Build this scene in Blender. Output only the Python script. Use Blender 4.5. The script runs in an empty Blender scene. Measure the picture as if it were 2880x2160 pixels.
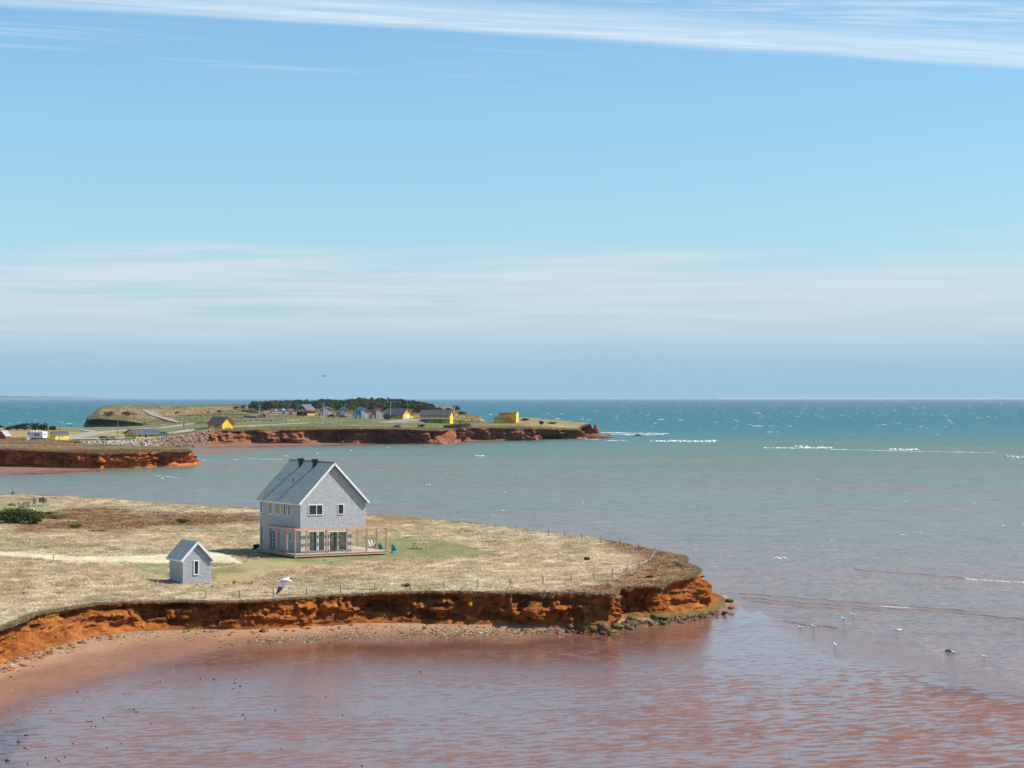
import bpy, math, random
import numpy as np
from mathutils import Vector, Matrix

# ------------------------------------------------------------------ camera, sky, sun, exposure
F = 5824.0          # focal length in photograph pixels (70 mm equivalent drone lens)
H = 21.4            # camera height above the water in metres
HZ = 1120.0         # horizon row of the photograph
sc = bpy.context.scene
col = sc.collection
cam_d = bpy.data.cameras.new('camera')
cam_d.sensor_width = 36.0
cam_d.lens = 36.0 * F / 2880.0
cam_d.shift_y = (HZ - 1080.0) / 2880.0
cam_d.clip_start = 1.0
cam_d.clip_end = 200000.0
cam = bpy.data.objects.new('camera', cam_d)
cam.location = (0, 0, H)
cam.rotation_euler = (math.pi / 2, 0, 0)
col.objects.link(cam)
sc.camera = cam

SUN_EL = math.radians(47.5)
SUN_AZ = math.radians(90.0)          # from +x, the right hand side
world = bpy.data.worlds.new('World')
sc.world = world
world.use_nodes = True
wn = world.node_tree
for n in list(wn.nodes):
    wn.nodes.remove(n)


class NG:
    """small helper round a node tree"""
    def __init__(self, tree):
        self.t = tree

    def n(self, typ, **kw):
        nd = self.t.nodes.new(typ)
        for k, v in kw.items():
            setattr(nd, k, v)
        return nd

    def put(self, sock, v):
        if isinstance(v, bpy.types.NodeSocket):
            self.t.links.new(v, sock)
        elif v is not None:
            if hasattr(sock.default_value, '__len__') and not hasattr(v, '__len__'):
                v = [v] * len(sock.default_value)
            if hasattr(sock.default_value, '__len__') and len(sock.default_value) == 4 and len(v) == 3:
                v = list(v) + [1.0]
            sock.default_value = v

    def math(self, op, a, b=None, c=None, clamp=False):
        nd = self.n('ShaderNodeMath', operation=op, use_clamp=clamp)
        for i, v in enumerate((a, b, c)):
            if v is not None:
                self.put(nd.inputs[i], v)
        return nd.outputs[0]

    def vmath(self, op, a, b=None):
        nd = self.n('ShaderNodeVectorMath', operation=op)
        self.put(nd.inputs[0], a)
        if b is not None:
            self.put(nd.inputs[1], b)
        return nd.outputs[0]

    def mix(self, fac, a, b, mode='MIX'):
        nd = self.n('ShaderNodeMix', data_type='RGBA', blend_type=mode)
        self.put(nd.inputs['Factor'], fac)
        self.put(nd.inputs[6], a)
        self.put(nd.inputs[7], b)
        return nd.outputs[2]

    def noise(self, vec, scale, detail=4.0, rough=0.55, dist=0.0):
        nd = self.n('ShaderNodeTexNoise')
        if vec is not None:
            self.put(nd.inputs['Vector'], vec)
        nd.inputs['Scale'].default_value = scale
        nd.inputs['Detail'].default_value = detail
        nd.inputs['Roughness'].default_value = rough
        nd.inputs['Distortion'].default_value = dist
        return nd.outputs[0]

    def step(self, v, lo, hi, a=0.0, b=1.0):
        nd = self.n('ShaderNodeMapRange', interpolation_type='SMOOTHSTEP')
        self.put(nd.inputs[0], v)
        for i, x in enumerate((lo, hi, a, b)):
            self.put(nd.inputs[i + 1], x)
        return nd.outputs[0]

    def lin(self, v, lo, hi, a=0.0, b=1.0):
        nd = self.n('ShaderNodeMapRange')
        self.put(nd.inputs[0], v)
        for i, x in enumerate((lo, hi, a, b)):
            self.put(nd.inputs[i + 1], x)
        return nd.outputs[0]

    def ramp(self, fac, stops, interp='LINEAR'):
        nd = self.n('ShaderNodeValToRGB')
        cr = nd.color_ramp
        cr.interpolation = interp
        while len(cr.elements) < len(stops):
            cr.elements.new(0.5)
        for e, (p, c) in zip(cr.elements, stops):
            e.position = p
            e.color = (c[0], c[1], c[2], 1.0)
        self.put(nd.inputs[0], fac)
        return nd.outputs[0]

    def comb(self, x, y, z):
        nd = self.n('ShaderNodeCombineXYZ')
        for i, v in enumerate((x, y, z)):
            self.put(nd.inputs[i], v)
        return nd.outputs[0]

    def sep(self, v):
        nd = self.n('ShaderNodeSeparateXYZ')
        self.put(nd.inputs[0], v)
        return nd.outputs


def srgb(r, g, b):
    f = lambda c: (c / 255 / 12.92) if c <= 10.3 else ((c / 255 + 0.055) / 1.055) ** 2.4
    return (f(r), f(g), f(b))


# the sky: Nishita air, thin cirrus drawn out along the wind, a low bank of cloud and haze over the sea
G = NG(wn)
sky = G.n('ShaderNodeTexSky', sky_type='NISHITA', sun_disc=False)
sky.sun_elevation = SUN_EL
sky.sun_rotation = SUN_AZ
sky.altitude = 20
sky.air_density = 1.0
sky.dust_density = 0.6
sky.ozone_density = 3.0
tc = G.n('ShaderNodeTexCoord').outputs['Generated']
sx, sy, sz = G.sep(tc)
zc = G.math('MAXIMUM', sz, 0.012)
skycol = G.mix(1.0, sky.outputs[0], G.mix(G.step(sz, 0.06, 0.14), (0.80, 1.005, 1.10), (0.83, 1.07, 1.13)), 'MULTIPLY')
# far haze in the lowest degrees
HAZE = (2.33, 3.9, 5.18)
skycol = G.mix(G.step(sz, 0.0, 0.075, 1.0, 0.0), skycol, HAZE)
# cirrus on a plane overhead
px_ = G.math('DIVIDE', sx, zc)
py_ = G.math('DIVIDE', sy, zc)
ca, sa = 0.939, 0.345
along = G.math('ADD', G.math('MULTIPLY', px_, ca), G.math('MULTIPLY', py_, sa))
across = G.math('SUBTRACT', G.math('MULTIPLY', py_, ca), G.math('MULTIPLY', px_, sa))
wob = G.noise(G.comb(G.math('MULTIPLY', along, 0.5), G.math('MULTIPLY', across, 0.8), 0.0), 1.0, 3.0)
acw = G.math('ADD', across, G.math('MULTIPLY', G.math('SUBTRACT', wob, 0.5), 0.35))
streak = G.noise(G.comb(G.math('MULTIPLY', along, 0.9), G.math('MULTIPLY', across, 9.0), 3.0), 1.0, 6.0, 0.6)
fine = G.noise(G.comb(G.math('MULTIPLY', along, 3.0), G.math('MULTIPLY', G.math('ADD', across, G.math('MULTIPLY', along, 0.25)), 16.0), 7.0), 1.0, 5.0, 0.65)
t0 = G.math('SUBTRACT', acw, 5.21)
# main band: sharp near edge, feathered far edge
core = G.math('MULTIPLY', G.step(t0, 0.22, 0.08), G.step(t0, -0.50, -0.02))
core = G.math('MULTIPLY', core, G.math('MULTIPLY', G.lin(streak, 0.3, 0.62, 0.45, 1.0), G.lin(fine, 0.3, 0.65, 0.6, 1.0)))
core = G.math('MULTIPLY', core, G.step(along, -1.5, 1.5, 0.55, 0.95))
veil = G.math('MULTIPLY', G.step(t0, 0.2, -0.5), G.step(fine, 0.36, 0.72, 0.08, 0.62))
veil = G.math('MULTIPLY', veil, G.step(along, 0.9, 2.8, 0.0, 1.0))
wisp = G.math('MULTIPLY', G.step(streak, 0.50, 0.74), G.math('MULTIPLY', G.step(t0, 1.3, 0.75), G.step(t0, 0.2, 0.5)))
wisp = G.math('MULTIPLY', G.math('MULTIPLY', wisp, 0.38), G.step(along, 3.4, 1.2))
cir = G.math('MAXIMUM', G.math('MAXIMUM', core, veil), wisp)
CLOUD = (5.5, 6.4, 7.0)
skycol = G.mix(cir, skycol, CLOUD)
# low bank
lowv = G.comb(G.math('MULTIPLY', sx, 5.0), G.math('MULTIPLY', sy, 5.0), G.math('MULTIPLY', sz, 55.0))
ln = G.noise(lowv, 1.0, 4.0, 0.5)
lstr = G.noise(G.comb(G.math('MULTIPLY', sx, 9.0), G.math('MULTIPLY', sy, 9.0), G.math('MULTIPLY', sz, 210.0)), 1.0, 5.0, 0.55, 0.4)
topz = G.math('ADD', sz, G.math('MULTIPLY', G.math('SUBTRACT', ln, 0.5), 0.05))
bank = G.math('MULTIPLY', G.step(topz, 0.078, 0.063), G.step(sz, 0.008, 0.050, 0.06, 1.0))
gaps = G.math('MULTIPLY', G.step(lstr, 0.49, 0.66), G.math('MULTIPLY', G.step(sz, 0.034, 0.046), G.step(sx, 0.10, -0.14, 0.25, 0.72)))
bank = G.math('MULTIPLY', bank, G.math('SUBTRACT', 1.0, gaps))
bank = G.math('MULTIPLY', bank, G.lin(lstr, 0.32, 0.62, 0.86, 0.5))
skycol = G.mix(bank, skycol, (4.9, 5.55, 6.3))
bg = G.n('ShaderNodeBackground')
wn.links.new(skycol, bg.inputs['Color'])
bg.inputs['Strength'].default_value = 0.1
wo = G.n('ShaderNodeOutputWorld')
wn.links.new(bg.outputs[0], wo.inputs['Surface'])

sun_d = bpy.data.lights.new('sun', 'SUN')
sun_d.energy = 4.6
sun_d.angle = math.radians(0.53)
sun_d.color = (1.0, 0.955, 0.88)
sun = bpy.data.objects.new('sun', sun_d)
sun.location = (60, 150, 80)
_s = Vector((math.sin(SUN_AZ) * math.cos(SUN_EL), math.cos(SUN_AZ) * math.cos(SUN_EL), math.sin(SUN_EL)))
sun.rotation_euler = _s.to_track_quat('Z', 'Y').to_euler()
col.objects.link(sun)
vs = sc.view_settings
vs.view_transform = 'Standard'
vs.look = 'None'
vs.exposure = 0.45
vs.gamma = 1.0
vs.use_curve_mapping = False
sc.cycles.max_bounces = 6
sc.cycles.transparent_max_bounces = 8
sc.cycles.caustics_reflective = False
sc.cycles.caustics_refractive = False


# ------------------------------------------------------------------ helpers
def at(px, py, z=0.0):
    """the point of height z that stands at a photograph pixel"""
    d = (H - z) * F / (py - HZ)
    return Vector(((px - 1440.0) / F * d, d, z))


def atd(px, py, d):
    return Vector(((px - 1440.0) / F * d, d, H - (py - HZ) / F * d))


def _h(ix, iy, iz, seed):
    with np.errstate(over='ignore'):
        h = (ix.astype(np.int64).astype(np.uint32) * np.uint32(374761393)
             + iy.astype(np.int64).astype(np.uint32) * np.uint32(668265263)
             + iz.astype(np.int64).astype(np.uint32) * np.uint32(2147483647) + np.uint32((seed * 974634777) % 4294967296))
        h = (h ^ (h >> np.uint32(13))) * np.uint32(1274126177)
        h = (h ^ (h >> np.uint32(16))) * np.uint32(2246822519)
        h = h ^ (h >> np.uint32(15))
    return h.astype(np.float64) / 4294967295.0


def vnoise(x, y, z=0.0, seed=0):
    x, y, z = np.broadcast_arrays(np.asarray(x, float), np.asarray(y, float), np.asarray(z, float))
    ix, iy, iz = np.floor(x), np.floor(y), np.floor(z)
    fx, fy, fz = x - ix, y - iy, z - iz
    ux, uy, uz = (f * f * (3 - 2 * f) for f in (fx, fy, fz))
    r = 0.0
    for dx in (0, 1):
        for dy in (0, 1):
            for dz in (0, 1):
                w = (ux if dx else 1 - ux) * (uy if dy else 1 - uy) * (uz if dz else 1 - uz)
                r = r + w * _h(ix + dx, iy + dy, iz + dz, seed)
    return r


def fbm(x, y, z=0.0, octv=4, seed=0, gain=0.5):
    a, s, t = 1.0, 0.0, 0.0
    for o in range(octv):
        k = 2.03 ** o
        s = s + a * vnoise(np.asarray(x) * k, np.asarray(y) * k, np.asarray(z) * k, seed + o * 17)
        t += a
        a *= gain
    return s / t


def sstep(x, a, b):
    t = np.clip((np.asarray(x, float) - a) / (b - a), 0, 1)
    return t * t * (3 - 2 * t)


def tag(o, label=None, cat=None, group=None, kind=None):
    if label:
        o['label'] = label
    if cat:
        o['category'] = cat
    if group:
        o['group'] = group
    if kind:
        o['kind'] = kind
    return o


def link(name, me, parent=None, mat=None):
    o = bpy.data.objects.new(name, me)
    if mat is not None:
        me.materials.append(mat)
    col.objects.link(o)
    if parent is not None:
        o.parent = parent
    return o


def empty(name, loc, rz=0.0, label=None, cat=None, group=None):
    o = bpy.data.objects.new(name, None)
    o.empty_display_size = 0.5
    o.location = loc
    o.rotation_euler = (0, 0, rz)
    col.objects.link(o)
    return tag(o, label, cat, group)


def np_mesh(name, V, Fc, cols=None, smooth=False, attr=None):
    """V (n,3), Fc (m,k) -> mesh, with optional per vertex colour"""
    me = bpy.data.meshes.new(name)
    V = np.asarray(V, np.float32)
    Fc = np.asarray(Fc, np.int32)
    m, k = Fc.shape
    me.vertices.add(len(V))
    me.vertices.foreach_set('co', V.ravel())
    me.loops.add(m * k)
    me.loops.foreach_set('vertex_index', Fc.ravel())
    me.polygons.add(m)
    me.polygons.foreach_set('loop_start', np.arange(0, m * k, k, dtype=np.int32))
    me.update(calc_edges=True)
    if smooth:
        me.polygons.foreach_set('use_smooth', np.ones(m, bool))
    if cols is not None:
        ca_ = me.color_attributes.new('Col', 'FLOAT_COLOR', 'POINT')
        c4 = np.ones((len(V), 4), np.float32)
        cc = np.asarray(cols, np.float32)
        c4[:, :cc.shape[1]] = cc
        ca_.data.foreach_set('color', c4.ravel())
    if attr:
        for nm, arr in attr.items():
            at_ = me.attributes.new(nm, 'FLOAT', 'POINT')
            at_.data.foreach_set('value', np.asarray(arr, np.float32).ravel())
    me.validate()
    return me


def grid_faces(nr, nc, wrap=False):
    i = np.arange(nr - 1)[:, None]
    j = np.arange(nc if wrap else nc - 1)[None, :]
    a = i * nc + j
    b = i * nc + (j + 1) % nc
    return np.stack([a, b, b + nc, a + nc], -1).reshape(-1, 4)


class MB:
    """collects boxes, bars and tubes into one mesh"""
    def __init__(self):
        self.v, self.f, self.c = [], [], []

    def add(self, vs, fs, c=None):
        o = len(self.v)
        self.v.extend([tuple(p) for p in vs])
        self.f.extend([tuple(i + o for i in f) for f in fs])
        self.c.extend([c or (1, 1, 1)] * len(vs))

    def box(self, x0, x1, y0, y1, z0, z1, c=None, M=None):
        vs = [Vector((x, y, z)) for z in (z0, z1) for y in (y0, y1) for x in (x0, x1)]
        if M is not None:
            vs = [M @ p for p in vs]
        self.add(vs, [(0, 2, 3, 1), (4, 5, 7, 6), (0, 1, 5, 4), (2, 6, 7, 3), (0, 4, 6, 2), (1, 3, 7, 5)], c)
        return self

    def bar(self, p, q, w, h=None, up=(0, 0, 1), c=None):
        """a box from p to q, w wide and h high"""
        p, q = Vector(p), Vector(q)
        h = w if h is None else h
        d = (q - p).normalized()
        up = Vector(up)
        if abs(d.dot(up)) > 0.98:
            up = Vector((0, 1, 0))
        s = d.cross(up).normalized()
        u = s.cross(d).normalized()
        vs = [e + s * (a * w / 2) + u * (b * h / 2) for e in (p, q) for (a, b) in ((-1, -1), (1, -1), (1, 1), (-1, 1))]
        self.add(vs, [(3, 2, 1, 0), (4, 5, 6, 7), (0, 1, 5, 4), (1, 2, 6, 5), (2, 3, 7, 6), (3, 0, 4, 7)], c)
        return self

    def tube(self, pts, rad, n=6, caps=True, c=None):
        pts = [Vector(p) for p in pts]
        rad = rad if hasattr(rad, '__len__') else [rad] * len(pts)
        vs = []
        for i, p in enumerate(pts):
            d = (pts[min(i + 1, len(pts) - 1)] - pts[max(i - 1, 0)]).normalized()
            up = Vector((0, 0, 1)) if abs(d.z) < 0.9 else Vector((1, 0, 0))
            s = d.cross(up).normalized()
            u = s.cross(d)
            for k in range(n):
                a = 2 * math.pi * k / n
                vs.append(p + (s * math.cos(a) + u * math.sin(a)) * rad[i])
        fs = [(i * n + k, i * n + (k + 1) % n, (i + 1) * n + (k + 1) % n, (i + 1) * n + k)
              for i in range(len(pts) - 1) for k in range(n)]
        if caps:
            fs.append(tuple(range(n - 1, -1, -1)))
            fs.append(tuple((len(pts) - 1) * n + k for k in range(n)))
        self.add(vs, fs, c)
        return self

    def prism(self, poly, axis, a, b, c=None):
        """polygon (2-D points) drawn out along an axis from a to b"""
        def pt(u, v, w):
            return {'x': (w, u, v), 'y': (u, w, v), 'z': (u, v, w)}[axis]
        n = len(poly)
        vs = [pt(u, v, a) for u, v in poly] + [pt(u, v, b) for u, v in poly]
        fs = [tuple(range(n)), tuple(range(2 * n - 1, n - 1, -1))]
        fs += [(i, i + n, (i + 1) % n + n, (i + 1) % n) for i in range(n)]
        self.add(vs, fs, c)
        return self

    def build(self, name, mat, parent=None, smooth=False, bevel=0.0):
        me = bpy.data.meshes.new(name)
        me.from_pydata([tuple(p) for p in self.v], [], self.f)
        me.validate()
        if any(c != (1, 1, 1) for c in self.c):
            ca_ = me.color_attributes.new('Col', 'FLOAT_COLOR', 'POINT')
            ca_.data.foreach_set('color', np.array([(*c, 1.0) for c in self.c], np.float32).ravel())
        import bmesh
        bm = bmesh.new()
        bm.from_mesh(me)
        bmesh.ops.recalc_face_normals(bm, faces=bm.faces)
        bm.to_mesh(me)
        bm.free()
        if smooth:
            me.polygons.foreach_set('use_smooth', np.ones(len(me.polygons), bool))
        o = link(name, me, parent, mat)
        if bevel:
            md = o.modifiers.new('bevel', 'BEVEL')
            md.width = bevel
            md.segments = 1
        return o


def copy_tree(o, parent=None):
    c = o.copy()
    col.objects.link(c)
    c.parent = parent
    for ch in list(o.children):
        copy_tree(ch, c)
    return c


# ------------------------------------------------------------------ materials
MATS = {}


def pmat(name, c, rough=0.75, var=0.15, scale=4.0, bump=0.0, bscale=30.0, spec=0.3, metal=0.0, attr=False, stretch=None, trans=0.0, dark=None):
    """Principled surface whose colour varies over the surface with two sizes of noise"""
    if name in MATS:
        return MATS[name]
    m = bpy.data.materials.new(name)
    m.use_nodes = True
    t = m.node_tree
    t.nodes.clear()
    g = NG(t)
    out = g.n('ShaderNodeOutputMaterial')
    b = g.n('ShaderNodeBsdfPrincipled')
    v = g.n('ShaderNodeTexCoord').outputs['Object']
    if stretch:
        v = g.vmath('MULTIPLY', v, stretch)
    base = g.n('ShaderNodeAttribute', attribute_name='Col').outputs['Color'] if attr else None
    if base is not None and c is not None:
        base = g.mix(1.0, base, c, 'MULTIPLY')
    if base is None:
        base = tuple(c)
    n1 = g.noise(v, scale, 5.0, 0.6)
    k = g.lin(n1, 0.3, 0.7, 1 - var, 1 + var)
    colr = g.mix(1.0, base, g.comb(k, k, k), 'MULTIPLY')
    if dark:
        n2 = g.noise(v, scale * 0.37, 3.0)
        colr = g.mix(g.step(n2, 0.52, 0.7, 0, 0.8), colr, dark)
    t.links.new(colr, b.inputs['Base Color'])
    b.inputs['Roughness'].default_value = rough
    b.inputs['Specular IOR Level'].default_value = spec
    b.inputs['Metallic'].default_value = metal
    if bump:
        bn = g.n('ShaderNodeBump')
        bn.inputs['Strength'].default_value = 1.0
        bn.inputs['Distance'].default_value = bump
        t.links.new(g.noise(v, bscale, 5.0, 0.65), bn.inputs['Height'])
        t.links.new(bn.outputs[0], b.inputs['Normal'])
    surf = b.outputs[0]
    if trans:
        tr = g.n('ShaderNodeBsdfTranslucent')
        t.links.new(colr, tr.inputs['Color'])
        mx = g.n('ShaderNodeMixShader')
        mx.inputs[0].default_value = trans
        t.links.new(surf, mx.inputs[1])
        t.links.new(tr.outputs[0], mx.inputs[2])
        surf = mx.outputs[0]
    t.links.new(surf, out.inputs['Surface'])
    MATS[name] = m
    return m


def new_mat(name):
    m = bpy.data.materials.new(name)
    m.use_nodes = True
    m.node_tree.nodes.clear()
    g = NG(m.node_tree)
    out = g.n('ShaderNodeOutputMaterial')
    b = g.n('ShaderNodeBsdfPrincipled')
    m.node_tree.links.new(b.outputs[0], out.inputs['Surface'])
    return m, g, b, out
# ------------------------------------------------------------------ land: near headland
rng = np.random.default_rng(7)
random.seed(7)
# front cliff edge: top pixel and height, foot pixel and height
FRONT = [(-500, 1940, 3.5, -500, 2060, .9), (-250, 1856, 3.5, -250, 1966, .9), (0, 1765, 3.5, 0, 1864, .9), (85, 1729, 3.45, 95, 1830, .9),
         (190, 1708, 3.4, 205, 1802, .9), (269, 1697, 3.35, 290, 1785, .9), (348, 1693, 3.3, 370, 1774, .9), (506, 1689, 3.3, 515, 1769, .9),
         (600, 1692, 3.3, 605, 1768, .9), (700, 1690, 3.3, 705, 1766, .9), (800, 1683, 3.3, 805, 1762, .85), (900, 1677, 3.35, 905, 1757, .8),
         (1000, 1670, 3.4, 1005, 1753, .8), (1150, 1665, 3.5, 1150, 1754, .75), (1300, 1663, 3.6, 1300, 1757, .7), (1500, 1666, 3.6, 1500, 1758, .7),
         (1634, 1666, 3.6, 1640, 1763, .6), (1695, 1668, 3.6, 1705, 1762, .6), (1719, 1672, 3.6, 1738, 1753, .6), (1728, 1652, 3.55, 1746, 1739, .6),
         (1790, 1648, 3.55, 1800, 1738, .6), (1855, 1646, 3.5, 1868, 1735, .6), (1878, 1634, 3.7, 1892, 1731, .55), (1905, 1629, 3.8, 1925, 1728, .5),
         (1944, 1620, 3.95, 1975, 1718, .5), (1957, 1606, 4.0, 2010, 1708, .45), (1953, 1596, 4.0, 2030, 1695, .4), (1930, 1588, 4.0, 2035, 1682, .3),
         (1913, 1581, 4.0, 2000, 1668, .2), (1922, 1572, 3.9, 1975, 1648, .2), (1912, 1562, 3.7, 1950, 1630, .1)]
# back edge, right to left
BACK = [(1846, 1549, 3.5), (1738, 1525, 3.4), (1637, 1510, 3.4), (1541, 1500, 3.4), (1480, 1492, 3.4), (1347, 1472, 3.4), (1206, 1460, 3.4),
        (1087, 1449, 3.4), (1028, 1448, 3.4), (730, 1431, 3.4), (480, 1417, 3.5), (325, 1406, 3.6), (195, 1396, 3.8), (87, 1391, 4.0), (0, 1394, 4.0), (-500, 1388, 4.2)]
fx = [n[0] for n in FRONT if n[0] <= 1953][:26]
# column profile for the top sheet: px -> (front depth, front z, back depth, back z)
_ft = [(n[0], at(n[0], n[1], n[2]).y, n[2]) for n in FRONT[:26]]
_bk = sorted([(n[0], at(n[0], n[1], n[2]).y, n[2]) for n in BACK] + [(1912, at(1912, 1562, 3.7).y, 3.7), (1921, at(1921, 1572, 3.9).y, 3.9),
             (1926, at(1926, 1586, 4.0).y, 4.0), (1950, at(1950, 1596, 4.0).y, 4.0), (1958, at(1958, 1605, 4.0).y, 4.0)])
_fx, _fd, _fz = (np.array(a) for a in zip(*_ft))
_bx, _bd, _bz = (np.array(a) for a in zip(*_bk))


def edge_j(px):
    """bites out of the cliff edge, in metres"""
    px = np.asarray(px, float)
    k = 1 - sstep(px, 1690, 1715) * (1 - sstep(px, 1735, 1760))
    return k * (1.5 * (fbm(px / 26, px * 0 + .5, 0, 2, 201) - .5) + .8 * (fbm(px / 7, px * 0 + .5, 0, 2, 203) - .5))


def near_cols(px):
    fd, fz = np.interp(px, _fx, _fd), np.interp(px, _fx, _fz)
    fd = fd + edge_j(px)
    bd, bz = np.interp(px, _bx, _bd), np.interp(px, _bx, _bz)
    return fd, fz, np.maximum(bd, fd + 0.3), bz


def near_z(x, y):
    """ground height of the near headland at world x, y"""
    x, y = np.asarray(x, float), np.asarray(y, float)
    px = 1440 + x / y * F
    fd, fz, bd, bz = near_cols(px)
    w = np.clip((y - fd) / (bd - fd), 0, 1)
    house = np.exp(-(((x + 20) / 16) ** 2 + ((y - 240) / 16) ** 2))
    mid = fz + (bz - fz) * w
    z = mid - 0.55 * np.sin(np.pi * np.clip(w, 0, 1)) ** 0.8 * np.exp(-((px - 650) / 700.) ** 2)
    z = z * (1 - house) + 3.05 * house
    amp = np.clip(w * 8, 0, 1) * (1 - 0.9 * house)
    z = z + amp * (0.30 * (fbm(x / 9, y / 9, 0, 3, 3) - .5) + 0.10 * (fbm(x / 1.8, y / 1.8, 0, 2, 9) - .5))
    # dune hummocks along the back
    z = z + 0.9 * sstep(w, .86, .97) * np.clip(fbm(x / 7, y / 12, 0, 3, 21) - .4, 0, 1) * sstep(-x, -10, 40) * (1 - sstep(w, .985, 1.0))
    return z


def near_at(px, py):
    """point of the near ground that shows at a pixel"""
    z = 3.3
    for _ in range(6):
        p = at(px, py, z)
        z = float(near_z(p.x, p.y))
    return at(px, py, z)


def poly_mask(px, py, pts, soft):
    """soft inside mask of a polygon given in pixels of the ground seen (only used to lay out ground cover)"""
    px, py = np.asarray(px, float), np.asarray(py, float)
    ins = np.zeros(px.shape, bool)
    dmin = np.full(px.shape, 1e9)
    n = len(pts)
    for i in range(n):
        x0, y0 = pts[i]
        x1, y1 = pts[(i + 1) % n]
        c = ((y0 > py) != (y1 > py)) & (px < (x1 - x0) * (py - y0) / ((y1 - y0) or 1e-9) + x0)
        ins ^= c
        sx_, sy_ = 1.0, 3.2
        ex, ey = (x1 - x0) * sx_, (y1 - y0) * sy_
        t = np.clip((((px - x0) * sx_) * ex + ((py - y0) * sy_) * ey) / (ex * ex + ey * ey + 1e-9), 0, 1)
        dmin = np.minimum(dmin, np.hypot((px - x0) * sx_ - t * ex, (py - y0) * sy_ - t * ey))
    sd = np.where(ins, dmin, -dmin)
    return sstep(sd, -soft, soft)


def line_mask(px, py, pts, halfs, soft):
    xs = np.array([p[0] for p in pts], float)
    yc = np.interp(px, xs, [p[1] for p in pts])
    hw = np.interp(px, xs, halfs)
    return 1 - sstep(np.abs(py - yc) / hw, 1 - soft, 1 + soft)


LAWN_R = [(700, 1577), (760, 1560), (1030, 1515), (1100, 1513), (1180, 1512), (1255, 1520), (1300, 1533), (1360, 1548), (1415, 1560), (1330, 1566), (1240, 1569),
          (1120, 1572), (1000, 1580), (850, 1590), (760, 1600), (720, 1622), (690, 1637), (600, 1636), (590, 1606), (640, 1590)]
LAWN_L = [(370, 1584), (420, 1580), (480, 1586), (478, 1620), (440, 1616), (395, 1602)]
STRIP = [(425, 1682), (520, 1664), (590, 1648), (640, 1640), (650, 1645), (600, 1656), (520, 1672), (440, 1685)]
LAWN_FAR = [(0, 1410), (40, 1411), (130, 1418), (150, 1430), (90, 1438), (0, 1438)]
HEATH = [(40, 1500), (100, 1445), (200, 1428), (330, 1432), (480, 1441), (620, 1446), (735, 1450), (735, 1470), (600, 1478), (450, 1482), (330, 1492), (200, 1490)]
HEATH_TIP = [(1430, 1672), (1560, 1656), (1680, 1644), (1780, 1608), (1815, 1578), (1770, 1556), (1700, 1536), (1720, 1518), (1860, 1540), (2000, 1560), (2000, 1680), (1740, 1700), (1600, 1690)]
STRAW = np.array((0.43, 0.335, 0.212))
STRAW2 = np.array((0.52, 0.415, 0.272))
GREENLAWN = np.array((0.185, 0.18, 0.068))
DRYLAWN = np.array((0.33, 0.265, 0.125))
HEATHC = np.array((0.175, 0.085, 0.042))
HEATHG = np.array((0.20, 0.125, 0.045))
PATHC = np.array((0.58, 0.50, 0.33))


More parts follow.
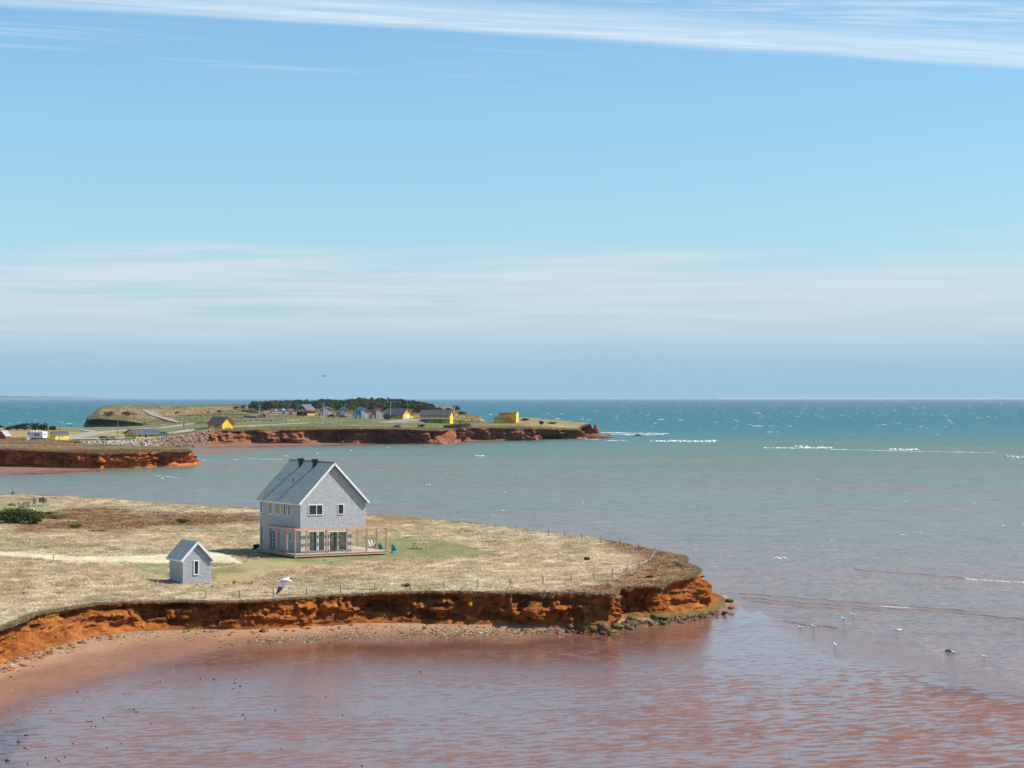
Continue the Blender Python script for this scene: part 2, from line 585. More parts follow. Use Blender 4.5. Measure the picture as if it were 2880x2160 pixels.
def near_cover(x, y):
    """ground cover of the headland: colour and how much tall grass grows there"""
    z = near_z(x, y)
    px = 1440 + x / y * F
    py = HZ + (H - z) / y * F
    n1 = fbm(x / 6, y / 14, 0, 4, 31)
    n2 = fbm(x / 1.1, y / 2.4, 0, 3, 33)
    n3 = fbm(x / 22, y / 40, 0, 3, 35)
    c = STRAW[None] * (1 - n1[:, None]) + STRAW2[None] * n1[:, None]
    c = c * (0.72 + 0.56 * n2[:, None])
    # slightly pink and brown drifts
    br = sstep(n3, .5, .72)[:, None] * .45
    c = c * (1 - br) + c * np.array((.86, .72, .62)) * br
    gr = sstep(fbm(x / 9, y / 9, 4, 3, 37), .58, .75)[:, None] * .35
    c = c * (1 - gr) + np.array((.27, .25, .10)) * gr
    tall = np.ones(len(x))
    jx, jy = px + 26 * (n1 - .5) + 14 * (n2 - .5), py + 9 * (n1 - .5) + 5 * (n2 - .5)

    def lay(mask, colr, amount, keep):
        nonlocal c, tall
        m = (mask * amount)[:, None]
        c = c * (1 - m) + colr * m
        tall = tall * (1 - mask * (1 - keep))

    h = poly_mask(jx, jy, HEATH, 22) * sstep(n1 + .35 * n2, .38, .66)
    hc = HEATHC[None] * (1 - n2[:, None]) * 1.5 + HEATHG[None] * n2[:, None] * .8
    lay(h, hc, .9, .55)
    pur = poly_mask(jx, jy, [(300, 1430), (470, 1440), (735, 1452), (735, 1462), (500, 1452), (330, 1440)], 14) * sstep(n2, .3, .6)
    lay(pur, np.array((.24, .15, .12)), .7, .8)
    t = poly_mask(jx, jy, HEATH_TIP, 40) * sstep(n1 * .7 + .5 * n2, .22, .50)
    lay(t, hc, .92, .4)
    lawn = poly_mask(jx, jy, LAWN_R, 9)
    lc = DRYLAWN[None] * (1 - sstep(n1, .35, .6)[:, None]) + GREENLAWN[None] * sstep(n1, .35, .6)[:, None]
    near_deck = sstep(px, 820, 1040)[:, None]
    lc = lc * (1 - near_deck * .75) + GREENLAWN[None] * (.75 + .5 * n2[:, None]) * near_deck * .75
    lay(lawn, lc, .95, 0.0)
    for P, s in ((LAWN_L, 8), (STRIP, 6), (LAWN_FAR, 8)):
        lay(poly_mask(jx, jy, P, s), GREENLAWN[None] * (.7 + .9 * n2[:, None]), .8, 0.0)
    path = line_mask(px, py + 2 * (n2 - .5), [(-500, 1545), (0, 1557), (150, 1568), (239, 1572), (330, 1572), (434, 1573), (500, 1571), (593, 1566), (640, 1572), (680, 1584)],
                     [5, 6, 7, 6, 8, 11, 14, 17, 13, 1], .25) * (px < 682)
    lay(path, PATHC[None] * (.82 + .36 * n2[:, None]), .95, 0.0)
    # worn strip along the cliff edge
    fd, fz, bd, bz = near_cols(px)
    edge = (1 - sstep(y - fd, 1.5, 5.0)) * sstep(-px, -1600, -1200)
    lay(edge * sstep(n1, .3, .5), np.array((.33, .265, .145)) * (.8 + .4 * n2[:, None]), .6, .35)
    return c, np.clip(tall, 0, 1), px, py


def build_near_land():
    pxs = np.concatenate([np.linspace(-500, 0, 90)[:-1], np.linspace(0, 1715, 620)[:-1], np.linspace(1715, 1735, 24)[:-1], np.linspace(1735, 1958, 90)])
    ws = np.linspace(0, 1, 330) ** 1.15
    PX, W_ = np.meshgrid(pxs, ws)
    fd, fz, bd, bz = near_cols(PX)
    D = fd + (bd - fd) * W_
    X = (PX - 1440) / F * D
    Z = near_z(X.ravel(), D.ravel()).reshape(X.shape)
    c, tall, _, _ = near_cover(X.ravel(), D.ravel())
    V = np.stack([X, D, Z], -1).reshape(-1, 3)
    me = np_mesh('headland', V, grid_faces(*X.shape), c, smooth=True)
    o = link('headland_ground', me, None, ground_mat())
    tag(o, 'straw coloured grassy top of the near headland', 'ground', kind='structure')
    return o


def ground_mat():
    if 'ground' in MATS:
        return MATS['ground']
    m, g, b, out = new_mat('ground')
    pos = g.n('ShaderNodeNewGeometry').outputs['Position']
    a = g.n('ShaderNodeAttribute', attribute_name='Col').outputs['Color']
    v = g.vmath('MULTIPLY', pos, (1.0, 0.45, 1.0))
    n1 = g.noise(v, 2.6, 6.0, 0.7)
    n2 = g.noise(v, 0.35, 3.0, 0.5)
    k = g.math('MULTIPLY', g.lin(n1, 0.28, 0.72, 0.74, 1.26), g.lin(n2, 0.3, 0.7, 0.9, 1.1))
    c = g.mix(1.0, a, g.comb(k, k, k), 'MULTIPLY')
    g.put(b.inputs['Base Color'], c)
    b.inputs['Roughness'].default_value = 0.95
    b.inputs['Specular IOR Level'].default_value = 0.1
    bn = g.n('ShaderNodeBump')
    bn.inputs['Distance'].default_value = 0.12
    g.put(bn.inputs['Height'], n1)
    g.put(b.inputs['Normal'], bn.outputs[0])
    MATS['ground'] = m
    return m


# ---- cliffs
def cliff_mat(name, base, dark, top, green=True, zfoot=0.6, scl=1.0, sodz=0.10):
    m, g, b, out = new_mat(name)
    pos = g.n('ShaderNodeNewGeometry').outputs['Position']
    x, y, z = g.sep(pos)
    hgt = g.n('ShaderNodeAttribute', attribute_name='down').outputs['Fac']      # metres below the turf
    lay = g.noise(g.comb(g.math('MULTIPLY', x, .25), g.math('MULTIPLY', y, .25), g.math('MULTIPLY', z, 3.2)), 1.0 / scl, 5.0, 0.6, 0.5)
    rough = g.noise(pos, 1.6 / scl, 6.0, 0.65)
    big = g.noise(pos, 0.22 / scl, 3.0, 0.5)
    c = g.mix(g.lin(lay, 0.35, 0.7), base, dark)
    k = g.math('MULTIPLY', g.lin(rough, 0.3, 0.7, 0.6, 1.35), g.lin(big, 0.3, 0.7, 0.8, 1.15))
    c = g.mix(1.0, c, g.comb(k, k, k), 'MULTIPLY')
    gold = g.noise(pos, .55 / scl, 4.0, .6)
    c = g.mix(g.step(gold, .5, .68, 0, .7), c, tuple(min(1, q * s) for q, s in zip(base, (1.35, 1.6, 1.5))))
    # sod and roots at the top
    sodn = g.math('ADD', hgt, g.math('MULTIPLY', g.math('SUBTRACT', g.noise(pos, 1.0 / scl, 5.0, .65), .5), 1.5 * scl))
    c = g.mix(g.step(sodn, sodz + .12, sodz - .12), c, top)
    if green:
        gz = g.math('ADD', z, g.math('MULTIPLY', g.math('SUBTRACT', rough, .5), 1.3))
        gm = g.math('MULTIPLY', g.step(gz, zfoot + .5, zfoot - .1), g.step(x, -4.0, 9.0))
        c = g.mix(g.math('MULTIPLY', gm, .7), c, (.085, .090, .025))
    g.put(b.inputs['Base Color'], c)
    b.inputs['Roughness'].default_value = 0.9
    b.inputs['Specular IOR Level'].default_value = 0.15
    bn = g.n('ShaderNodeBump')
    bn.inputs['Distance'].default_value = 0.22 * scl
    finer = g.noise(pos, 6.5 / scl, 4.0, .65)
    g.put(bn.inputs['Height'], g.math('ADD', g.math('ADD', rough, g.math('MULTIPLY', lay, .8)), g.math('MULTIPLY', finer, .35)))
    g.put(b.inputs['Normal'], bn.outputs[0])
    return m


def resample(T, step):
    T = np.asarray(T, float)
    s = np.concatenate([[0], np.cumsum(np.hypot(*(np.diff(T[:, :2], axis=0)).T))])
    n = max(2, int(s[-1] / step))
    return np.linspace(0, s[-1], n), s


def cliff_strip(name, tops, feet, step, rows, mat, seed, amp=1.0, lip=0.28, inset=0.5, zfun=None, sharp=1.0, talus=0.25, under=None, bites=None, colk=1.0, bedk=1.0, lipx=None):
    """wall from the turf edge down to the beach: overhanging sod, alcoves, ledges, talus"""
    tops, feet = np.asarray(tops, float), np.asarray(feet, float)
    S, s0 = resample(tops, step)
    T = np.stack([np.interp(S, s0, tops[:, i]) for i in range(3)], -1)
    Q = np.stack([np.interp(S, s0, feet[:, i]) for i in range(3)], -1)
    if bites is not None:
        sc_ = 1 + bites(1440 + T[:, 0] / T[:, 1] * F) * (1 - sstep(T[:, 0], 14, 16.5)) / T[:, 1]
        T[:, 0] *= sc_
        T[:, 1] *= sc_
    k = max(3, int(2.0 / step) | 1)
    ker = np.ones(k) / k
    tx, ty = np.gradient(T[:, 0]), np.gradient(T[:, 1])
    pad = k // 2
    tx = np.convolve(np.pad(tx, pad, 'edge'), ker, 'valid')
    ty = np.convolve(np.pad(ty, pad, 'edge'), ker, 'valid')
    L = np.hypot(tx, ty) + 1e-9
    N = np.stack([ty / L, -tx / L], -1)            # outward: right of the walking direction
    hgt = (T[:, 2] - Q[:, 2])
    vrow = np.linspace(0, 1, rows) ** 0.9
    Vv, Ss = np.meshgrid(vrow, S, indexing='ij')
    Tn, Qn, Nn = T[None], Q[None], N[None]
    P = Tn * (1 - Vv[..., None]) + Qn * Vv[..., None]
    wx, wy, wz = P[..., 0], P[..., 1], P[..., 2]
    m = amp
    col_ = fbm(Ss / 3.6 / sharp, Vv * .5, 0, 3, seed) - .5                 # buttresses and alcoves
    col2 = np.abs(fbm(Ss / 1.1 / sharp, Vv * .8, 0, 3, seed + 5) - .5)      # cracks between blocks
    bed = vnoise(Ss / 2.6 / sharp, wz * 2.1 / sharp, 0, seed + 9) - .5       # beds
    bed2 = fbm(Ss / .8 / sharp, wz * 4.2 / sharp, 0, 3, seed + 11) - .5
    env = np.sin(np.pi * np.clip(Vv * 1.05, 0, 1)) ** .6
    disp = m * env * (2.1 * colk * col_ + 0.85 * bedk * bed + 0.55 * bedk * bed2 - 1.5 * col2 * (1 - .4 * Vv) + .15)
    # blocks that broke away along beds and joints
    lid = np.floor(wz / (.34 * sharp) + .9 * fbm(Ss / 5 / sharp, Vv * 0, 0, 2, seed + 51))
    bid = np.floor(Ss / (1.15 * sharp) + 3.7 * _h(lid, lid * 0, lid * 0, seed + 52) + .5 * vnoise(Ss / .8, wz * 2, 0, seed + 53))
    disp += m * env * .55 * (_h(lid, bid, lid * 0, seed + 54) - .5)
    # caves
    cave = sstep(fbm(Ss / 1.9 / sharp, Vv * 2.0, 0, 3, seed + 41), .56, .66) * sstep(Vv, .12, .3) * (1 - sstep(Vv, .78, .95))
    disp -= .75 * m * cave
    # undercut below the sod, talus at the foot
    disp -= m * .34 * np.exp(-((Vv - .2) / .10) ** 2) * (.6 + vnoise(Ss / 2.2, 0, 0, seed + 2))
    disp += m * talus * 3.2 * np.clip(Vv - .72, 0, 1) * (fbm(Ss / 2.8, Vv * 3, 0, 3, seed + 3))
    disp += m * env * (.34 * (fbm(Ss / .42 / sharp, wz * 2.2 / sharp, 0, 4, seed + 7, .62) - .5) - .30 * np.clip(.10 - np.abs(fbm(Ss / .95 / sharp, wz * .8 / sharp, 0, 3, seed + 17) - .5), 0, 1) * 10 * .45)
    if under is not None:
        un = np.interp(1440 + T[:, 0] / T[:, 1] * F, under[0], under[1])[None]
        pocket = fbm(Ss / 2.3, Vv * 1.3, 0, 3, seed + 31)
        disp -= un * (sstep(Vv, .04, .42) * (.55 + .9 * pocket)) * (1 - .45 * sstep(Vv, .8, 1.0))
        knob = sstep(fbm(Ss / 1.5, Vv * 2.4, 0, 3, seed + 37), .56, .68)
        disp += un * .95 * knob * sstep(Vv, .15, .35) * (1 - sstep(Vv, .75, .95))
    lipn = lip * (.4 + 1.2 * fbm(Ss / 1.3, Ss * 0 + .5, 0, 3, seed + 4))
    if lipx is not None:
        lipn = lipn * np.interp(1440 + T[:, 0] / T[:, 1] * F, lipx[0], lipx[1])[None]
    sod = np.exp(-(Vv / .09) ** 2) * lipn
    disp = disp * sstep(Vv, .02, .14) + sod
    wx = wx + Nn[..., 0] * disp
    wy = wy + Nn[..., 1] * disp
    wz = wz + 0.22 * m * bedk * env * (bed2 + .4 * bed)
    wz = np.where(Vv < .11, wz - .28 * m * (fbm(Ss / 1.1, Ss * 0 + 3.3, 0, 3, seed + 8) - .3) * sstep(Vv, .0, .07), wz)
    V = np.stack([wx, wy, wz], -1)
    # tuck row under the turf
    r0 = np.stack([T[:, 0] - N[:, 0] * inset, T[:, 1] - N[:, 1] * inset, T[:, 2] + 0.0], -1)
    if zfun is not None:
        r0[:, 2] = zfun(r0[:, 0], r0[:, 1]) - .10
    r1 = V[0].copy()
    r1[:, 2] += .05
    V[0] = r1
    rb = Q.copy()
    rb[:, :2] += N * (.3 + disp[-1][:, None])
    rb[:, 2] -= .9
    V = np.concatenate([r0[None], V, rb[None]], 0)
    down = T[None, :, 2] - V[..., 2]
    nr, nc = V.shape[:2]
    me = np_mesh(name, V.reshape(-1, 3), grid_faces(nr, nc)[:, ::-1], attr={'down': down.ravel()}, smooth=False)
    return link(name, me, None, mat), T, Q, N


RED = (0.33, 0.108, 0.020)
RED_D = (0.20, 0.055, 0.014)
SOD = (0.125, 0.072, 0.036)


def build_near_cliff():
    tops = [tuple(at(n[0], n[1], n[2])) for n in FRONT]
    feet = [tuple(at(n[3], n[4], n[5])) for n in FRONT]
    m = cliff_mat('red_cliff', RED, RED_D, SOD)
    o, T, Q, N = cliff_strip('red_cliff_face', tops, feet, .085, 54, m, 11, amp=1.0, lip=.34, zfun=near_z, inset=.7, under=([-500, 150, 420, 620, 800, 950, 1050, 1300, 1690, 1716, 1726, 1830, 1880, 2000], [.05, .1, .2, .3, .15, .3, 1.0, 1.2, .9, .4, 1.2, 1.1, .1, 0]), bites=edge_j, talus=.55, colk=1.25, lipx=([0, 450, 900, 1100], [.08, .2, .5, .9]))
    tag(o, 'red sandstone cliff of the near headland under hanging turf', 'cliff', kind='structure')
    # far side of the headland, out of sight from here
    bt = [tuple(at(n[0], n[1], n[2])) for n in [(1912, 1562, 3.7)] + BACK]
    bt_a = np.array(bt)
    d = np.gradient(bt_a[:, :2], axis=0)
    d /= np.hypot(*d.T)[:, None] + 1e-9
    bf = bt_a.copy()
    bf[:, 0] += d[:, 1] * 1.4
    bf[:, 1] += -d[:, 0] * 1.4
    bf[:, 2] = -.1
    o2, *_ = cliff_strip('red_cliff_face', bt, bf, .8, 10, m, 23, amp=.8, lip=.2, zfun=near_z, inset=.8)
    tag(o2, 'back of the near headland dropping to the bay', 'cliff', kind='structure')
    return T, Q, N


build_near_land()
NT, NQ, NN = build_near_cliff()
# ------------------------------------------------------------------ beach, tidal flat and sea
_foot = [(n[3], n[4], n[5]) for n in FRONT if n[3] <= 2035][:28]
_foot = sorted(_foot)
_ffx, _ffy, _ffz = (np.array(a) for a in zip(*_foot))
WLX = [-500, 0, 150, 300, 450, 600, 700, 1000, 1300, 1500, 1700, 1800, 1950, 2040, 2080]
WLY = [2200, 1985, 1945, 1895, 1860, 1830, 1816, 1808, 1802, 1796, 1777, 1766, 1744, 1722, 1709]
SHX = [2080, 2150, 2250, 2350, 2450, 2570, 2720, 2880, 3500]
SHY = [1709, 1726, 1754, 1783, 1803, 1830, 1869, 1915, 2110]


def build_beach():
    pxs = np.concatenate([np.linspace(-500, 0, 60)[:-1], np.linspace(0, 2080, 700)[:-1], np.linspace(2080, 3500, 300)])
    rows = np.linspace(0, 1, 260)
    PX, R_ = np.meshgrid(pxs, rows)
    left = PX <= 2080
    f = np.interp(PX, _ffx, _ffy)
    fz = np.interp(PX, _ffx, _ffz)
    tip = sstep(PX, 2020, 2080)
    f = f * (1 - tip) + 1706 * tip
    fz = fz * (1 - tip) + .02 * tip
    wl = np.interp(PX, WLX, WLY)
    sh = np.interp(PX, SHX, SHY)
    start = np.where(left, f - 14, sh - 16)
    PY = start + (2320 - start) * R_ ** 1.5
    z_l = np.interp(0, [0], [0]) + np.where(PY < f, fz, fz + (0.03 - fz) * np.clip((PY - f) / np.maximum(wl - f, 4), 0, 1) ** .8)
    z_l = np.where(PY > wl, .03, z_l)
    jag = 34 * (fbm(PX / 55, PY / 40, 0, 4, 57) - .5)
    z_r = -.03 + .06 * sstep(PY - sh + jag, -16, 14)
    Z = np.where(left, z_l, z_r)
    D = (H - Z) * F / (PY - HZ)
    X = (PX - 1440) / F * D
    Z = Z + np.where(left, .05 * (fbm(X / 2.2, D / 3, 0, 3, 51) - .5) * sstep(Z, .06, .3), 0)
    # dry above, film of water below
    n = fbm(X / 4, D / 9, 0, 4, 55) - .5
    wet = np.where(left, sstep(PY - wl + 46 * n, -34, 26), 1.0)
    damp = np.where(left, sstep(PY - (f + (wl - f) * .30) + 24 * n, -12, 26), 1.0)
    ex = sstep(PX + 1.3 * (PY - 1900), 1250, 2500) * sstep(PY, 1800, 1960)
    ex = np.maximum(ex, .42 * sstep(PY, 1930, 2120))
    ex = np.where(left, ex, ex * sstep(PY - sh, 30, 85))
    ex = np.maximum(ex, np.where(left, .85 * (1 - sstep(PY - wl, 0, 60)) * sstep(-PX, -700, -100), 0))
    calm = np.where(left, sstep(PX, 650, 1000) * (1 - sstep(PX, 1700, 1800)) * (1 - sstep(PY - wl + 14 * n, 14, 34)), 0)
    silt = np.where(left, 0, 1 - sstep(PY - sh + 40 * n, 10, 85)) * sstep(PX, 2150, 2330)
    weed = np.maximum(.9 * sstep(-PX, -420, -30) * sstep(PY, 1985, 2080) * sstep(n, -.02, .10),
                      .55 * sstep(PX, 2520, 2720) * sstep(1 - np.abs(PY - 1925 - .12 * (PX - 2700)) / 60, 0, .8))
    me = np_mesh('tidal_flat', np.stack([X, D, Z], -1).reshape(-1, 3), grid_faces(*X.shape),
                 attr={'silt': silt.ravel(), 'calm': calm.ravel(), 'wet': wet.ravel(), 'damp': damp.ravel(), 'expo': ex.ravel(), 'weed': weed.ravel()}, smooth=True)
    m, g, b, out = new_mat('red_sand')
    pos = g.n('ShaderNodeNewGeometry').outputs['Position']
    A = lambda nm: g.n('ShaderNodeAttribute', attribute_name=nm).outputs['Fac']
    wetA, dampA, ex, weedA, calmA = A('wet'), A('damp'), A('expo'), A('weed'), A('calm')
    n1 = g.noise(pos, 1.5, 5.0, .6)
    n2 = g.noise(pos, .25, 3.0, .5)
    k = g.math('MULTIPLY', g.lin(n1, .3, .7, .88, 1.12), g.lin(n2, .3, .7, .92, 1.08))
    c = g.mix(dampA, (.37, .215, .125), (.265, .130, .076))
    c = g.mix(wetA, c, (.198, .090, .060))
    c = g.mix(1.0, c, g.comb(k, k, k), 'MULTIPLY')
    # standing film: puddles between low sand ridges and ripple marks
    rx, ry, _ = g.sep(pos)
    ua = g.math('ADD', g.math('MULTIPLY', rx, .94), g.math('MULTIPLY', ry, .34))
    va = g.math('SUBTRACT', g.math('MULTIPLY', ry, .94), g.math('MULTIPLY', rx, .34))
    pv = g.comb(g.math('MULTIPLY', ua, .62), g.math('MULTIPLY', va, 1.25), 0.0)
    p1 = g.noise(pv, 1.0, 6.0, .60, .35)
    p3 = g.noise(g.vmath('MULTIPLY', pos, (.55, 1.9, 1.0)), 1.0, 4.0, .6, .8)
    p2 = g.noise(g.vmath('MULTIPLY', pos, (.07, .10, 1.0)), 1.0, 3.0, .5)
    lev = g.math('ADD', g.math('ADD', g.math('MULTIPLY', p1, .74), g.math('MULTIPLY', p3, .26)), g.math('MULTIPLY', g.math('SUBTRACT', p2, .5), .30))
    thr = g.lin(ex, 0.0, 1.0, .57, .50)
    dry = g.math('MULTIPLY', g.step(g.math('SUBTRACT', lev, thr), -.085, .10), g.lin(ex, 0, 1, .55, 1.0))
    dry = g.math('MULTIPLY', dry, g.lin(calmA, 0, 1, 1, .1))
    film = g.math('MULTIPLY', wetA, g.math('SUBTRACT', 1.0, dry))
    c = g.mix(g.math('MULTIPLY', dry, wetA), c, g.mix(1.0, c, (1.12, 1.12, 1.10), 'MULTIPLY'))
    c = g.mix(g.math('MULTIPLY', weedA, g.step(n1, .35, .6)), c, (.045, .04, .032))
    siltA = A('silt')
    fk = g.lin(film, 0, 1, .92, 1.0)
    c = g.mix(1.0, c, g.comb(fk, fk, fk), 'MULTIPLY')
    c = g.mix(siltA, c, (.215, .115, .083))
    g.put(b.inputs['Base Color'], c)
    g.put(b.inputs['Roughness'], g.mix(film, g.lin(dampA, 0, 1, .9, .62), g.mix(siltA, g.lin(calmA, 0, 1, .07, .025), (.12, .12, .12))))
    b.inputs['IOR'].default_value = 1.33
    g.put(b.inputs['Specular IOR Level'], g.mix(siltA, g.lin(film, 0, 1, .22, .78), (.46, .46, .46)))
    # ripple marks
    rip = g.noise(g.vmath('MULTIPLY', pos, (1.3, 5.0, 1.0)), 1.0, 4.0, .6, 1.2)
    rip2 = g.noise(g.vmath('MULTIPLY', pos, (4.0, 9.0, 1.0)), 1.0, 3.0, .6)
    bn = g.n('ShaderNodeBump')
    g.put(bn.inputs['Distance'], g.math('MULTIPLY', g.mix(siltA, g.lin(film, 0, 1, .05, .007), (.06, .06, .06)), g.lin(calmA, 0, 1, 1, .15)))
    g.put(bn.inputs['Height'], g.math('ADD', rip, g.math('MULTIPLY', rip2, .5)))
    g.put(b.inputs['Normal'], bn.outputs[0])
    o = link('tidal_flat', me, None, m)
    tag(o, 'red sand beach and wet tidal flat in the foreground', 'sand', kind='structure')


def build_sea():
    m, g, b, out = new_mat('sea_water')
    pos = g.n('ShaderNodeNewGeometry').outputs['Position']
    x, y, z = g.sep(pos)
    # colour follows depth and suspended red silt: coordinate is log10 of the distance offshore
    wob = g.noise(g.vmath('MULTIPLY', pos, (.004, .012, 1.0)), 1.0, 4.0, .55)
    wob2 = g.noise(g.vmath('MULTIPLY', pos, (.012, .07, 1.0)), 1.0, 3.0, .5)
    yy = g.math('ADD', y, g.math('MULTIPLY', x, .32))
    lg = g.math('LOGARITHM', g.math('MAXIMUM', yy, 10.0), 10.0)
    lg = g.math('ADD', lg, g.math('MULTIPLY', g.math('SUBTRACT', wob, .5), .30))
    lg = g.math('ADD', lg, g.math('MULTIPLY', g.math('SUBTRACT', wob2, .5), .24))
    t = g.lin(lg, 2.2, 3.7)
    c = g.ramp(t, [(0.0, (.220, .105, .070)), (.07, (.200, .105, .070)), (.16, (.175, .128, .092)), (.28, (.140, .145, .102)), (.43, (.132, .168, .108)),
                   (.53, (.085, .148, .112)), (.63, (.030, .130, .120)), (.72, (.010, .105, .112)), (1.0, (.006, .080, .105))])
    band = g.noise(g.vmath('MULTIPLY', pos, (.0045, .032, 1.0)), 1.0, 4.0, .6, .5)
    c = g.mix(g.math('MULTIPLY', g.step(band, .48, .66), g.step(t, .62, .40, 0, .72)), c, (.215, .120, .080))
    # light and dark of small wave facets, put into the water colour
    chop = g.noise(g.vmath('MULTIPLY', pos, (.16, .20, 1.0)), 1.0, 6.0, .72)
    k = g.lin(chop, .3, .7, .68, 1.32)
    rp = g.noise(pos, 1.1, 3.0, .65)
    k = g.math('MULTIPLY', k, g.lin(rp, .32, .68, g.step(t, .1, .6, .50, .9), g.step(t, .1, .6, 1.5, 1.1)))
    c = g.mix(1.0, c, g.comb(k, k, k), 'MULTIPLY')
    g.put(b.inputs['Base Color'], c)
    b.inputs['IOR'].default_value = 1.33
    g.put(b.inputs['Roughness'], g.lin(t, 0.0, .45, .10, .30))
    g.put(b.inputs['Specular IOR Level'], g.math('MULTIPLY', g.lin(t, .05, .6, .46, .15), g.lin(rp, .32, .68, .75, 1.2)))
    w1 = g.noise(g.vmath('MULTIPLY', pos, (.55, 1.6, 1.0)), 1.0, 4.0, .6, .6)
    w2 = g.noise(g.vmath('MULTIPLY', pos, (.09, .25, 1.0)), 1.0, 3.0, .55)
    bn = g.n('ShaderNodeBump')
    g.put(bn.inputs['Distance'], g.lin(t, 0.0, .5, .12, .45))
    g.put(bn.inputs['Height'], g.math('ADD', g.math('ADD', w1, g.math('MULTIPLY', rp, .6)), g.math('MULTIPLY', w2, 1.6)))
    g.put(b.inputs['Normal'], bn.outputs[0])
    me = bpy.data.meshes.new('sea')
    me.from_pydata([(-60000, 60, 0), (60000, 60, 0), (60000, 60000, 0), (-60000, 60000, 0)], [], [(0, 1, 2, 3)])
    o = link('sea', me, None, m)
    tag(o, 'bay and open sea, silty near shore and teal far out', 'water', kind='structure')


build_beach()
build_sea()
# ------------------------------------------------------------------ far land: columns of (row, distance) pairs from the cliff edge back to the skyline
BANK_T = {  # low point of land on the left, between the two bays
    -500: [(1262, 628), (1252, 690), (1244, 760), (1237, 823)], 0: [(1264.5, 628), (1253, 690), (1244, 760), (1237, 823)],
    108: [(1268.8, 624), (1257, 680), (1247, 740), (1239.5, 815)], 217: [(1273, 620), (1263, 660), (1254, 705), (1247, 760)],
    282: [(1276, 620), (1268, 650), (1260, 690), (1251, 733)], 338: [(1274, 625), (1268, 650), (1261, 680), (1254, 715)],
    445: [(1271, 643), (1267, 660), (1262, 680), (1257, 700)], 500: [(1269.5, 648), (1266, 660), (1263, 672), (1260, 684)],
    535: [(1268, 655), (1266, 662), (1264.5, 667), (1263, 672)]}
FAR_T = {
    -500: [(1237.5, 822), (1225, 900), (1213, 1000), (1201, 1172)], 0: [(1237.5, 822), (1225, 900), (1213, 1000), (1201, 1172)],
    150: [(1240, 815), (1228, 890), (1214, 990), (1201, 1172)], 238: [(1243.5, 835), (1229, 905), (1214, 1000), (1202, 1172)],
    350: [(1241, 862), (1230, 915), (1214, 1010), (1200, 1190)], 440: [(1235, 892), (1220, 950), (1205, 1080), (1195, 1240)],
    500: [(1227, 912), (1214, 970), (1200, 1090), (1189, 1270)], 545: [(1222, 935), (1210, 985), (1197, 1090), (1186, 1255)],
    600: [(1209.5, 950), (1202, 990), (1191, 1090), (1181, 1240)], 700: [(1209, 953), (1199, 1000), (1186, 1090), (1176, 1190)],
    800: [(1208, 956), (1196, 1015), (1181, 1090), (1172, 1150)], 1000: [(1206, 960), (1196, 1015), (1181, 1088), (1173, 1140)],
    1130: [(1207, 962), (1197, 1020), (1184, 1085), (1175, 1140)], 1240: [(1211, 968), (1200, 1020), (1189, 1080), (1179, 1140)],
    1262: [(1208, 985), (1199, 1030), (1189, 1085), (1180, 1140)], 1321: [(1202.5, 1028), (1195, 1070), (1189, 1110), (1184, 1140)],
    1440: [(1204, 1045), (1196, 1085), (1189, 1112), (1185, 1140)], 1458: [(1204, 1046), (1195, 1085), (1183, 1120), (1174, 1150)],
    1503: [(1205, 1047), (1196, 1085), (1184, 1118), (1175.5, 1150)], 1560: [(1207.5, 1078), (1198, 1098), (1187, 1120), (1180, 1145)],
    1626: [(1209, 1087), (1202, 1100), (1194, 1112), (1187.5, 1122)], 1632: [(1200, 1105), (1196, 1109), (1192, 1114), (1188, 1122)],
    1657: [(1191.5, 1113), (1191, 1115), (1190.5, 1117), (1190, 1122)], 1663: [(1203, 1114), (1203, 1116), (1202.5, 1118), (1202, 1120)]}
HILL_T = {
    237: [(1198, 1345), (1198, 1355), (1198, 1370), (1197, 1390)], 246: [(1181, 1342), (1178, 1355), (1175, 1375), (1172, 1400)],
    262: [(1178, 1338), (1170, 1360), (1166, 1390), (1161, 1430)], 275: [(1178, 1336), (1168, 1360), (1160, 1390), (1151, 1440)],
    290: [(1178.5, 1334), (1168, 1365), (1158, 1400), (1142.5, 1450)], 350: [(1183, 1325), (1170, 1360), (1158, 1400), (1140, 1470)],
    400: [(1191, 1300), (1174, 1350), (1159, 1400), (1140.5, 1470)], 440: [(1197, 1270), (1176, 1340), (1160, 1390), (1141, 1470)],
    500: [(1193, 1240), (1176, 1320), (1160, 1390), (1141, 1470)], 600: [(1187, 1190), (1172, 1290), (1157, 1380), (1139.5, 1460)],
    700: [(1180, 1160), (1168, 1260), (1154, 1350), (1138.5, 1440)], 900: [(1176, 1120), (1166, 1190), (1153, 1280), (1138, 1400)],
    1270: [(1181, 1120), (1170, 1180), (1157, 1250), (1144, 1330)], 1300: [(1184, 1120), (1176, 1170), (1170, 1220), (1163, 1280)],
    1345: [(1187, 1120), (1181, 1160), (1176, 1200), (1171.5, 1240)], 1366: [(1189, 1122), (1187, 1150), (1185, 1170), (1183.5, 1190)]}


def table(T):
    xs = np.array(sorted(T), float)
    py = np.array([[p[0] for p in T[k]] for k in sorted(T)])
    d = np.array([[p[1] for p in T[k]] for k in sorted(T)])
    return xs, py, d, H - (py - HZ) / F * d


TB = {n: table(t) for n, t in (('bank', BANK_T), ('far', FAR_T), ('hill', HILL_T))}


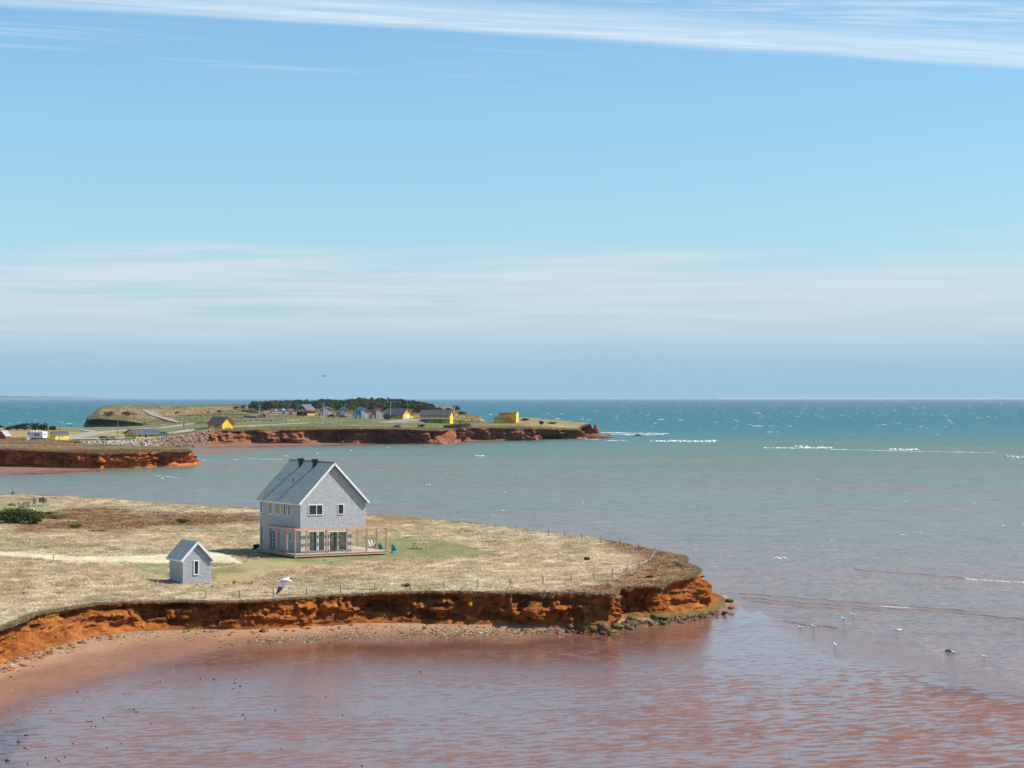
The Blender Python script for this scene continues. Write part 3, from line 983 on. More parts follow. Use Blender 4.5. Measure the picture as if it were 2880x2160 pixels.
def land_at(which, px, py):
    """point of a far terrain sheet that shows at a pixel"""
    xs, P, D, Z = TB[which]
    pr = np.array([np.interp(px, xs, P[:, i]) for i in range(P.shape[1])])
    dr = np.array([np.interp(px, xs, D[:, i]) for i in range(P.shape[1])])
    zr = np.array([np.interp(px, xs, Z[:, i]) for i in range(P.shape[1])])
    ts = np.linspace(0, len(dr) - 1, 400)
    dd, zz = np.interp(ts, np.arange(len(dr)), dr), np.interp(ts, np.arange(len(dr)), zr)
    rows = HZ + (H - zz) / dd * F
    i = int(np.argmin(np.abs(rows - py)))
    d = float(dd[i])
    return Vector(((px - 1440) / F * d, d, float(zz[i])))


def far_sheet(which, x0, x1, ncol, nrow, name, label, coverf, rough=.35):
    xs, P, D, Z = TB[which]
    cx = np.linspace(x0, x1, ncol)
    dc = np.stack([np.interp(cx, xs, D[:, i]) for i in range(4)], 0)
    zc_ = np.stack([np.interp(cx, xs, Z[:, i]) for i in range(4)], 0)
    t = np.linspace(0, 3, nrow)
    i0 = np.clip(np.floor(t).astype(int), 0, 2)
    fr = (t - i0)[:, None]
    Dd = dc[i0] * (1 - fr) + dc[i0 + 1] * fr
    Zz = zc_[i0] * (1 - fr) + zc_[i0 + 1] * fr
    X = (cx[None] - 1440) / F * Dd
    bl = np.minimum(sstep(t, 0, .15), sstep(3 - t, 0, .1))[:, None]
    Zz = Zz + rough * bl * (fbm(X / 14, Dd / 20, 0, 3, 61) - .5)
    px = np.broadcast_to(cx[None], X.shape)
    py = HZ + (H - Zz) / Dd * F
    c = coverf(X.ravel(), Dd.ravel(), px.ravel(), py.ravel())
    o = link(name, np_mesh(name, np.stack([X, Dd, Zz], -1).reshape(-1, 3), grid_faces(*X.shape), c, smooth=True), None, ground_mat())
    tag(o, label, 'ground', kind='structure')
    return o


def edge_of(which, xs, foot, row=0):
    txs, P, D, Z = TB[which]
    tops = []
    for x in xs:
        d, z = float(np.interp(x, txs, D[:, row])), float(np.interp(x, txs, Z[:, row]))
        tops.append(((x - 1440) / F * d, d, z))
    feet = [tuple(at(fx_, fy_, fz_)) for fx_, fy_, fz_ in foot]
    return tops, feet


def cover_bank(x, y, px, py):
    n1, n2 = fbm(x / 25, y / 25, 0, 4, 71), fbm(x / 5, y / 9, 0, 3, 73)
    c = np.array((.33, .245, .130)) * (.75 + .5 * n2[:, None])
    m = (sstep(n1, .42, .62) * .75 + .5 * (1 - sstep(y - np.interp(px, TB['bank'][0], TB['bank'][2][:, 0]), 5, 30)) * sstep(-px, -330, -150))[:, None]
    m = np.clip(m, 0, .85)
    return c * (1 - m) + np.array((.21, .115, .062)) * (.8 + .4 * n2[:, None]) * m


def cover_far(x, y, px, py):
    n1, n2 = fbm(x / 40, y / 60, 0, 4, 81), fbm(x / 8, y / 16, 0, 3, 83)
    tan = np.array((.30, .225, .105)) * (.75 + .5 * n2[:, None])
    grn = np.array((.135, .145, .050)) * (.8 + .4 * n2[:, None])
    g = sstep(n1 + .25 * (sstep(px, 420, 620) - .3), .36, .58)
    g = g * (1 - sstep(-px, -260, -150) * .4)
    ed = np.interp(px, TB['far'][0], TB['far'][2][:, 0])
    g = g * sstep(y - ed, 8, 30)                     # dry rim along the cliff
    g = np.where(px > 1440, g * .3, g)
    brown = sstep(fbm(x / 16, y / 30, 3, 3, 87), .58, .72)[:, None] * np.where(px > 1440, .75, .25)[:, None]
    c = tan * (1 - g[:, None]) + grn * g[:, None]
    return c * (1 - brown) + np.array((.19, .115, .055)) * brown


def cover_hill(x, y, px, py):
    n1, n2 = fbm(x / 45, y / 50, 0, 4, 91), fbm(x / 9, y / 14, 0, 3, 93)
    tan = np.array((.29, .200, .095)) * (.75 + .5 * n2[:, None])
    grn = np.array((.150, .150, .055)) * (.8 + .4 * n2[:, None])
    g = sstep(n1, .45, .62)[:, None] * .8
    c = tan * (1 - g) + grn * g
    b = (sstep(px, 560, 620) * (1 - sstep(px, 700, 740)) * (1 - sstep(py, 1139, 1146)))[:, None]
    c = c * (1 - b) + np.array((.17, .085, .055)) * b
    s = ((1 - sstep(np.abs(px - 262), 14, 30)) * sstep(py, 1145, 1160))[:, None] * .6
    return c * (1 - s) + np.array((.13, .10, .07)) * s


far_sheet('bank', -500, 535, 420, 90, 'bay_point_ground', 'low point of dry grass across the near bay', cover_bank)
far_sheet('far', -500, 1663, 900, 130, 'far_shore_ground', 'campground meadow on the far shore', cover_far)
far_sheet('hill', 237, 1366, 420, 90, 'far_hill_ground', 'grassy hill behind the campground', cover_hill)

m_bank = cliff_mat('bank_cliff', (.46, .135, .032), (.26, .066, .022), (.15, .105, .055), True, .5, 1.5, .5)
m_far = cliff_mat('far_cliff', (.30, .105, .048), (.17, .065, .038), (.125, .078, .048), False, .5, 2.2, .45)
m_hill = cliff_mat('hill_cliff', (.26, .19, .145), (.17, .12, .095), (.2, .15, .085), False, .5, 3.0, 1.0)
xs_b = [-500, 0, 60, 108, 160, 217, 282, 338, 390, 445, 490, 521, 535, 537]
ft_b = [(-500, 1313, .5), (0, 1313, .5), (60, 1314, .5), (108, 1315, .5), (160, 1315, .5), (217, 1316, .5), (282, 1316, .5), (338, 1313, .5), (390, 1311, .5),
        (445, 1309, .4), (495, 1308, .4), (530, 1307, .3), (556, 1304, .2), (560, 1300, .2)]
tb_, fb_ = edge_of('bank', xs_b, ft_b)
tb_[-1] = tuple(atd(536, 1264, 671))
o, *_ = cliff_strip('bay_point_cliff', tb_, fb_, .35, 40, m_bank, 31, amp=2.6, lip=.6, inset=1.6, sharp=1.7, talus=.5, under=([-500, 0, 60, 130, 260, 300, 400, 470, 540], [.2, .2, .4, .5, .5, .4, .2, .1, 0]), colk=1.7, bedk=.6)
tag(o, 'orange red cliff of the low point across the bay', 'cliff', kind='structure')
xs_f = [585, 600, 650, 700, 760, 800, 850, 900, 950, 1000, 1060, 1130, 1190, 1240, 1262, 1290, 1321, 1370, 1440, 1503, 1530, 1560, 1600, 1626, 1632, 1657, 1663]
ft_f = [(583, 1250, .5), (600, 1249, .5), (655, 1250, .5), (700, 1248, .5), (760, 1248, .5), (800, 1247.5, .5), (850, 1248, .5), (905, 1247, .5), (950, 1246.5, .5), (1005, 1247, .5),
        (1060, 1245, .5), (1130, 1245.5, .5), (1190, 1246, .5), (1243, 1247, .4), (1268, 1246, .4), (1295, 1240, .5), (1325, 1238, .5), (1375, 1237, .5), (1440, 1237, .4), (1507, 1237.5, .3),
        (1532, 1233, .3), (1562, 1233, .3), (1602, 1233, .3), (1640, 1232.5, .2), (1658, 1230, .2), (1672, 1229, .2), (1678, 1228, .2)]
tf_, ff_ = edge_of('far', xs_f, ft_f)
o, *_ = cliff_strip('far_shore_cliff', tf_, ff_, .5, 36, m_far, 41, amp=3.3, lip=.6, inset=2.2, sharp=2.0, talus=.3, under=([580, 640, 660, 700, 900, 1200, 1250, 1320, 1400, 1600, 1640], [.2, .4, .8, .2, .5, .6, .2, .3, .6, .7, .2]), colk=2.3, bedk=.45)
tag(o, 'dark red sandstone cliff along the far shore', 'cliff', kind='structure')
xs_h = [237, 246, 262, 275, 290, 350, 400, 440]
th_, fh_ = edge_of('hill', xs_h, [(236, 1200.5, 2.3), (244, 1201, 2.3), (262, 1201, 2.3), (275, 1201, 2.3), (290, 1201.5, 2.3), (350, 1201.5, 2.6), (402, 1202, 3.0), (445, 1203, 3.3)])
o, *_ = cliff_strip('hill_cliff', th_, fh_, 1.0, 24, m_hill, 43, amp=2.2, lip=.5, inset=2.5, sharp=3.0, talus=.3)
tag(o, 'shaded grey cliff below the far hill', 'cliff', kind='structure')


def ribbon(name, label, which, pts, width, mat, lift=.22, kind='structure'):
    """a road or track laid on a far terrain sheet"""
    xs = [p[0] for p in pts]
    P = []
    for i in range(len(pts) - 1):
        n = max(2, int(math.hypot(pts[i + 1][0] - pts[i][0], 4 * (pts[i + 1][1] - pts[i][1])) / 6))
        for k in range(n):
            t = k / n
            P.append(land_at(which, pts[i][0] * (1 - t) + pts[i + 1][0] * t, pts[i][1] * (1 - t) + pts[i + 1][1] * t))
    P.append(land_at(which, *pts[-1]))
    V, Fc = [], []
    for i, p in enumerate(P):
        d = (P[min(i + 1, len(P) - 1)] - P[max(i - 1, 0)])
        d.z = 0
        d.normalize()
        s = Vector((d.y, -d.x, 0)) * width / 2
        a, b = p + s, p - s
        V += [(a.x, a.y, p.z + lift), (b.x, b.y, p.z + lift), (a.x, a.y, p.z - .5), (b.x, b.y, p.z - .5)]
        if i:
            k = 4 * i
            Fc += [(k - 4, k - 3, k + 1, k), (k - 4, k, k + 2, k - 2), (k - 3, k - 1, k + 3, k + 1)]
    me = bpy.data.meshes.new(name)
    me.from_pydata(V, [], Fc)
    o = link(name, me, None, mat)
    tag(o, label, 'road', kind=kind)


road = pmat('gravel_road', (.30, .26, .225), .9, .12, .15)
ribbon('road', 'grey gravel road leading past the yellow bungalow', 'far', [(165, 1236), (200, 1229), (240, 1222), (272, 1216), (330, 1212), (400, 1207), (450, 1204)], 9, road)
ribbon('road', 'gravel road joining from the low meadow at the left', 'far', [(272, 1216), (235, 1210), (200, 1208), (165, 1207)], 4.5, road)
ribbon('road', 'gravel forecourt between the parked cars', 'far', [(240, 1236), (300, 1234), (370, 1234)], 10, road)
ribbon('road', 'long gravel road behind the yellow house with red trim', 'far', [(440, 1220), (500, 1216), (545, 1208), (580, 1204.5), (660, 1200), (760, 1195), (860, 1190), (960, 1188.5), (1060, 1189), (1180, 1188)], 6, road)
ribbon('path', 'gravel track along the cliff rim of the campground', 'far', [(650, 1204.5), (760, 1202), (900, 1201), (1060, 1200), (1150, 1200)], 2.6, road)
ribbon('road', 'gravel road from the hill to the junction', 'hill', [(410, 1153), (425, 1160), (440, 1168), (465, 1176), (490, 1183), (515, 1189)], 7, road)
ribbon('road', 'gravel road crossing the middle of the meadow', 'far', [(440, 1205), (480, 1200), (520, 1195), (560, 1190), (620, 1187), (700, 1184), (780, 1182), (830, 1181)], 6, road)
ribbon('road', 'gravel loop below the hill', 'hill', [(455, 1172), (520, 1169), (600, 1167), (690, 1166)], 4.5, road)
ribbon('road', 'gravel drive to the yellow barn', 'far', [(1060, 1188), (1110, 1186), (1140, 1183), (1165, 1180), (1182, 1180)], 9, road)
ribbon('road', 'gravel parking lot under the trees', 'hill', [(745, 1160), (790, 1161), (850, 1165)], 10, pmat('pale_gravel', (.42, .37, .31), .9, .1, .2))

# far strip of sand and a low coast under the sky
sb = MB()
for i in range(60):
    a, b = 2020 + i * 16, 2020 + (i + 1) * 16 + 1
    ha = 14 + 9 * random.random()
    d = 45000
    p, q = atd(a, HZ, d), atd(b, HZ, d)
    sb.prism([(d, 0), (d + 400, ha * .9), (d + 900, ha), (d + 2000, 0)], 'x', p.x, q.x)
o = sb.build('dune_bar', pmat('pale_dune', (.45, .40, .34), .9, .1, .01))
tag(o, 'pale line of dunes on the right horizon', 'dunes', kind='structure')
V, Fc = [], []
for i in range(80):
    x = -600 + i * 12
    d = 45000
    hh = 70 * max(0, math.exp(-((x + 40) / 210) ** 2)) + 30 * max(0, 1 - abs(x - 200) / 180) + 6 * math.sin(i * 1.3)
    hh = max(hh, 1.0)
    p = atd(x, HZ, d)
    V += [(p.x, d, 0), (p.x, d + 500, hh), (p.x, d + 2500, 0)]
    if i:
        k = 3 * i
        Fc += [(k - 3, k, k + 1, k - 2), (k - 2, k + 1, k + 2, k - 1)]
me = bpy.data.meshes.new('far_hills')
me.from_pydata(V, [], Fc)
tag(link('far_hills', me, None, pmat('far_coast', (.10, .12, .12), .95, .1, .001)), 'faint hills on the left horizon', 'hills', kind='structure')

# thin sea haze in the air
hz = MB().box(-62000, 62000, -200, 61000, -1.5, 32).build('haze', None)
hm = bpy.data.materials.new('haze')
hm.use_nodes = True
hm.node_tree.nodes.clear()
pv_ = hm.node_tree.nodes.new('ShaderNodeVolumePrincipled')
pv_.inputs['Density'].default_value = 2.6e-5
pv_.inputs['Color'].default_value = (.66, .82, .92, 1)
pv_.inputs['Anisotropy'].default_value = .2
ho_ = hm.node_tree.nodes.new('ShaderNodeOutputMaterial')
hm.node_tree.links.new(pv_.outputs[0], ho_.inputs['Volume'])
hz.data.materials.append(hm)
tag(hz, 'thin sea haze in the air', 'haze', kind='stuff')
# ------------------------------------------------------------------ the shingled house
GX = math.radians(29.7)
cedar = pmat('weathered_cedar', (1, 1, 1), .85, .10, 9.0, attr=True, spec=.2)
side_wall = pmat('cedar_sheathing', (.24, .245, .25), .9, .1, 6.0)
white = pmat('white_trim', (.72, .73, .74), .55, .05, 3.0)
whitew = pmat('white_window_frame', (.76, .78, .80), .4, .03, 3.0)
roofm = pmat('green_grey_roof', (1, 1, 1), .9, .10, 14.0, attr=True, spec=.15)
lumber = pmat('fresh_lumber', (.46, .245, .145), .7, .14, 3.0, stretch=(1, 1, .3), spec=.25)
lumber_b = pmat('pale_lumber', (.56, .36, .27), .7, .12, 3.0, spec=.25)
deckm = pmat('deck_boards', (.52, .40, .33), .75, .12, 5.0)
boardm = pmat('vertical_boards', (1, 1, 1), .85, .08, 6.0, attr=True)
darkm = pmat('black_metal', (.012, .012, .013), .5, .2, 5.0)
conc = pmat('concrete', (.40, .39, .37), .9, .1, 5.0)


def glass_mat(name, c=(.02, .03, .03), rough=.03, spec=.6):
    if name in MATS:
        return MATS[name]
    m, g, b, out = new_mat(name)
    v = g.n('ShaderNodeTexCoord').outputs['Object']
    n = g.noise(v, 1.4, 3.0, .5)
    g.put(b.inputs['Base Color'], g.mix(g.step(n, .4, .65), c, tuple(x * 2.2 for x in c)))
    b.inputs['Roughness'].default_value = rough
    b.inputs['Specular IOR Level'].default_value = spec
    MATS[name] = m
    return m


def clear_glass():
    if 'clear_glass' in MATS:
        return MATS['clear_glass']
    m, g, b, out = new_mat('clear_glass')
    gl = g.n('ShaderNodeBsdfGlossy')
    gl.inputs['Roughness'].default_value = .02
    tr = g.n('ShaderNodeBsdfTransparent')
    g.put(tr.inputs['Color'], (.66, .92, .90))
    fr = g.n('ShaderNodeFresnel')
    fr.inputs[0].default_value = 1.5
    n = g.noise(g.n('ShaderNodeTexCoord').outputs['Object'], .8, 2.0)
    mx = g.n('ShaderNodeMixShader')
    g.put(mx.inputs[0], g.math('ADD', g.math('MULTIPLY', fr.outputs[0], 1.0), g.math('MULTIPLY', n, .30)))
    m.node_tree.links.new(tr.outputs[0], mx.inputs[1])
    m.node_tree.links.new(gl.outputs[0], mx.inputs[2])
    m.node_tree.links.new(mx.outputs[0], out.inputs['Surface'])
    MATS['clear_glass'] = m
    return m


pane_dark = glass_mat('window_glass', (.012, .020, .018))
pane_warm = glass_mat('window_glass_warm', (.24, .17, .07), .08, .5)


def shingles(inside, u0, u1, z0, z1, place, seed, course=.128, base=(.48, .47, .455), spread=.07, holes=()):
    """weathered cedar shingles as small tapered boards; place(u, z, out) gives a point"""
    r = random.Random(seed)
    mb = MB()
    z = z0
    k = 0
    while z < z1 - .02:
        u = u0 - r.random() * .1
        while u < u1:
            w = r.uniform(.09, .20)
            a, b = max(u, u0), min(u + w - .006, u1)
            u += w
            if b - a < .03:
                continue
            um, zm = (a + b) / 2, z + course / 2
            if not inside(um, zm) or any(h[0] < um < h[1] and h[2] < zm < h[3] for h in holes):
                continue
            v = 1 + r.gauss(0, spread)
            t = r.random()
            c = (base[0] * v * (1 + .10 * (t - .5)), base[1] * v, base[2] * v * (1 - .08 * (t - .5)))
            th, lo = .034 + r.random() * .012, z - r.random() * .012
            P = [place(a, lo, th), place(b, lo, th), place(b, z + course * 1.05, .004), place(a, z + course * 1.05, .004),
                 place(a, lo, .0), place(b, lo, .0)]
            mb.add(P, [(0, 1, 2, 3), (4, 5, 1, 0), (4, 0, 3), (5, 2, 1)], c)
        z += course
        k += 1
    return mb


def roof_tiles(L, y0, y1, place, seed, course=.17, base=(.39, .425, .375)):
    """courses of slate coloured shingles; s runs down the slope, y along the ridge"""
    r = random.Random(seed)
    mb = MB()
    n = int(L / course)
    for i in range(n + 1):
        s = i * course
        y = y0
        while y < y1:
            w = r.uniform(.22, .42)
            a, b = y, min(y + w, y1)
            y += w
            if b - a < .04:
                continue
            v = 1 + r.gauss(0, .09)
            c = (base[0] * v, base[1] * v, base[2] * v)
            s1 = min(s + course, L)
            up = max(s - .05, 0)
            P = [place(s1, a, .036), place(s1, b - .008, .036), place(up, b - .008, .010), place(up, a, .010), place(s1, a, .0), place(s1, b - .008, .0)]
            mb.add(P, [(0, 1, 2, 3), (4, 5, 1, 0), (4, 0, 3), (5, 2, 1)], c)
    return mb


def window(parent, face, a0, a1, z0, z1, n=1, pane=None, fr=.07, depth=.06, name='window', off=.03, splits=None):
    """framed window on the gable face ('g': a along x, y=0) or the side face ('s': a along y, x=0)"""
    pane = pane or pane_dark
    P = (lambda a, o, z: (a, -o - off, z)) if face == 'g' else (lambda a, o, z: (-o - off, a, z))

    def bx(mb, p0, p1, o0, o1, q0, q1):
        A, B = P(p0, o0, q0), P(p1, o1, q1)
        mb.box(min(A[0], B[0]), max(A[0], B[0]), min(A[1], B[1]), max(A[1], B[1]), q0, q1)
    pm = MB()
    bx(pm, a0 + fr * .5, a1 - fr * .5, -.05, .012, z0 + fr * .5, z1 - fr * .5)
    wnd = pm.build(name, pane, parent)
    fm = MB()
    bx(fm, a0, a1, -.02, depth, z1 - fr, z1)
    bx(fm, a0, a1, -.02, depth + .02, z0, z0 + fr)
    bx(fm, a0, a0 + fr, -.02, depth - .002, z0 + fr, z1 - fr)
    bx(fm, a1 - fr, a1, -.02, depth - .002, z0 + fr, z1 - fr)
    sp = splits if splits is not None else [a0 + (a1 - a0) * i / n for i in range(1, n)]
    for s in sp:
        bx(fm, s - fr * .4, s + fr * .4, -.02, depth - .004, z0 + fr, z1 - fr)
    fm.build('frame', whitew, wnd)
    return wnd


HX = Vector((-24.403, 239.1, 0))
house = empty('house', (HX.x, HX.y, 0), GX, 'tall grey cedar shingled house with green grey gable roof and timber deck', 'house')
W, L = 8.27, 12.1
ZD, ZB, ZE, ZR = 3.50, 6.12, 9.40, 13.72     # deck, upper floor underside, eave line at the wall, ridge
slope = (ZR - ZE) / (W / 2)
gz = lambda a: ZE + slope * min(a, W - a)
# wall cores
mb = MB()
mb.prism([(0, ZB), (W, ZB), (W, ZE), (W / 2, ZR), (0, ZE)], 'y', .0, L)
mb.build('upper_wall', side_wall, house)
G1 = 6.5
mb = MB()
# lower walls, with openings on the deck side left for the glazed doors
OP = [(.98, 2.09, 3.63, 6.03), (2.18, 3.06, 3.63, 6.03), (3.57, 5.85, 3.50, 5.91)]
edges = [0.0, .98, 2.09, 2.18, 3.06, 3.57, 5.85, G1]
for i in range(7):
    a, b = edges[i], edges[i + 1]
    if i % 2 == 0:
        mb.box(a, b, 0, .2, 3.2, ZB)
    else:
        o_ = OP[i // 2]
        if o_[2] > 3.5:
            mb.box(a, b, 0, .2, 3.2, o_[2])
        mb.box(a, b, 0, .2, o_[3], ZB)
mb.box(0, .2, .2, L, 3.2, ZB)
mb.box(G1 - .2, G1, .2, .8, 3.2, ZB)
mb.box(G1 - .2, G1, 3.9, L, 3.2, ZB)
mb.box(G1 - .2, G1, .8, 3.9, 5.95, ZB)  # unseen side opening, added to let sun into the rooms
mb.box(G1 - .2, G1, .8, 3.9, 3.2, 3.50)
mb.box(.2, G1 - .2, L - .2, L, 3.2, ZB)
mb.build('lower_wall', side_wall, house)
inn = pmat('interior_floor', (.30, .27, .24), .6, .2, 2.0)
MB().box(.2, G1 - .2, .2, L - .2, 3.40, 3.47).build('interior_floor', inn, house)
MB().box(.2, G1 - .2, 4.6, 4.7, 3.47, ZB).build('interior_partition', pmat('interior_paint', (.72, .78, .78), .8, .1, 2.0), house)
tb = MB()
tb.box(3.8, 5.2, 1.5, 2.4, 4.18, 4.23)
for a in (3.9, 5.1):
    for b_ in (1.6, 2.3):
        tb.box(a - .04, a + .04, b_ - .04, b_ + .04, 3.47, 4.18)
tb.build('interior_table', lumber, house)
MB().box(1.1, 2.9, 1.6, 2.2, 3.47, 4.35).build('interior_counter', pmat('interior_white', (.55, .58, .56), .6, .1, 2.0), house)
MB().box(1.3, 2.4, 4.45, 4.59, 4.5, 5.6).build('interior_cabinet', pmat('interior_dark', (.03, .03, .03), .6, .1, 2.0), house)
# shingle cladding
GW = [(.95, 2.80, 7.83, 9.08), (4.66, 5.48, 7.83, 9.07)]
mb = shingles(lambda a, z: z < gz(a) - .03, .04, W - .04, ZB + .02, ZR, lambda a, z, o: (a, -o - .002, z), 3, holes=GW, base=(.44, .44, .44))
tag(mb.build('gable_shingles', cedar, house), kind='stuff')
SW = [(11.06, 11.78, 7.60, 9.05), (7.74, 9.24, 7.60, 9.04), (5.55, 7.28, 7.57, 9.03), (4.01, 4.76, 7.55, 9.05), (2.72, 3.48, 7.56, 9.04)]
mb = shingles(lambda b, z: True, .04, L - .04, ZB + .02, ZE, lambda b, z, o: (-o - .002, b, z), 4, holes=SW)  # paler tone than the gable stands in for bounced light on this wall
tag(mb.build('side_shingles', cedar, house), kind='stuff')
DW = [(7.50, 8.60, 3.50, 5.58), (2.32, 3.10, 4.72, 5.90), (.62, 1.17, 4.70, 5.92)]
mb = shingles(lambda b, z: True, .04, L - .04, 3.30, ZB, lambda b, z, o: (-o - .002, b, z), 5, holes=DW)
tag(mb.build('porch_shingles', cedar, house), kind='stuff')
mb = shingles(lambda b, z: True, 0.05, L, ZB + .02, ZE, lambda b, z, o: (W + o + .002, b, z), 6)
tag(mb.build('far_side_shingles', cedar, house), kind='stuff')
# vertical boards on the lower gable wall
mb = MB()
r_ = random.Random(2)
a = .02
while a < G1 - .02:
    w = .125
    b = min(a + w - .012, G1 - .01)
    v = 1 + r_.gauss(0, .07)
    c = (.50 * v, .475 * v, .43 * v)
    cuts = [(3.42, ZB)]
    for o_ in OP:
        if b > o_[0] - .02 and a < o_[1] + .02:
            cuts = [(3.42, o_[2])] if o_[2] > 3.5 else []
            cuts.append((o_[3], ZB))
    for z0, z1 in cuts:
        if z1 - z0 > .03:
            mb.box(a, b, -.028, -.002, z0, z1, c)
    a += w
tag(mb.build('vertical_boards', boardm, house), kind='stuff')
# roof: two slabs with shingle courses
ov, og = .36, .38
Ls = math.hypot(W / 2 + ov, slope * (W / 2 + ov))
cs, sn = (W / 2 + ov) / Ls, slope * (W / 2 + ov) / Ls
for sgn, nm in ((-1, 'left'), (1, 'right')):
    def place(s, y, o, sgn=sgn):
        return (W / 2 + sgn * (s * cs + o * sn), y, ZR + .20 - s * sn + o * cs)
    mb = MB()
    P = [place(0, -og, -.02), place(Ls, -og, -.02), place(Ls, L + og, -.02), place(0, L + og, -.02),
         place(0, -og, -.16), place(Ls, -og, -.16), place(Ls, L + og, -.16), place(0, L + og, -.16)]
    mb.add(P, [(0, 1, 2, 3), (7, 6, 5, 4), (0, 4, 5, 1), (1, 5, 6, 2), (2, 6, 7, 3), (3, 7, 4, 0)])
    rf = mb.build('roof', pmat('roof_deck', (.10, .115, .11), .9, .1, 5.0), house)
    tag(roof_tiles(Ls, -og, L + og, place, 8 + sgn).build('roof_shingles', roofm, rf), kind='stuff')
    for y, d in ((-og - .045, 1), (L + og + .012, 1)):
        mb = MB()
        P = []
        for s, o in ((0, .03), (Ls + .03, .03), (Ls + .03, -.21), (0, -.21)):
            q = place(s, y, o)
            P += [q, (q[0], q[1] + .035, q[2])]
        mb.add(P, [(0, 2, 4, 6), (7, 5, 3, 1), (0, 1, 3, 2), (2, 3, 5, 4), (4, 5, 7, 6), (6, 7, 1, 0)])
        mb.build('rake_board', white, rf)
    xe = place(Ls, 0, -.10)
    fx0, fx1 = sorted((xe[0] + sgn * .012, xe[0] + sgn * .045))
    MB().box(fx0, fx1, -og, L + og, xe[2] - .13, xe[2] + .13).build('fascia', white, rf)
    mb = MB()
    x0, x1 = sorted((xe[0], 0 if sgn < 0 else W))
    mb.box(x0, x1, -og, L + og, ZE - .23, ZE - .20)
    mb.build('soffit', white, rf)
rc = MB()
for i in range(44):
    y = -og + i * .295
    rc.prism([(W / 2 - .2, ZR + .02), (W / 2, ZR + .262), (W / 2 + .2, ZR + .02), (W / 2, ZR + .225)], 'y', y, y + .28)
tag(rc.build('ridge_cap', pmat('ridge_slate', (.10, .118, .115), .9, .2, 8.0), house), kind='stuff')
# corner boards
for (x0, x1, y0, y1) in ((-.035, .07, -.035, .0), (-.035, -.001, .0, .07), (W - .07, W + .035, -.035, .0)):
    MB().box(x0, x1, y0, y1, ZB, ZE + .02).build('corner_board', pmat('grey_trim', (.45, .46, .47), .8, .08, 4.0), house)
# windows
window(house, 'g', *GW[0], splits=[1.97], fr=.085)
window(house, 'g', *GW[1], fr=.085)
for i, s in enumerate(SW):
    window(house, 's', *s, splits=[8.05] if i == 1 else [], pane=pane_warm if i in (1, 2) else pane_dark, fr=.11, depth=.10)
for s in DW[1:]:
    window(house, 's', *s, fr=.10, depth=.09, pane=pane_warm)
for o_, sp in zip(OP, ([], [], [4.71])):
    wd = window(house, 'g', *o_, splits=sp, fr=.09, pane=clear_glass(), name='patio_door' if sp else 'tall_window', off=-.02, depth=.07)
sg_ = MB()  # glazing on the unseen side, added so sunlight brightens the interior
sg_.box(G1 - .12, G1 - .10, .86, 3.84, 3.56, 5.89)
sd = sg_.build('added_side_glazing', clear_glass(), house)
sf = MB()
for y0_, y1_ in ((.8, .89), (2.3, 2.4), (3.81, 3.9)):
    sf.box(G1 - .15, G1 + .03, y0_, y1_, 3.5, 5.95)
sf.box(G1 - .15, G1 + .03, .89, 2.3, 5.86, 5.95)
sf.box(G1 - .15, G1 + .03, 2.4, 3.81, 5.86, 5.95)
sf.build('frame', whitew, sd)
# front door with four small lights
dm = MB()
dm.box(-.06, .02, 7.55, 8.55, 3.50, 5.55)
door = dm.build('door', pmat('grey_door', (.105, .125, .15), .5, .05, 3.0), house)
for k in range(4):
    MB().box(-.075, -.061, 7.92, 8.16, 3.80 + k * .44, 4.04 + k * .44).build('pane', pmat('frosted_pane', (.42, .47, .44), .3, .05, 3.0), door)
MB().box(-.14, -.062, 8.46, 8.50, 4.45, 4.60).build('handle', darkm, door)
MB().box(-.10, -.03, 8.72, 8.82, 5.05, 5.35).build('wall_lamp', darkm, house)
# roof vents and pipe (vertical, with wider caps)
for y in (3.96, 8.02):
    x0 = 3.55
    zb = ZR + .2 - (W / 2 - x0) * slope
    v = MB()
    v.box(x0 - .20, x0 + .20, y - .20, y + .20, zb - .25, zb + .62)
    vent = v.build('roof_vent', darkm, house)
    MB().box(x0 - .30, x0 + .30, y - .30, y + .30, zb + .62, zb + .92).build('vent_cap', darkm, vent)
x0, y = 1.78, 6.15
zb = ZR + .2 - (W / 2 - x0) * slope
MB().tube([(x0, y, zb - .1), (x0, y, zb + .5)], .055, 8).build('vent_pipe', darkm, house)
# deck
D0, DR, DL = -1.70, 10.34, 8.45
fr_ = MB()
zt = ZD - .04
# frame joists
fr_.box(-1.46, DR, D0, D0 + .05, 3.18, zt - .03)
fr_.box(-1.46, -1.41, D0 + .05, DL, 3.18, zt - .03)
fr_.box(DR - .05, DR, D0 + .05, 7.4, 3.18, zt - .03)
fr_.box(-1.41, 0, DL - .05, DL, 3.18, zt - .03)
deck = fr_.build('deck', lumber_b, house)
bd = MB()
y = D0 - .03
while y < 7.4:
    x_a = -1.49 if y < DL else -.02
    if y < -.14:
        bd.box(x_a, DR + .03, y, y + .135, zt - .028, ZD)
    else:
        bd.box(-1.49, -.04, y, y + .135, zt - .028, ZD)
        bd.box(G1 + .03, DR + .03, y, y + .135, zt - .028, ZD)
    y += .143
while y < DL:
    bd.box(-1.49, -.04, y, y + .135, zt - .028, ZD)
    y += .143
tag(bd.build('deck_boards', deckm, deck), kind='stuff')
MB().box(-1.515, DR + .05, D0 - .055, D0 - .032, 3.36, 3.47).build('deck_edge', pmat('red_brown_edge', (.27, .10, .055), .7, .1, 3.0), deck)
MB().box(-1.515, DR + .05, D0 - .05, D0 - .03, 3.22, 3.345).build('deck_rim', lumber_b, deck)
MB().box(-1.52, -1.495, D0, DL, 3.22, 3.47).build('deck_rim', pmat('shaded_rim', (.40, .22, .16), .7, .1, 3.0), deck)
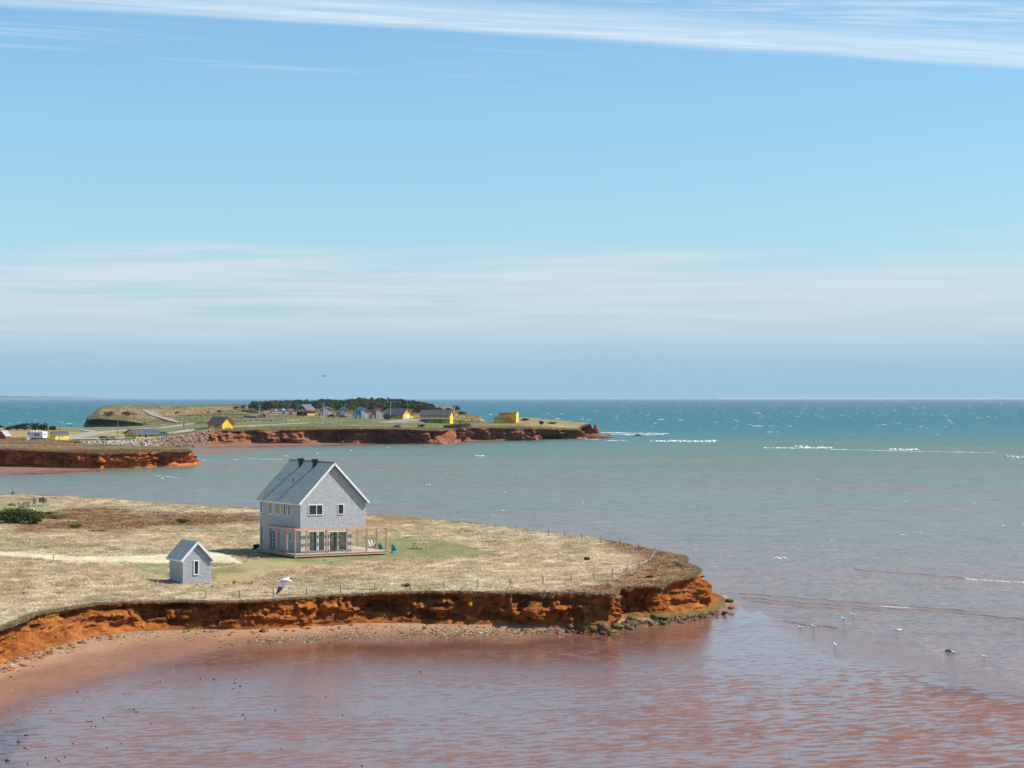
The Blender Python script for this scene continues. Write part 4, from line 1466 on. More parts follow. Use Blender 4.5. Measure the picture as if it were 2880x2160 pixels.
for a in (-1.3, .9, 3.2, 5.5, 7.8, 10.0):
    MB().box(a - .07, a + .07, D0 + .15, D0 + .29, 2.6, 3.3).build('footing', conc, deck)
for b_ in (1.2, 3.9, 6.6):
    MB().box(-1.35, -1.21, b_, b_ + .14, 2.6, 3.3).build('footing', conc, deck)
# porch posts and beams
for a in (-1.38, 0.0, 2.55, 5.1, 7.65, 10.22):
    MB().box(a - .075, a + .075, D0 + .02, D0 + .17, ZD, 6.20).build('post', lumber, house)
for b_ in (.77, 3.24, 5.72, 8.25):
    MB().box(-1.455, -1.305, b_ - .075, b_ + .075, ZD, 6.20).build('post', lumber, house)
for b_ in (.95, 3.6, 6.25):
    MB().box(10.145, 10.295, b_ - .075, b_ + .075, ZD, 6.20).build('post', lumber, house)
bm_ = MB().box(-1.48, 10.36, D0 - .02, D0 + .02, 6.19, 6.44)
bm_.build('porch_beam', lumber_b, house)
MB().box(-1.48, -1.44, D0 + .021, 8.4, 6.19, 6.44).build('porch_beam', lumber_b, house)
MB().box(10.32, 10.36, D0 + .021, 7.4, 6.19, 6.44).build('porch_beam', lumber_b, house)
for b_ in (-.52, -.92, -1.32):
    MB().box(-1.43, 10.31, b_ - .075, b_ + .075, 6.34, 6.40).build('pergola_slat', lumber, house)
for b_ in np.arange(.1, 7.3, .62):
    MB().box(W + .06, 10.31, b_ - .045, b_ + .045, 6.30, 6.42).build('pergola_slat', lumber, house)
for b_ in np.arange(.5, 8.3, 1.2):
    MB().box(-1.435, -.05, b_ - .045, b_ + .045, 6.28, 6.40).build('pergola_slat', lumber, house)
for b_ in (3.7, 2.05):
    MB().tube([(-.32, b_, 6.46), (-.32, b_, 6.62)], .16, 10).build('porch_lamp', pmat('grey_lamp', (.35, .42, .52), .4, .05, 3.0), house)
# light string along the glazed doors
pts = []
for i in range(25):
    t = i / 24
    pts.append((1.0 + 4.5 * t, -.35, 5.05 + .22 * abs(math.sin(t * 6.3)) + .18 * t))
MB().tube(pts, .018, 5).build('light_string', pmat('green_cord', (.16, .36, .22), .5, .1, 3.0), house)

# ------------------------------------------------------------------ the shed
SXY = Vector((-32.33, 203.6))
shed_z = float(near_z(SXY.x, SXY.y))
shed = empty('shed', (SXY.x, SXY.y, 0), GX, 'small grey shingled shed with white rake boards and one tall window', 'shed')
w, l = 2.87, 3.75
zb, ze, zr = 3.12, 5.62, 7.15
sl = (zr - ze) / (w / 2)
MB().prism([(0, zb), (w, zb), (w, ze), (w / 2, zr), (0, ze)], 'y', 0, l).build('wall', side_wall, shed)
hw = [(1.06, 1.62, 3.98, 5.42)]
tag(shingles(lambda a, z: z < ze + sl * min(a, w - a) - .02, .03, w - .03, zb, zr, lambda a, z, o: (a, -o - .002, z), 21, course=.125, holes=hw, base=(.38, .385, .40)).build('gable_shingles', cedar, shed), kind='stuff')
tag(shingles(lambda a, z: True, .03, l, zb, ze, lambda b, z, o: (-o - .002, b, z), 22, course=.125, base=(.47, .46, .45)).build('side_shingles', cedar, shed), kind='stuff')
window(shed, 'g', *hw[0], fr=.085, depth=.07)
ov2, og2 = .30, .25
Ls2 = math.hypot(w / 2 + ov2, sl * (w / 2 + ov2))
c2, s2 = (w / 2 + ov2) / Ls2, sl * (w / 2 + ov2) / Ls2
for sgn in (-1, 1):
    def place2(s, y, o, sgn=sgn):
        return (w / 2 + sgn * (s * c2 + o * s2), y, zr + .16 - s * s2 + o * c2)
    mb = MB()
    P = [place2(0, -og2, -.02), place2(Ls2, -og2, -.02), place2(Ls2, l + og2, -.02), place2(0, l + og2, -.02),
         place2(0, -og2, -.12), place2(Ls2, -og2, -.12), place2(Ls2, l + og2, -.12), place2(0, l + og2, -.12)]
    mb.add(P, [(0, 1, 2, 3), (7, 6, 5, 4), (0, 4, 5, 1), (1, 5, 6, 2), (2, 6, 7, 3), (3, 7, 4, 0)])
    rf = mb.build('roof', MATS['roof_deck'], shed)
    tag(roof_tiles(Ls2, -og2, l + og2, place2, 30 + sgn, course=.14, base=(.39, .42, .39)).build('roof_shingles', roofm, rf), kind='stuff')
    P = []
    mb = MB()
    for s, o in ((0, .03), (Ls2 + .03, .03), (Ls2 + .03, -.19), (0, -.19)):
        q = place2(s, -og2 - .04, o)
        P += [q, (q[0], q[1] + .032, q[2])]
    mb.add(P, [(0, 2, 4, 6), (7, 5, 3, 1), (0, 1, 3, 2), (2, 3, 5, 4), (4, 5, 7, 6), (6, 7, 1, 0)])
    mb.build('rake_board', white, rf)
    xe = place2(Ls2, 0, -.07)
    q0, q1 = sorted((xe[0] + sgn * .01, xe[0] + sgn * .04))
    MB().box(q0, q1, -og2, l + og2, xe[2] - .14, xe[2] + .09).build('fascia', white, rf)
    q0, q1 = sorted((xe[0], 0 if sgn < 0 else w))
    MB().box(q0, q1, -og2 + .01, l + og2 - .01, xe[2] - .13, xe[2] - .10).build('soffit', white, rf)
for (x0, x1, y0, y1) in ((-.03, .06, -.03, .0), (-.03, -.001, .0, .06), (w - .06, w + .03, -.03, .0)):
    MB().box(x0, x1, y0, y1, zb, ze + .02).build('corner_board', MATS['grey_trim'], shed)
# ------------------------------------------------------------------ buildings on the far shore
yel = pmat('yellow_siding', (.74, .53, .028), .6, .05, .6)
redt = pmat('red_trim', (.55, .045, .05), .5, .05, 1.0)
bluet = pmat('blue_trim', (.10, .33, .52), .5, .05, 1.0)
tealt = pmat('teal_trim', (.12, .42, .42), .5, .05, 1.0)
slate = pmat('dark_asphalt_roof', (.075, .078, .085), .9, .15, .8)
greyc = pmat('grey_cabin_shingle', (.25, .26, .28), .85, .12, 1.5)
wht = pmat('white_paint', (.78, .78, .76), .5, .04, 1.0)
wood = pmat('brown_timber', (.26, .15, .085), .8, .15, 1.5)
far_pane = glass_mat('far_window_glass', (.05, .065, .08), .1, .5)


def gable_house(name, label, cat, corner, phi, w, l, eave, ridge, wall, roof, trim, ax='y', over=.45, base=.0, group=None, rake=.22):
    """house with its near corner at `corner`: x runs along the right hand face, y along the left hand face.
    ax='y': gable on the right face; ax='x': gable on the left face"""
    root = empty(name, corner, math.radians(90 - phi), label, cat, group)
    root['dims'] = (w, l, eave, ridge)
    mb = MB()
    if ax == 'y':
        mb.prism([(0, -base), (w, -base), (w, eave), (w / 2, ridge), (0, eave)], 'y', 0, l)
    else:
        mb.prism([(0, -base), (l, -base), (l, eave), (l / 2, ridge), (0, eave)], 'x', 0, w)
    mb.build('wall', wall, root)
    half = (w if ax == 'y' else l) / 2
    n = l if ax == 'y' else w
    k = (ridge - eave) / half
    q = (lambda u, v, z: (u, v, z)) if ax == 'y' else (lambda u, v, z: (v, u, z))
    for s in (-1, 1):
        e = half + over
        P = [(half, -over, ridge + .06), (half + s * e, -over, ridge + .06 - k * e), (half + s * e, n + over, ridge + .06 - k * e), (half, n + over, ridge + .06)]
        P += [(a, b, c + .14) for a, b, c in P]
        mb = MB()
        mb.add([q(*p) for p in P], [(0, 1, 2, 3), (7, 6, 5, 4), (0, 4, 5, 1), (1, 5, 6, 2), (2, 6, 7, 3), (3, 7, 4, 0)])
        rf = mb.build('roof', roof, root)
        if trim:
            for y0 in (-over - .08, n + over + .03):
                P = [(half, y0, ridge + .24), (half + s * (e + .05), y0, ridge + .24 - k * (e + .05)), (half + s * (e + .05), y0, ridge + .24 - rake - k * (e + .05)), (half, y0, ridge + .24 - rake)]
                P += [(a, b + .05, c) for a, b, c in P]
                mb = MB()
                mb.add([q(*p) for p in P], [(0, 1, 2, 3), (7, 6, 5, 4), (0, 4, 5, 1), (1, 5, 6, 2), (2, 6, 7, 3), (3, 7, 4, 0)])
                mb.build('rake_board', trim, rf)
            u = half + s * (e + .02)
            zE = ridge + .06 - k * e
            A, B = q(u, -over, zE - .08), q(u + s * .05, n + over, zE + .12)
            MB().box(min(A[0], B[0]), max(A[0], B[0]), min(A[1], B[1]), max(A[1], B[1]), A[2], B[2]).build('fascia', trim, rf)
    return root


def opening(root, face, a0, a1, z0, z1, frame=None, pane=None, name='window', fr=.12, cross=True):
    P = (lambda o0, o1: (a0, a1, -o1, -o0)) if face == 'g' else (lambda o0, o1: (-o1, -o0, a0, a1))
    f = MB().box(*P(-.02, .05), z0, z1).build(name, frame or wht, root)
    g0, g1 = a0 + fr, a1 - fr
    Pp = (lambda o0, o1: (g0, g1, -o1, -o0)) if face == 'g' else (lambda o0, o1: (-o1, -o0, g0, g1))
    MB().box(*Pp(.05, .065), z0 + fr, z1 - fr).build('pane', pane or far_pane, f)
    if cross and name == 'window' and (a1 - a0) > .9:
        m = (a0 + a1) / 2
        A = (m - .05, m + .05)
        Pc = (A[0], A[1], -.08, -.065) if face == 'g' else (-.08, -.065, A[0], A[1])
        MB().box(*Pc, z0 + fr, z1 - fr).build('mullion', frame or wht, f)
    return f


def corner_trim(root, w, l, eave, m, t=.16):
    for (x0, x1, y0, y1) in ((-.04, t, -.04, -.001), (-.04, -.001, -.0, t), (w - t, w + .03, -.04, -.001), (-.04, -.001, l - t, l)):
        MB().box(x0, x1, y0, y1, 0, eave - .05).build('corner_board', m, root)


fa = lambda px, py: land_at('far', px, py)
ha = lambda px, py: land_at('hill', px, py)
ba = lambda px, py: land_at('bank', px, py)
# yellow house with red trim on the cliff rim
h = gable_house('house', 'bright yellow house with red rake boards on the cliff rim', 'house', fa(624.6, 1207.6), 45, 6.5, 10.6, 2.75, 5.7, yel, slate, redt, over=.6, base=.6, rake=.42)
corner_trim(h, 6.5, 10.6, 2.75, redt)
opening(h, 's', 2.6, 5.6, .9, 2.3)
MB().box(1.9, 4.3, -1.0, -.3, 0, .8).build('wood_pile', wood, h)
# long bungalow beside the parked cars
h = gable_house('bungalow', 'low yellow bungalow with blue fascia above the rock bank', 'house', fa(382, 1235.0), 50, 11.0, 9.3, 2.35, 4.1, yel, slate, bluet, ax='x', over=.7, base=.7)
MB().box(-.05, 11.05, -.05, 9.35, -.7, .25).build('foundation', pmat('tan_foundation', (.50, .36, .20), .9, .1, 1.0), h)
for a0, a1, z0, z1 in ((1.1, 2.7, .9, 2.1), (7.0, 8.3, .95, 2.1), (9.2, 10.6, 1.6, 2.1)):
    opening(h, 'g', a0, a1, z0, z1)
opening(h, 'g', 4.1, 5.6, .25, 2.2, name='patio_door', fr=.16)
for a0, a1 in ((2.0, 3.0), (5.3, 6.4), (7.2, 8.2)):
    opening(h, 's', a0, a1, .9, 2.1)
MB().box(-.06, -.001, 4.1, 4.3, 0, 3.0).build('downpipe', bluet, h)
MB().box(11.4, 13.6, .3, .4, .0, 1.1).build('porch_rail', tealt, h)
# small yellow shed next to the trailer
h = gable_house('shed', 'small yellow shed with grey roof beside the white trailer', 'shed', fa(156, 1237.9), 47, 6.2, 4.0, 2.35, 3.3, yel, slate, pmat('mauve_trim', (.45, .25, .32), .6, .05, 1), ax='x', over=.25, base=.5, rake=.15)
opening(h, 'g', 2.7, 3.6, 1.0, 1.95)
# red and grey hut cut by the frame
h = gable_house('hut', 'red hut with pale grey roof at the left edge', 'hut', fa(15, 1236.5), 30, 3.0, 4.2, 1.5, 3.4, pmat('barn_red', (.36, .045, .03), .7, .1, 1), pmat('pale_roof', (.33, .36, .36), .8, .1, 1), wht, ax='x', over=.15, base=.4, rake=.12)
# yellow barn with big white doors
h = gable_house('barn', 'yellow barn with red trimmed gable and wide cream doors', 'barn', fa(1133, 1178), 36, 7.6, 13.0, 2.3, 5.5, yel, slate, redt, over=.5, base=.5, rake=.35)
corner_trim(h, 7.6, 13.0, 2.3, redt)
opening(h, 'g', .8, 1.7, .1, 2.1, name='door', pane=pmat('door_glass', (.2, .22, .24), .3, .1, 1), fr=.25)
MB().box(2.4, 5.3, -.08, -.01, .05, 2.2).build('barn_door', pmat('cream_paint', (.78, .62, .38), .6, .05, 1.0), h)
MB().box(3.3, 4.5, -.06, -.01, 2.55, 2.75).build('name_board', pmat('brown_board', (.30, .16, .05), .7, .1, 1), h)
MB().tube([(3.9, -.05, 3.5), (3.9, -.02, 3.5)], .5, 12).build('round_ornament', MATS['brown_board'], h)
mb = MB()
mb.prism([(7.62, 0), (10.2, 0), (10.2, 1.9), (7.62, 2.6)], 'y', 1.0, 8.0)
an = mb.build('side_annex', yel, h)
MB().prism([(7.5, 2.72), (10.5, 1.9), (10.5, 2.05), (7.5, 2.87)], 'y', .6, 8.3).build('annex_roof', redt, an)
# long two storey lodge
h = gable_house('lodge', 'long yellow two storey lodge with porch roof along its front', 'lodge', fa(1265, 1191.7), 14, 6.5, 15.9, 4.3, 7.0, yel, slate, redt, over=.35, base=.8, rake=.3)
corner_trim(h, 6.5, 15.9, 4.3, redt)
MB().prism([(-2.6, 2.35), (-.01, 3.05), (-.01, 3.2), (-2.6, 2.5)], 'y', -.2, 16.1).build('porch_roof', pmat('grey_shingle_roof', (.16, .165, .175), .9, .1, 1), h)
for b in (0, 2.6, 5.2, 7.9, 10.6, 13.2, 15.8):
    MB().box(-2.5, -2.35, b, b + .15, -.4, 2.4).build('porch_post', redt, h)
for b in (1.5, 4.4, 7.3, 10.2, 13.2):
    opening(h, 's', b, b + .95, 3.25, 4.1, cross=False)
for b, wv in ((1.4, 1.0), (3.2, .9), (10.0, 1.0)):
    opening(h, 's', b, b + wv, 1.0, 2.1, cross=False)
opening(h, 's', 4.6, 5.6, 0, 2.2, frame=bluet, name='door', fr=.2)
MB().box(-.08, -.01, 12.4, 15.2, 0, 2.1).build('garage_door', pmat('blue_grey_door', (.22, .27, .33), .6, .05, 1), h)
MB().box(-1.0, -.5, 7.2, 8.6, 0, .8).build('bench', wood, h)
MB().box(3.0, 3.4, 4.0, 4.4, 6.9, 7.9).build('chimney', pmat('grey_flue', (.4, .4, .4), .7, .1, 1), h)
# wedge shaped house with outside stair
p = fa(1452, 1189.0)
h = empty('wedge_house', p, math.radians(90 - 12), 'yellow wedge shaped house with red outside stair near the point', 'house')
wl_, wd = 12.3, 6.0
mb = MB()
mb.prism([(0, -.8), (wl_, -.8), (wl_, 2.9), (0, 5.7)], 'x', 0, wd)     # profile in (y, z), drawn along x
mb.build('wall', yel, h)
MB().prism([(-.6, 5.85), (wl_ + .5, 2.80), (wl_ + .5, 2.98), (-.6, 6.05)], 'x', -.4, wd * .55).build('roof', redt, h)
MB().box(wd * .55, wd, 4.0, wl_ - 2.2, 2.5, 4.9).build('rear_wall', yel, h)
MB().box(wd * .5, wd + .4, 3.6, wl_ - 1.8, 4.9, 5.25).build('rear_roof', slate, h)
for i in range(5):
    b = 6.6 + i * .86
    opening(h, 's', b, b + .80, 1.55 + .0 * i, 3.2 - .10 * i, cross=False)
opening(h, 's', 4.8, 5.6, 2.4, 4.3, name='door', frame=wht, pane=pmat('red_door_panel', (.40, .22, .22), .5, .1, 1), fr=.18)
MB().box(-1.3, -.02, 4.3, 6.2, 2.2, 2.36).build('stair_landing', redt, h)
for b in (4.4, 6.1):
    MB().box(-1.3, -1.2, b - .06, b + .06, -.6, 3.2).build('stair_post', redt, h)
for dz in (0, .9):
    MB().bar((-1.25, 4.4, 2.3 + dz), (-1.25, .5, -.3 + dz), .12, .22).build('stair_rail', redt, h)
for k in range(11):
    t = k / 10
    MB().box(-1.2, -.2, 4.35 - 3.8 * t - .15, 4.35 - 3.8 * t + .15, 2.15 - 2.5 * t, 2.23 - 2.5 * t).build('stair_step', redt, h)
MB().box(-.05, -.01, 0, 12.3, -.8, -.25).build('foundation', wht, h)
MB().box(.3, .7, -.05, -.01, -.5, 5.3).build('corner_board', wht, h)
# open pavilion
p = ha(863.7, 1170.6)
h = empty('pavilion', p, math.radians(90 - 40), 'open timber pavilion with grey roof and truss gable beside the playground', 'pavilion')
gw, gl = 8.2, 6.2
ze_, zr_ = 3.7, 6.6
for s in (-1, 1):
    P = [(-.3, gw / 2, zr_), (-.3, gw / 2 + s * (gw / 2 + .6), ze_ - .4), (gl + .5, gw / 2 + s * (gw / 2 + .6), ze_ - .4), (gl + .5, gw / 2, zr_)]
    P += [(a, b, c + .16) for a, b, c in P]
    mb = MB()
    mb.add(P, [(0, 1, 2, 3), (7, 6, 5, 4), (0, 4, 5, 1), (1, 5, 6, 2), (2, 6, 7, 3), (3, 7, 4, 0)])
    mb.build('roof', pmat('pavilion_roof', (.13, .125, .14), .9, .1, 1), h)
    MB().bar((-.36, gw / 2, zr_ + .05), (-.36, gw / 2 + s * (gw / 2 + .65), ze_ - .38), .12, .32).build('rake_board', pmat('pale_blue_trim', (.32, .50, .58), .6, .05, 1), h)
    MB().bar((-.3, gw / 2, ze_ + .1), (-.3, gw / 2 + s * 2.4, ze_ + 1.35), .12, .22).build('truss_web', wood, h)
MB().bar((-.3, 0, ze_), (-.3, gw, ze_), .14, .3).build('truss_tie', MATS['pale_blue_trim'], h)
MB().box(-.37, -.23, gw / 2 - .1, gw / 2 + .1, ze_, zr_ - .2).build('truss_post', MATS['pale_blue_trim'], h)
for x_ in (0, gl / 2, gl):
    for y_ in (0, gw / 2, gw):
        if not (x_ == gl / 2 and y_ == gw / 2):
            MB().box(x_ - .12, x_ + .12, y_ - .12, y_ + .12, -.6, ze_ + .02).build('post', wood, h)
MB().box(0, gl, -.10, -.02, .3, 1.6).build('side_rail', pmat('orange_timber', (.62, .33, .13), .7, .1, 1), h)
MB().box(.1, gl, gw - .06, gw, .3, 2.6).build('back_screen', pmat('dark_screen', (.05, .035, .03), .9, .3, 1), h)
MB().box(gl - .06, gl, .1, gw - .1, .3, 2.4).build('back_screen', MATS['dark_screen'], h)
MB().box(-.2, gl, 0, gw, -.6, -.02).build('slab', conc, h)


def cabin(px, py, trim, label, phi=66, w=4.2, l=4.8, eave=4.1, ridge=5.5, where='far', annex=True):
    h = gable_house('cabin', label, 'cabin', land_at(where, px, py), phi, w, l, eave, ridge, greyc, slate, trim, over=.35, base=.5, group='grey holiday cabins', rake=.3)
    corner_trim(h, w, l, eave, trim, .14)
    opening(h, 'g', w - 1.5, w - .6, .1, 2.1, name='door', pane=pmat('door_light', (.30, .10, .08), .5, .1, 1), fr=.28)
    opening(h, 'g', .9, 1.9, 1.9, 2.8)
    opening(h, 'g', w / 2 - .3, w / 2 + .3, 3.9, 4.5, cross=False)
    if annex:
        MB().box(-2.0, -.02, .4, 3.4, -.4, 2.1).build('annex', greyc, h)
        MB().prism([(-2.3, 2.0), (0, 2.75), (0, 2.9), (-2.3, 2.15)], 'y', .1, 3.7).build('annex_roof', trim, h)
    return h


cabin(911.5, 1170, pmat('pinkish_trim', (.62, .42, .36), .6, .05, 1), 'grey cabin with cream and pink trim behind the black car', where='hill', ridge=5.2)
cabin(957.5, 1171, pmat('green_trim', (.13, .38, .30), .6, .05, 1), 'grey cabin with green trim behind the dark sedan', where='hill', phi=78)
cabin(1007, 1171.5, bluet, 'grey cabin with blue trim half hidden behind another cabin', where='hill', phi=70)
cabin(1015, 1177, pmat('bright_blue_trim', (.06, .30, .60), .6, .05, 1), 'grey cabin with bright blue trim in front of its twin', phi=64)
cabin(1057, 1177, redt, 'grey cabin with red trim next to the yellow barn', phi=62)

# fifth wheel trailer
p = fa(120, 1237.3)
rv = empty('travel_trailer', p, math.radians(90 - 35), 'white fifth wheel travel trailer parked by the yellow shed', 'trailer')
rvw = pmat('trailer_white', (.80, .81, .84), .35, .03, 1.0)
mb = MB()
mb.prism([(0, .75), (6.9, .75), (7.2, 1.5), (8.8, 1.6), (9.3, 2.3), (9.0, 3.05), (8.2, 3.35), (0, 3.35)], 'x', 0, 2.5)
mb.build('body', rvw, rv)
for b0, b1, z0, z1 in ((1.9, 3.0, 1.7, 2.6), (3.5, 4.7, 1.7, 2.6), (5.6, 6.0, 2.2, 2.7), (7.4, 8.4, 2.2, 2.75)):
    opening(rv, 's', b0, b1, z0, z1, frame=pmat('dark_frame', (.03, .03, .03), .5, .1, 1), pane=pmat('tinted_glass', (.06, .045, .03), .2, .1, 1), cross=False, fr=.08)
opening(rv, 'g', .6, 1.9, 2.0, 2.5, frame=pmat('grey_frame', (.35, .35, .37), .5, .1, 1), cross=False, fr=.1)
for b in (2.4, 3.4):
    w_ = MB().tube([(.02, b, .42), (.25, b, .42)], .40, 14).build('wheel', pmat('rubber', (.02, .02, .02), .8, .1, 1), rv)
    MB().tube([(-.01, b, .42), (.05, b, .42)], .2, 10).build('rim', pmat('steel', (.5, .5, .52), .35, .05, 1, metal=.8), w_)
MB().box(.3, 2.2, .4, 6.5, .35, .76).build('chassis', darkm, rv)
for b, s_ in ((1.5, .35), (3.0, .3), (4.8, .45), (6.4, .35), (7.8, .3)):
    MB().box(1.0, 1.0 + s_ * 1.6, b, b + s_ * 2, 3.34, 3.34 + s_ * .8).build('roof_vent', rvw, rv)
MB().bar((-.015, 1.0, 1.5), (-.015, 5.2, 2.2), .02, .10).build('side_stripe', pmat('blue_grey_stripe', (.18, .24, .34), .5, .05, 1), rv)
MB().box(.9, 1.2, -.03, -.01, 1.1, 1.35).build('tail_light', redt, rv)


def car(px, py, label, c, L=4.5, wdt=1.85, hh=1.75, rz=0.0, where='far', suv=True, group='cars on the far shore'):
    p = land_at(where, px, py)
    r = empty('parked_car', p, rz, label, 'car', group)
    paint = pmat('car_paint_%d_%d_%d' % tuple(int(x * 100) for x in c), c, .25, .04, 1.0, spec=.6)
    prof = [(-.5, .32), (.5, .32), (.5, .50), (.47, .56), (.26, .60), (.14, 1.0), (-.40, 1.0), (-.48, .62), (-.5, .5)] if suv else \
           [(-.5, .28), (.5, .28), (.5, .48), (.46, .56), (.24, .64), (.10, 1.0), (-.22, 1.0), (-.38, .66), (-.5, .60)]
    mb = MB()
    n = len(prof)
    rows = ((0, 0), (.08, .0), (.5, 0), (.92, 0), (1, 0))
    vs, fs = [], []
    for t, _ in ((0, 0), (1, 0)):
        for u, v in prof:
            ins = .12 if v > .62 else 0.0
            y = -wdt / 2 + ins * (1) if t == 0 else wdt / 2 - ins
            vs.append((u * L, y, v * hh))
    fs = [tuple(range(n)), tuple(range(2 * n - 1, n - 1, -1))] + [(i, i + n, (i + 1) % n + n, (i + 1) % n) for i in range(n)]
    mb.add(vs, fs)
    body = mb.build('body', paint, r, bevel=.06)
    gl = pmat('car_glass', (.02, .025, .03), .08, .1, 1, spec=.8)
    tops = [p_ for p_ in prof if p_[1] > .9]
    u1, u0 = tops[0][0], tops[1][0]
    for s in (-1, 1):
        MB().box((u0 + .02) * L, (u1 + .02) * L, *sorted((s * (wdt / 2 - .13), s * (wdt / 2 - .06))), .66 * hh, .93 * hh).build('side_window', gl, body)
        for u in (-.30, .31):
            wh = MB().tube([(u * L, s * (wdt / 2 - .18), .34), (u * L, s * (wdt / 2 + .02), .34)], .34, 14).build('wheel', MATS['rubber'], r)
            MB().tube([(u * L, s * (wdt / 2 + .021), .34), (u * L, s * (wdt / 2 + .04), .34)], .2, 10).build('rim', MATS['steel'], wh)
        MB().box(L * .49, L * .505, *sorted((s * .50, s * .80)), .46 * hh, .54 * hh).build('headlight', pmat('lamp_glass', (.8, .8, .75), .2, .02, 1), body)
        MB().box(-L * .505, -L * .49, *sorted((s * .55, s * .85)), .50 * hh, .60 * hh).build('tail_light', redt, body)
    MB().bar((u1 * L + .12 * L * .5, 0, .80 * hh), (u1 * L + .06, 0, .93 * hh), wdt * .72, .04).build('windscreen', gl, body)
    return r


car(294, 1239.3, 'black sports utility car nearest the trailer on the forecourt', (.012, .013, .018), 4.6, 1.9, 1.8, math.radians(-18))
car(318, 1238.3, 'dark blue hatchback parked close behind the utility pole', (.012, .014, .025), 4.0, 1.75, 1.5, math.radians(-14), suv=False)
car(451, 1225, 'dark navy car beside the end of the yellow bungalow', (.010, .014, .035), 4.4, 1.85, 1.7, math.radians(-35))
car(464, 1223.5, 'blue grey car at the rear of the navy car', (.06, .10, .16), 4.4, 1.8, 1.5, math.radians(-30), suv=False)
car(930.5, 1173.5, 'black hatchback in front of the cream trimmed cabin', (.010, .010, .014), 4.2, 1.8, 1.6, math.radians(160), where='hill')
car(963, 1175.3, 'dark grey sedan in front of the green trimmed cabin', (.05, .06, .075), 4.6, 1.8, 1.42, math.radians(178), where='hill', suv=False)
car(738, 1158.5, 'navy pickup by the tree line on the gravel lot', (.02, .03, .07), 4.8, 1.9, 1.8, math.radians(70), where='hill')
car(768, 1159, 'silver car with white rear at the edge of the trees', (.45, .45, .42), 4.6, 1.85, 1.6, math.radians(165), where='hill')

# utility poles
pole_w = pmat('pole_timber', (.22, .17, .13), .9, .15, 2.0)
pole_g = pmat('pole_grey', (.42, .47, .45), .8, .1, 2.0)


def pole(px, top, base, m, label, where='far', r=.15, arm=True):
    p = land_at(where, px, base)
    hgt = (base - top) / F * p.y
    root = empty('utility_pole', p, random.uniform(-.4, .4), label, 'pole', 'utility poles on the far shore')
    MB().tube([(0, 0, -1), (0, 0, hgt)], [r, r * .7], 8).build('shaft', m, root)
    if arm:
        MB().bar((-.9, 0, hgt - .7), (.9, 0, hgt - .7), .10, .14).build('crossarm', m, root)
        for x_ in (-.8, 0, .8):
            MB().tube([(x_, 0, hgt - .6), (x_, 0, hgt - .35)], .05, 6).build('insulator', wht, root)
    return root, p + Vector((0, 0, hgt - .3))


tops = []
for args in ((166.7, 1185, 1243, pole_w, 'brown utility pole in front of the small yellow shed'),
             (331, 1145, 1233, pole_w, 'tall dark utility pole left of the yellow bungalow'),
             (518, 1149, 1212, pole_w, 'brown utility pole with a yellow sign at the road bend'),
             (730, 1138.5, 1197, pole_g, 'pale green utility pole beside the dark hut'),
             (909.6, 1134, 1189, pole_g, 'grey utility pole in front of the cream trimmed cabin'),
             (1098.4, 1129, 1180.5, pole_g, 'utility pole in front of the round bush by the barn'),
             (1155, 1149.5, 1186, pole_g, 'short grey utility pole in front of the barn doors'),
             (1278, 1142, 1186, pole_g, 'grey utility pole at the right end of the lodge')):
    tops.append(pole(*args)[1])
for i in range(len(tops) - 1):
    a, b = tops[i], tops[i + 1]
    pts = [a.lerp(b, t / 16) - Vector((0, 0, 1.6 * (1 - (2 * t / 16 - 1) ** 2))) for t in range(17)]
    w_ = MB().tube(pts, .022, 4, caps=False).build('power_line', darkm)
    tag(w_, 'thin sagging wire between neighbouring utility poles, stretch %s' % ['over the trailer', 'over the bungalow', 'over the road bend', 'over the playground', 'over the cabins', 'beside the barn', 'past the lodge'][i], 'wire', 'power lines')

# yellow road sign on the pole and one by the house
for px, py, lb in ((517, 1206, 'small yellow sign on a post at the road bend'), (664.7, 1196, 'yellow and blue sign on a post right of the yellow house')):
    p = fa(px, py)
    r = empty('road_sign', p, 0, lb, 'sign')
    MB().box(-.05, .05, -.05, .05, -.3, 2.6).build('post', pole_g, r)
    MB().box(-.5, .5, -.1, -.06, 1.7, 2.6).build('panel', pmat('sign_yellow', (.75, .45, .02), .5, .05, 1), r)
    MB().box(-.3, .3, -.1, -.06, .7, 1.5).build('panel', pmat('sign_blue', (.35, .55, .65), .5, .05, 1), r)
# arched white sign
p = fa(79, 1239.5)
r = empty('entrance_sign', p, .2, 'arched white entrance sign with a red emblem in front of the trailer', 'sign')
pts = [(-.55, 0), (.55, 0)] + [(.55 * math.cos(a), 1.5 + .5 * math.sin(a)) for a in np.linspace(0, math.pi, 9)]
MB().prism(pts, 'y', -.08, .08).build('panel', wht, r)
MB().tube([(0, -.081, 1.5), (0, -.11, 1.5)], .28, 12).build('emblem', redt, r)
# dark bowl on a stand
p = fa(1523, 1199)
r = empty('bowl_on_stand', p, 0, 'dark bowl shaped object with a pale rim on a pale stand near the point', 'sculpture')
mb = MB()
vs, fs = [], []
for i, (rad, z) in enumerate(((.35, .9), (.9, 1.25), (1.3, 1.9), (1.42, 2.6), (1.40, 2.95))):
    for k in range(16):
        a = 2 * math.pi * k / 16
        vs.append((rad * math.cos(a), rad * math.sin(a), z))
for i in range(4):
    for k in range(16):
        fs.append((i * 16 + k, i * 16 + (k + 1) % 16, (i + 1) * 16 + (k + 1) % 16, (i + 1) * 16 + k))
fs.append(tuple(range(15, -1, -1)))
fs.append(tuple(64 + k for k in range(16)))
mb.add(vs, fs)
mb.build('bowl', pmat('dark_hull', (.03, .035, .045), .3, .2, 1), r, smooth=False)
MB().tube([(0, 0, 2.7), (0, 0, 3.05)], 1.5, 16).build('rim', pmat('pale_blue_grey', (.42, .52, .55), .5, .1, 1), r)
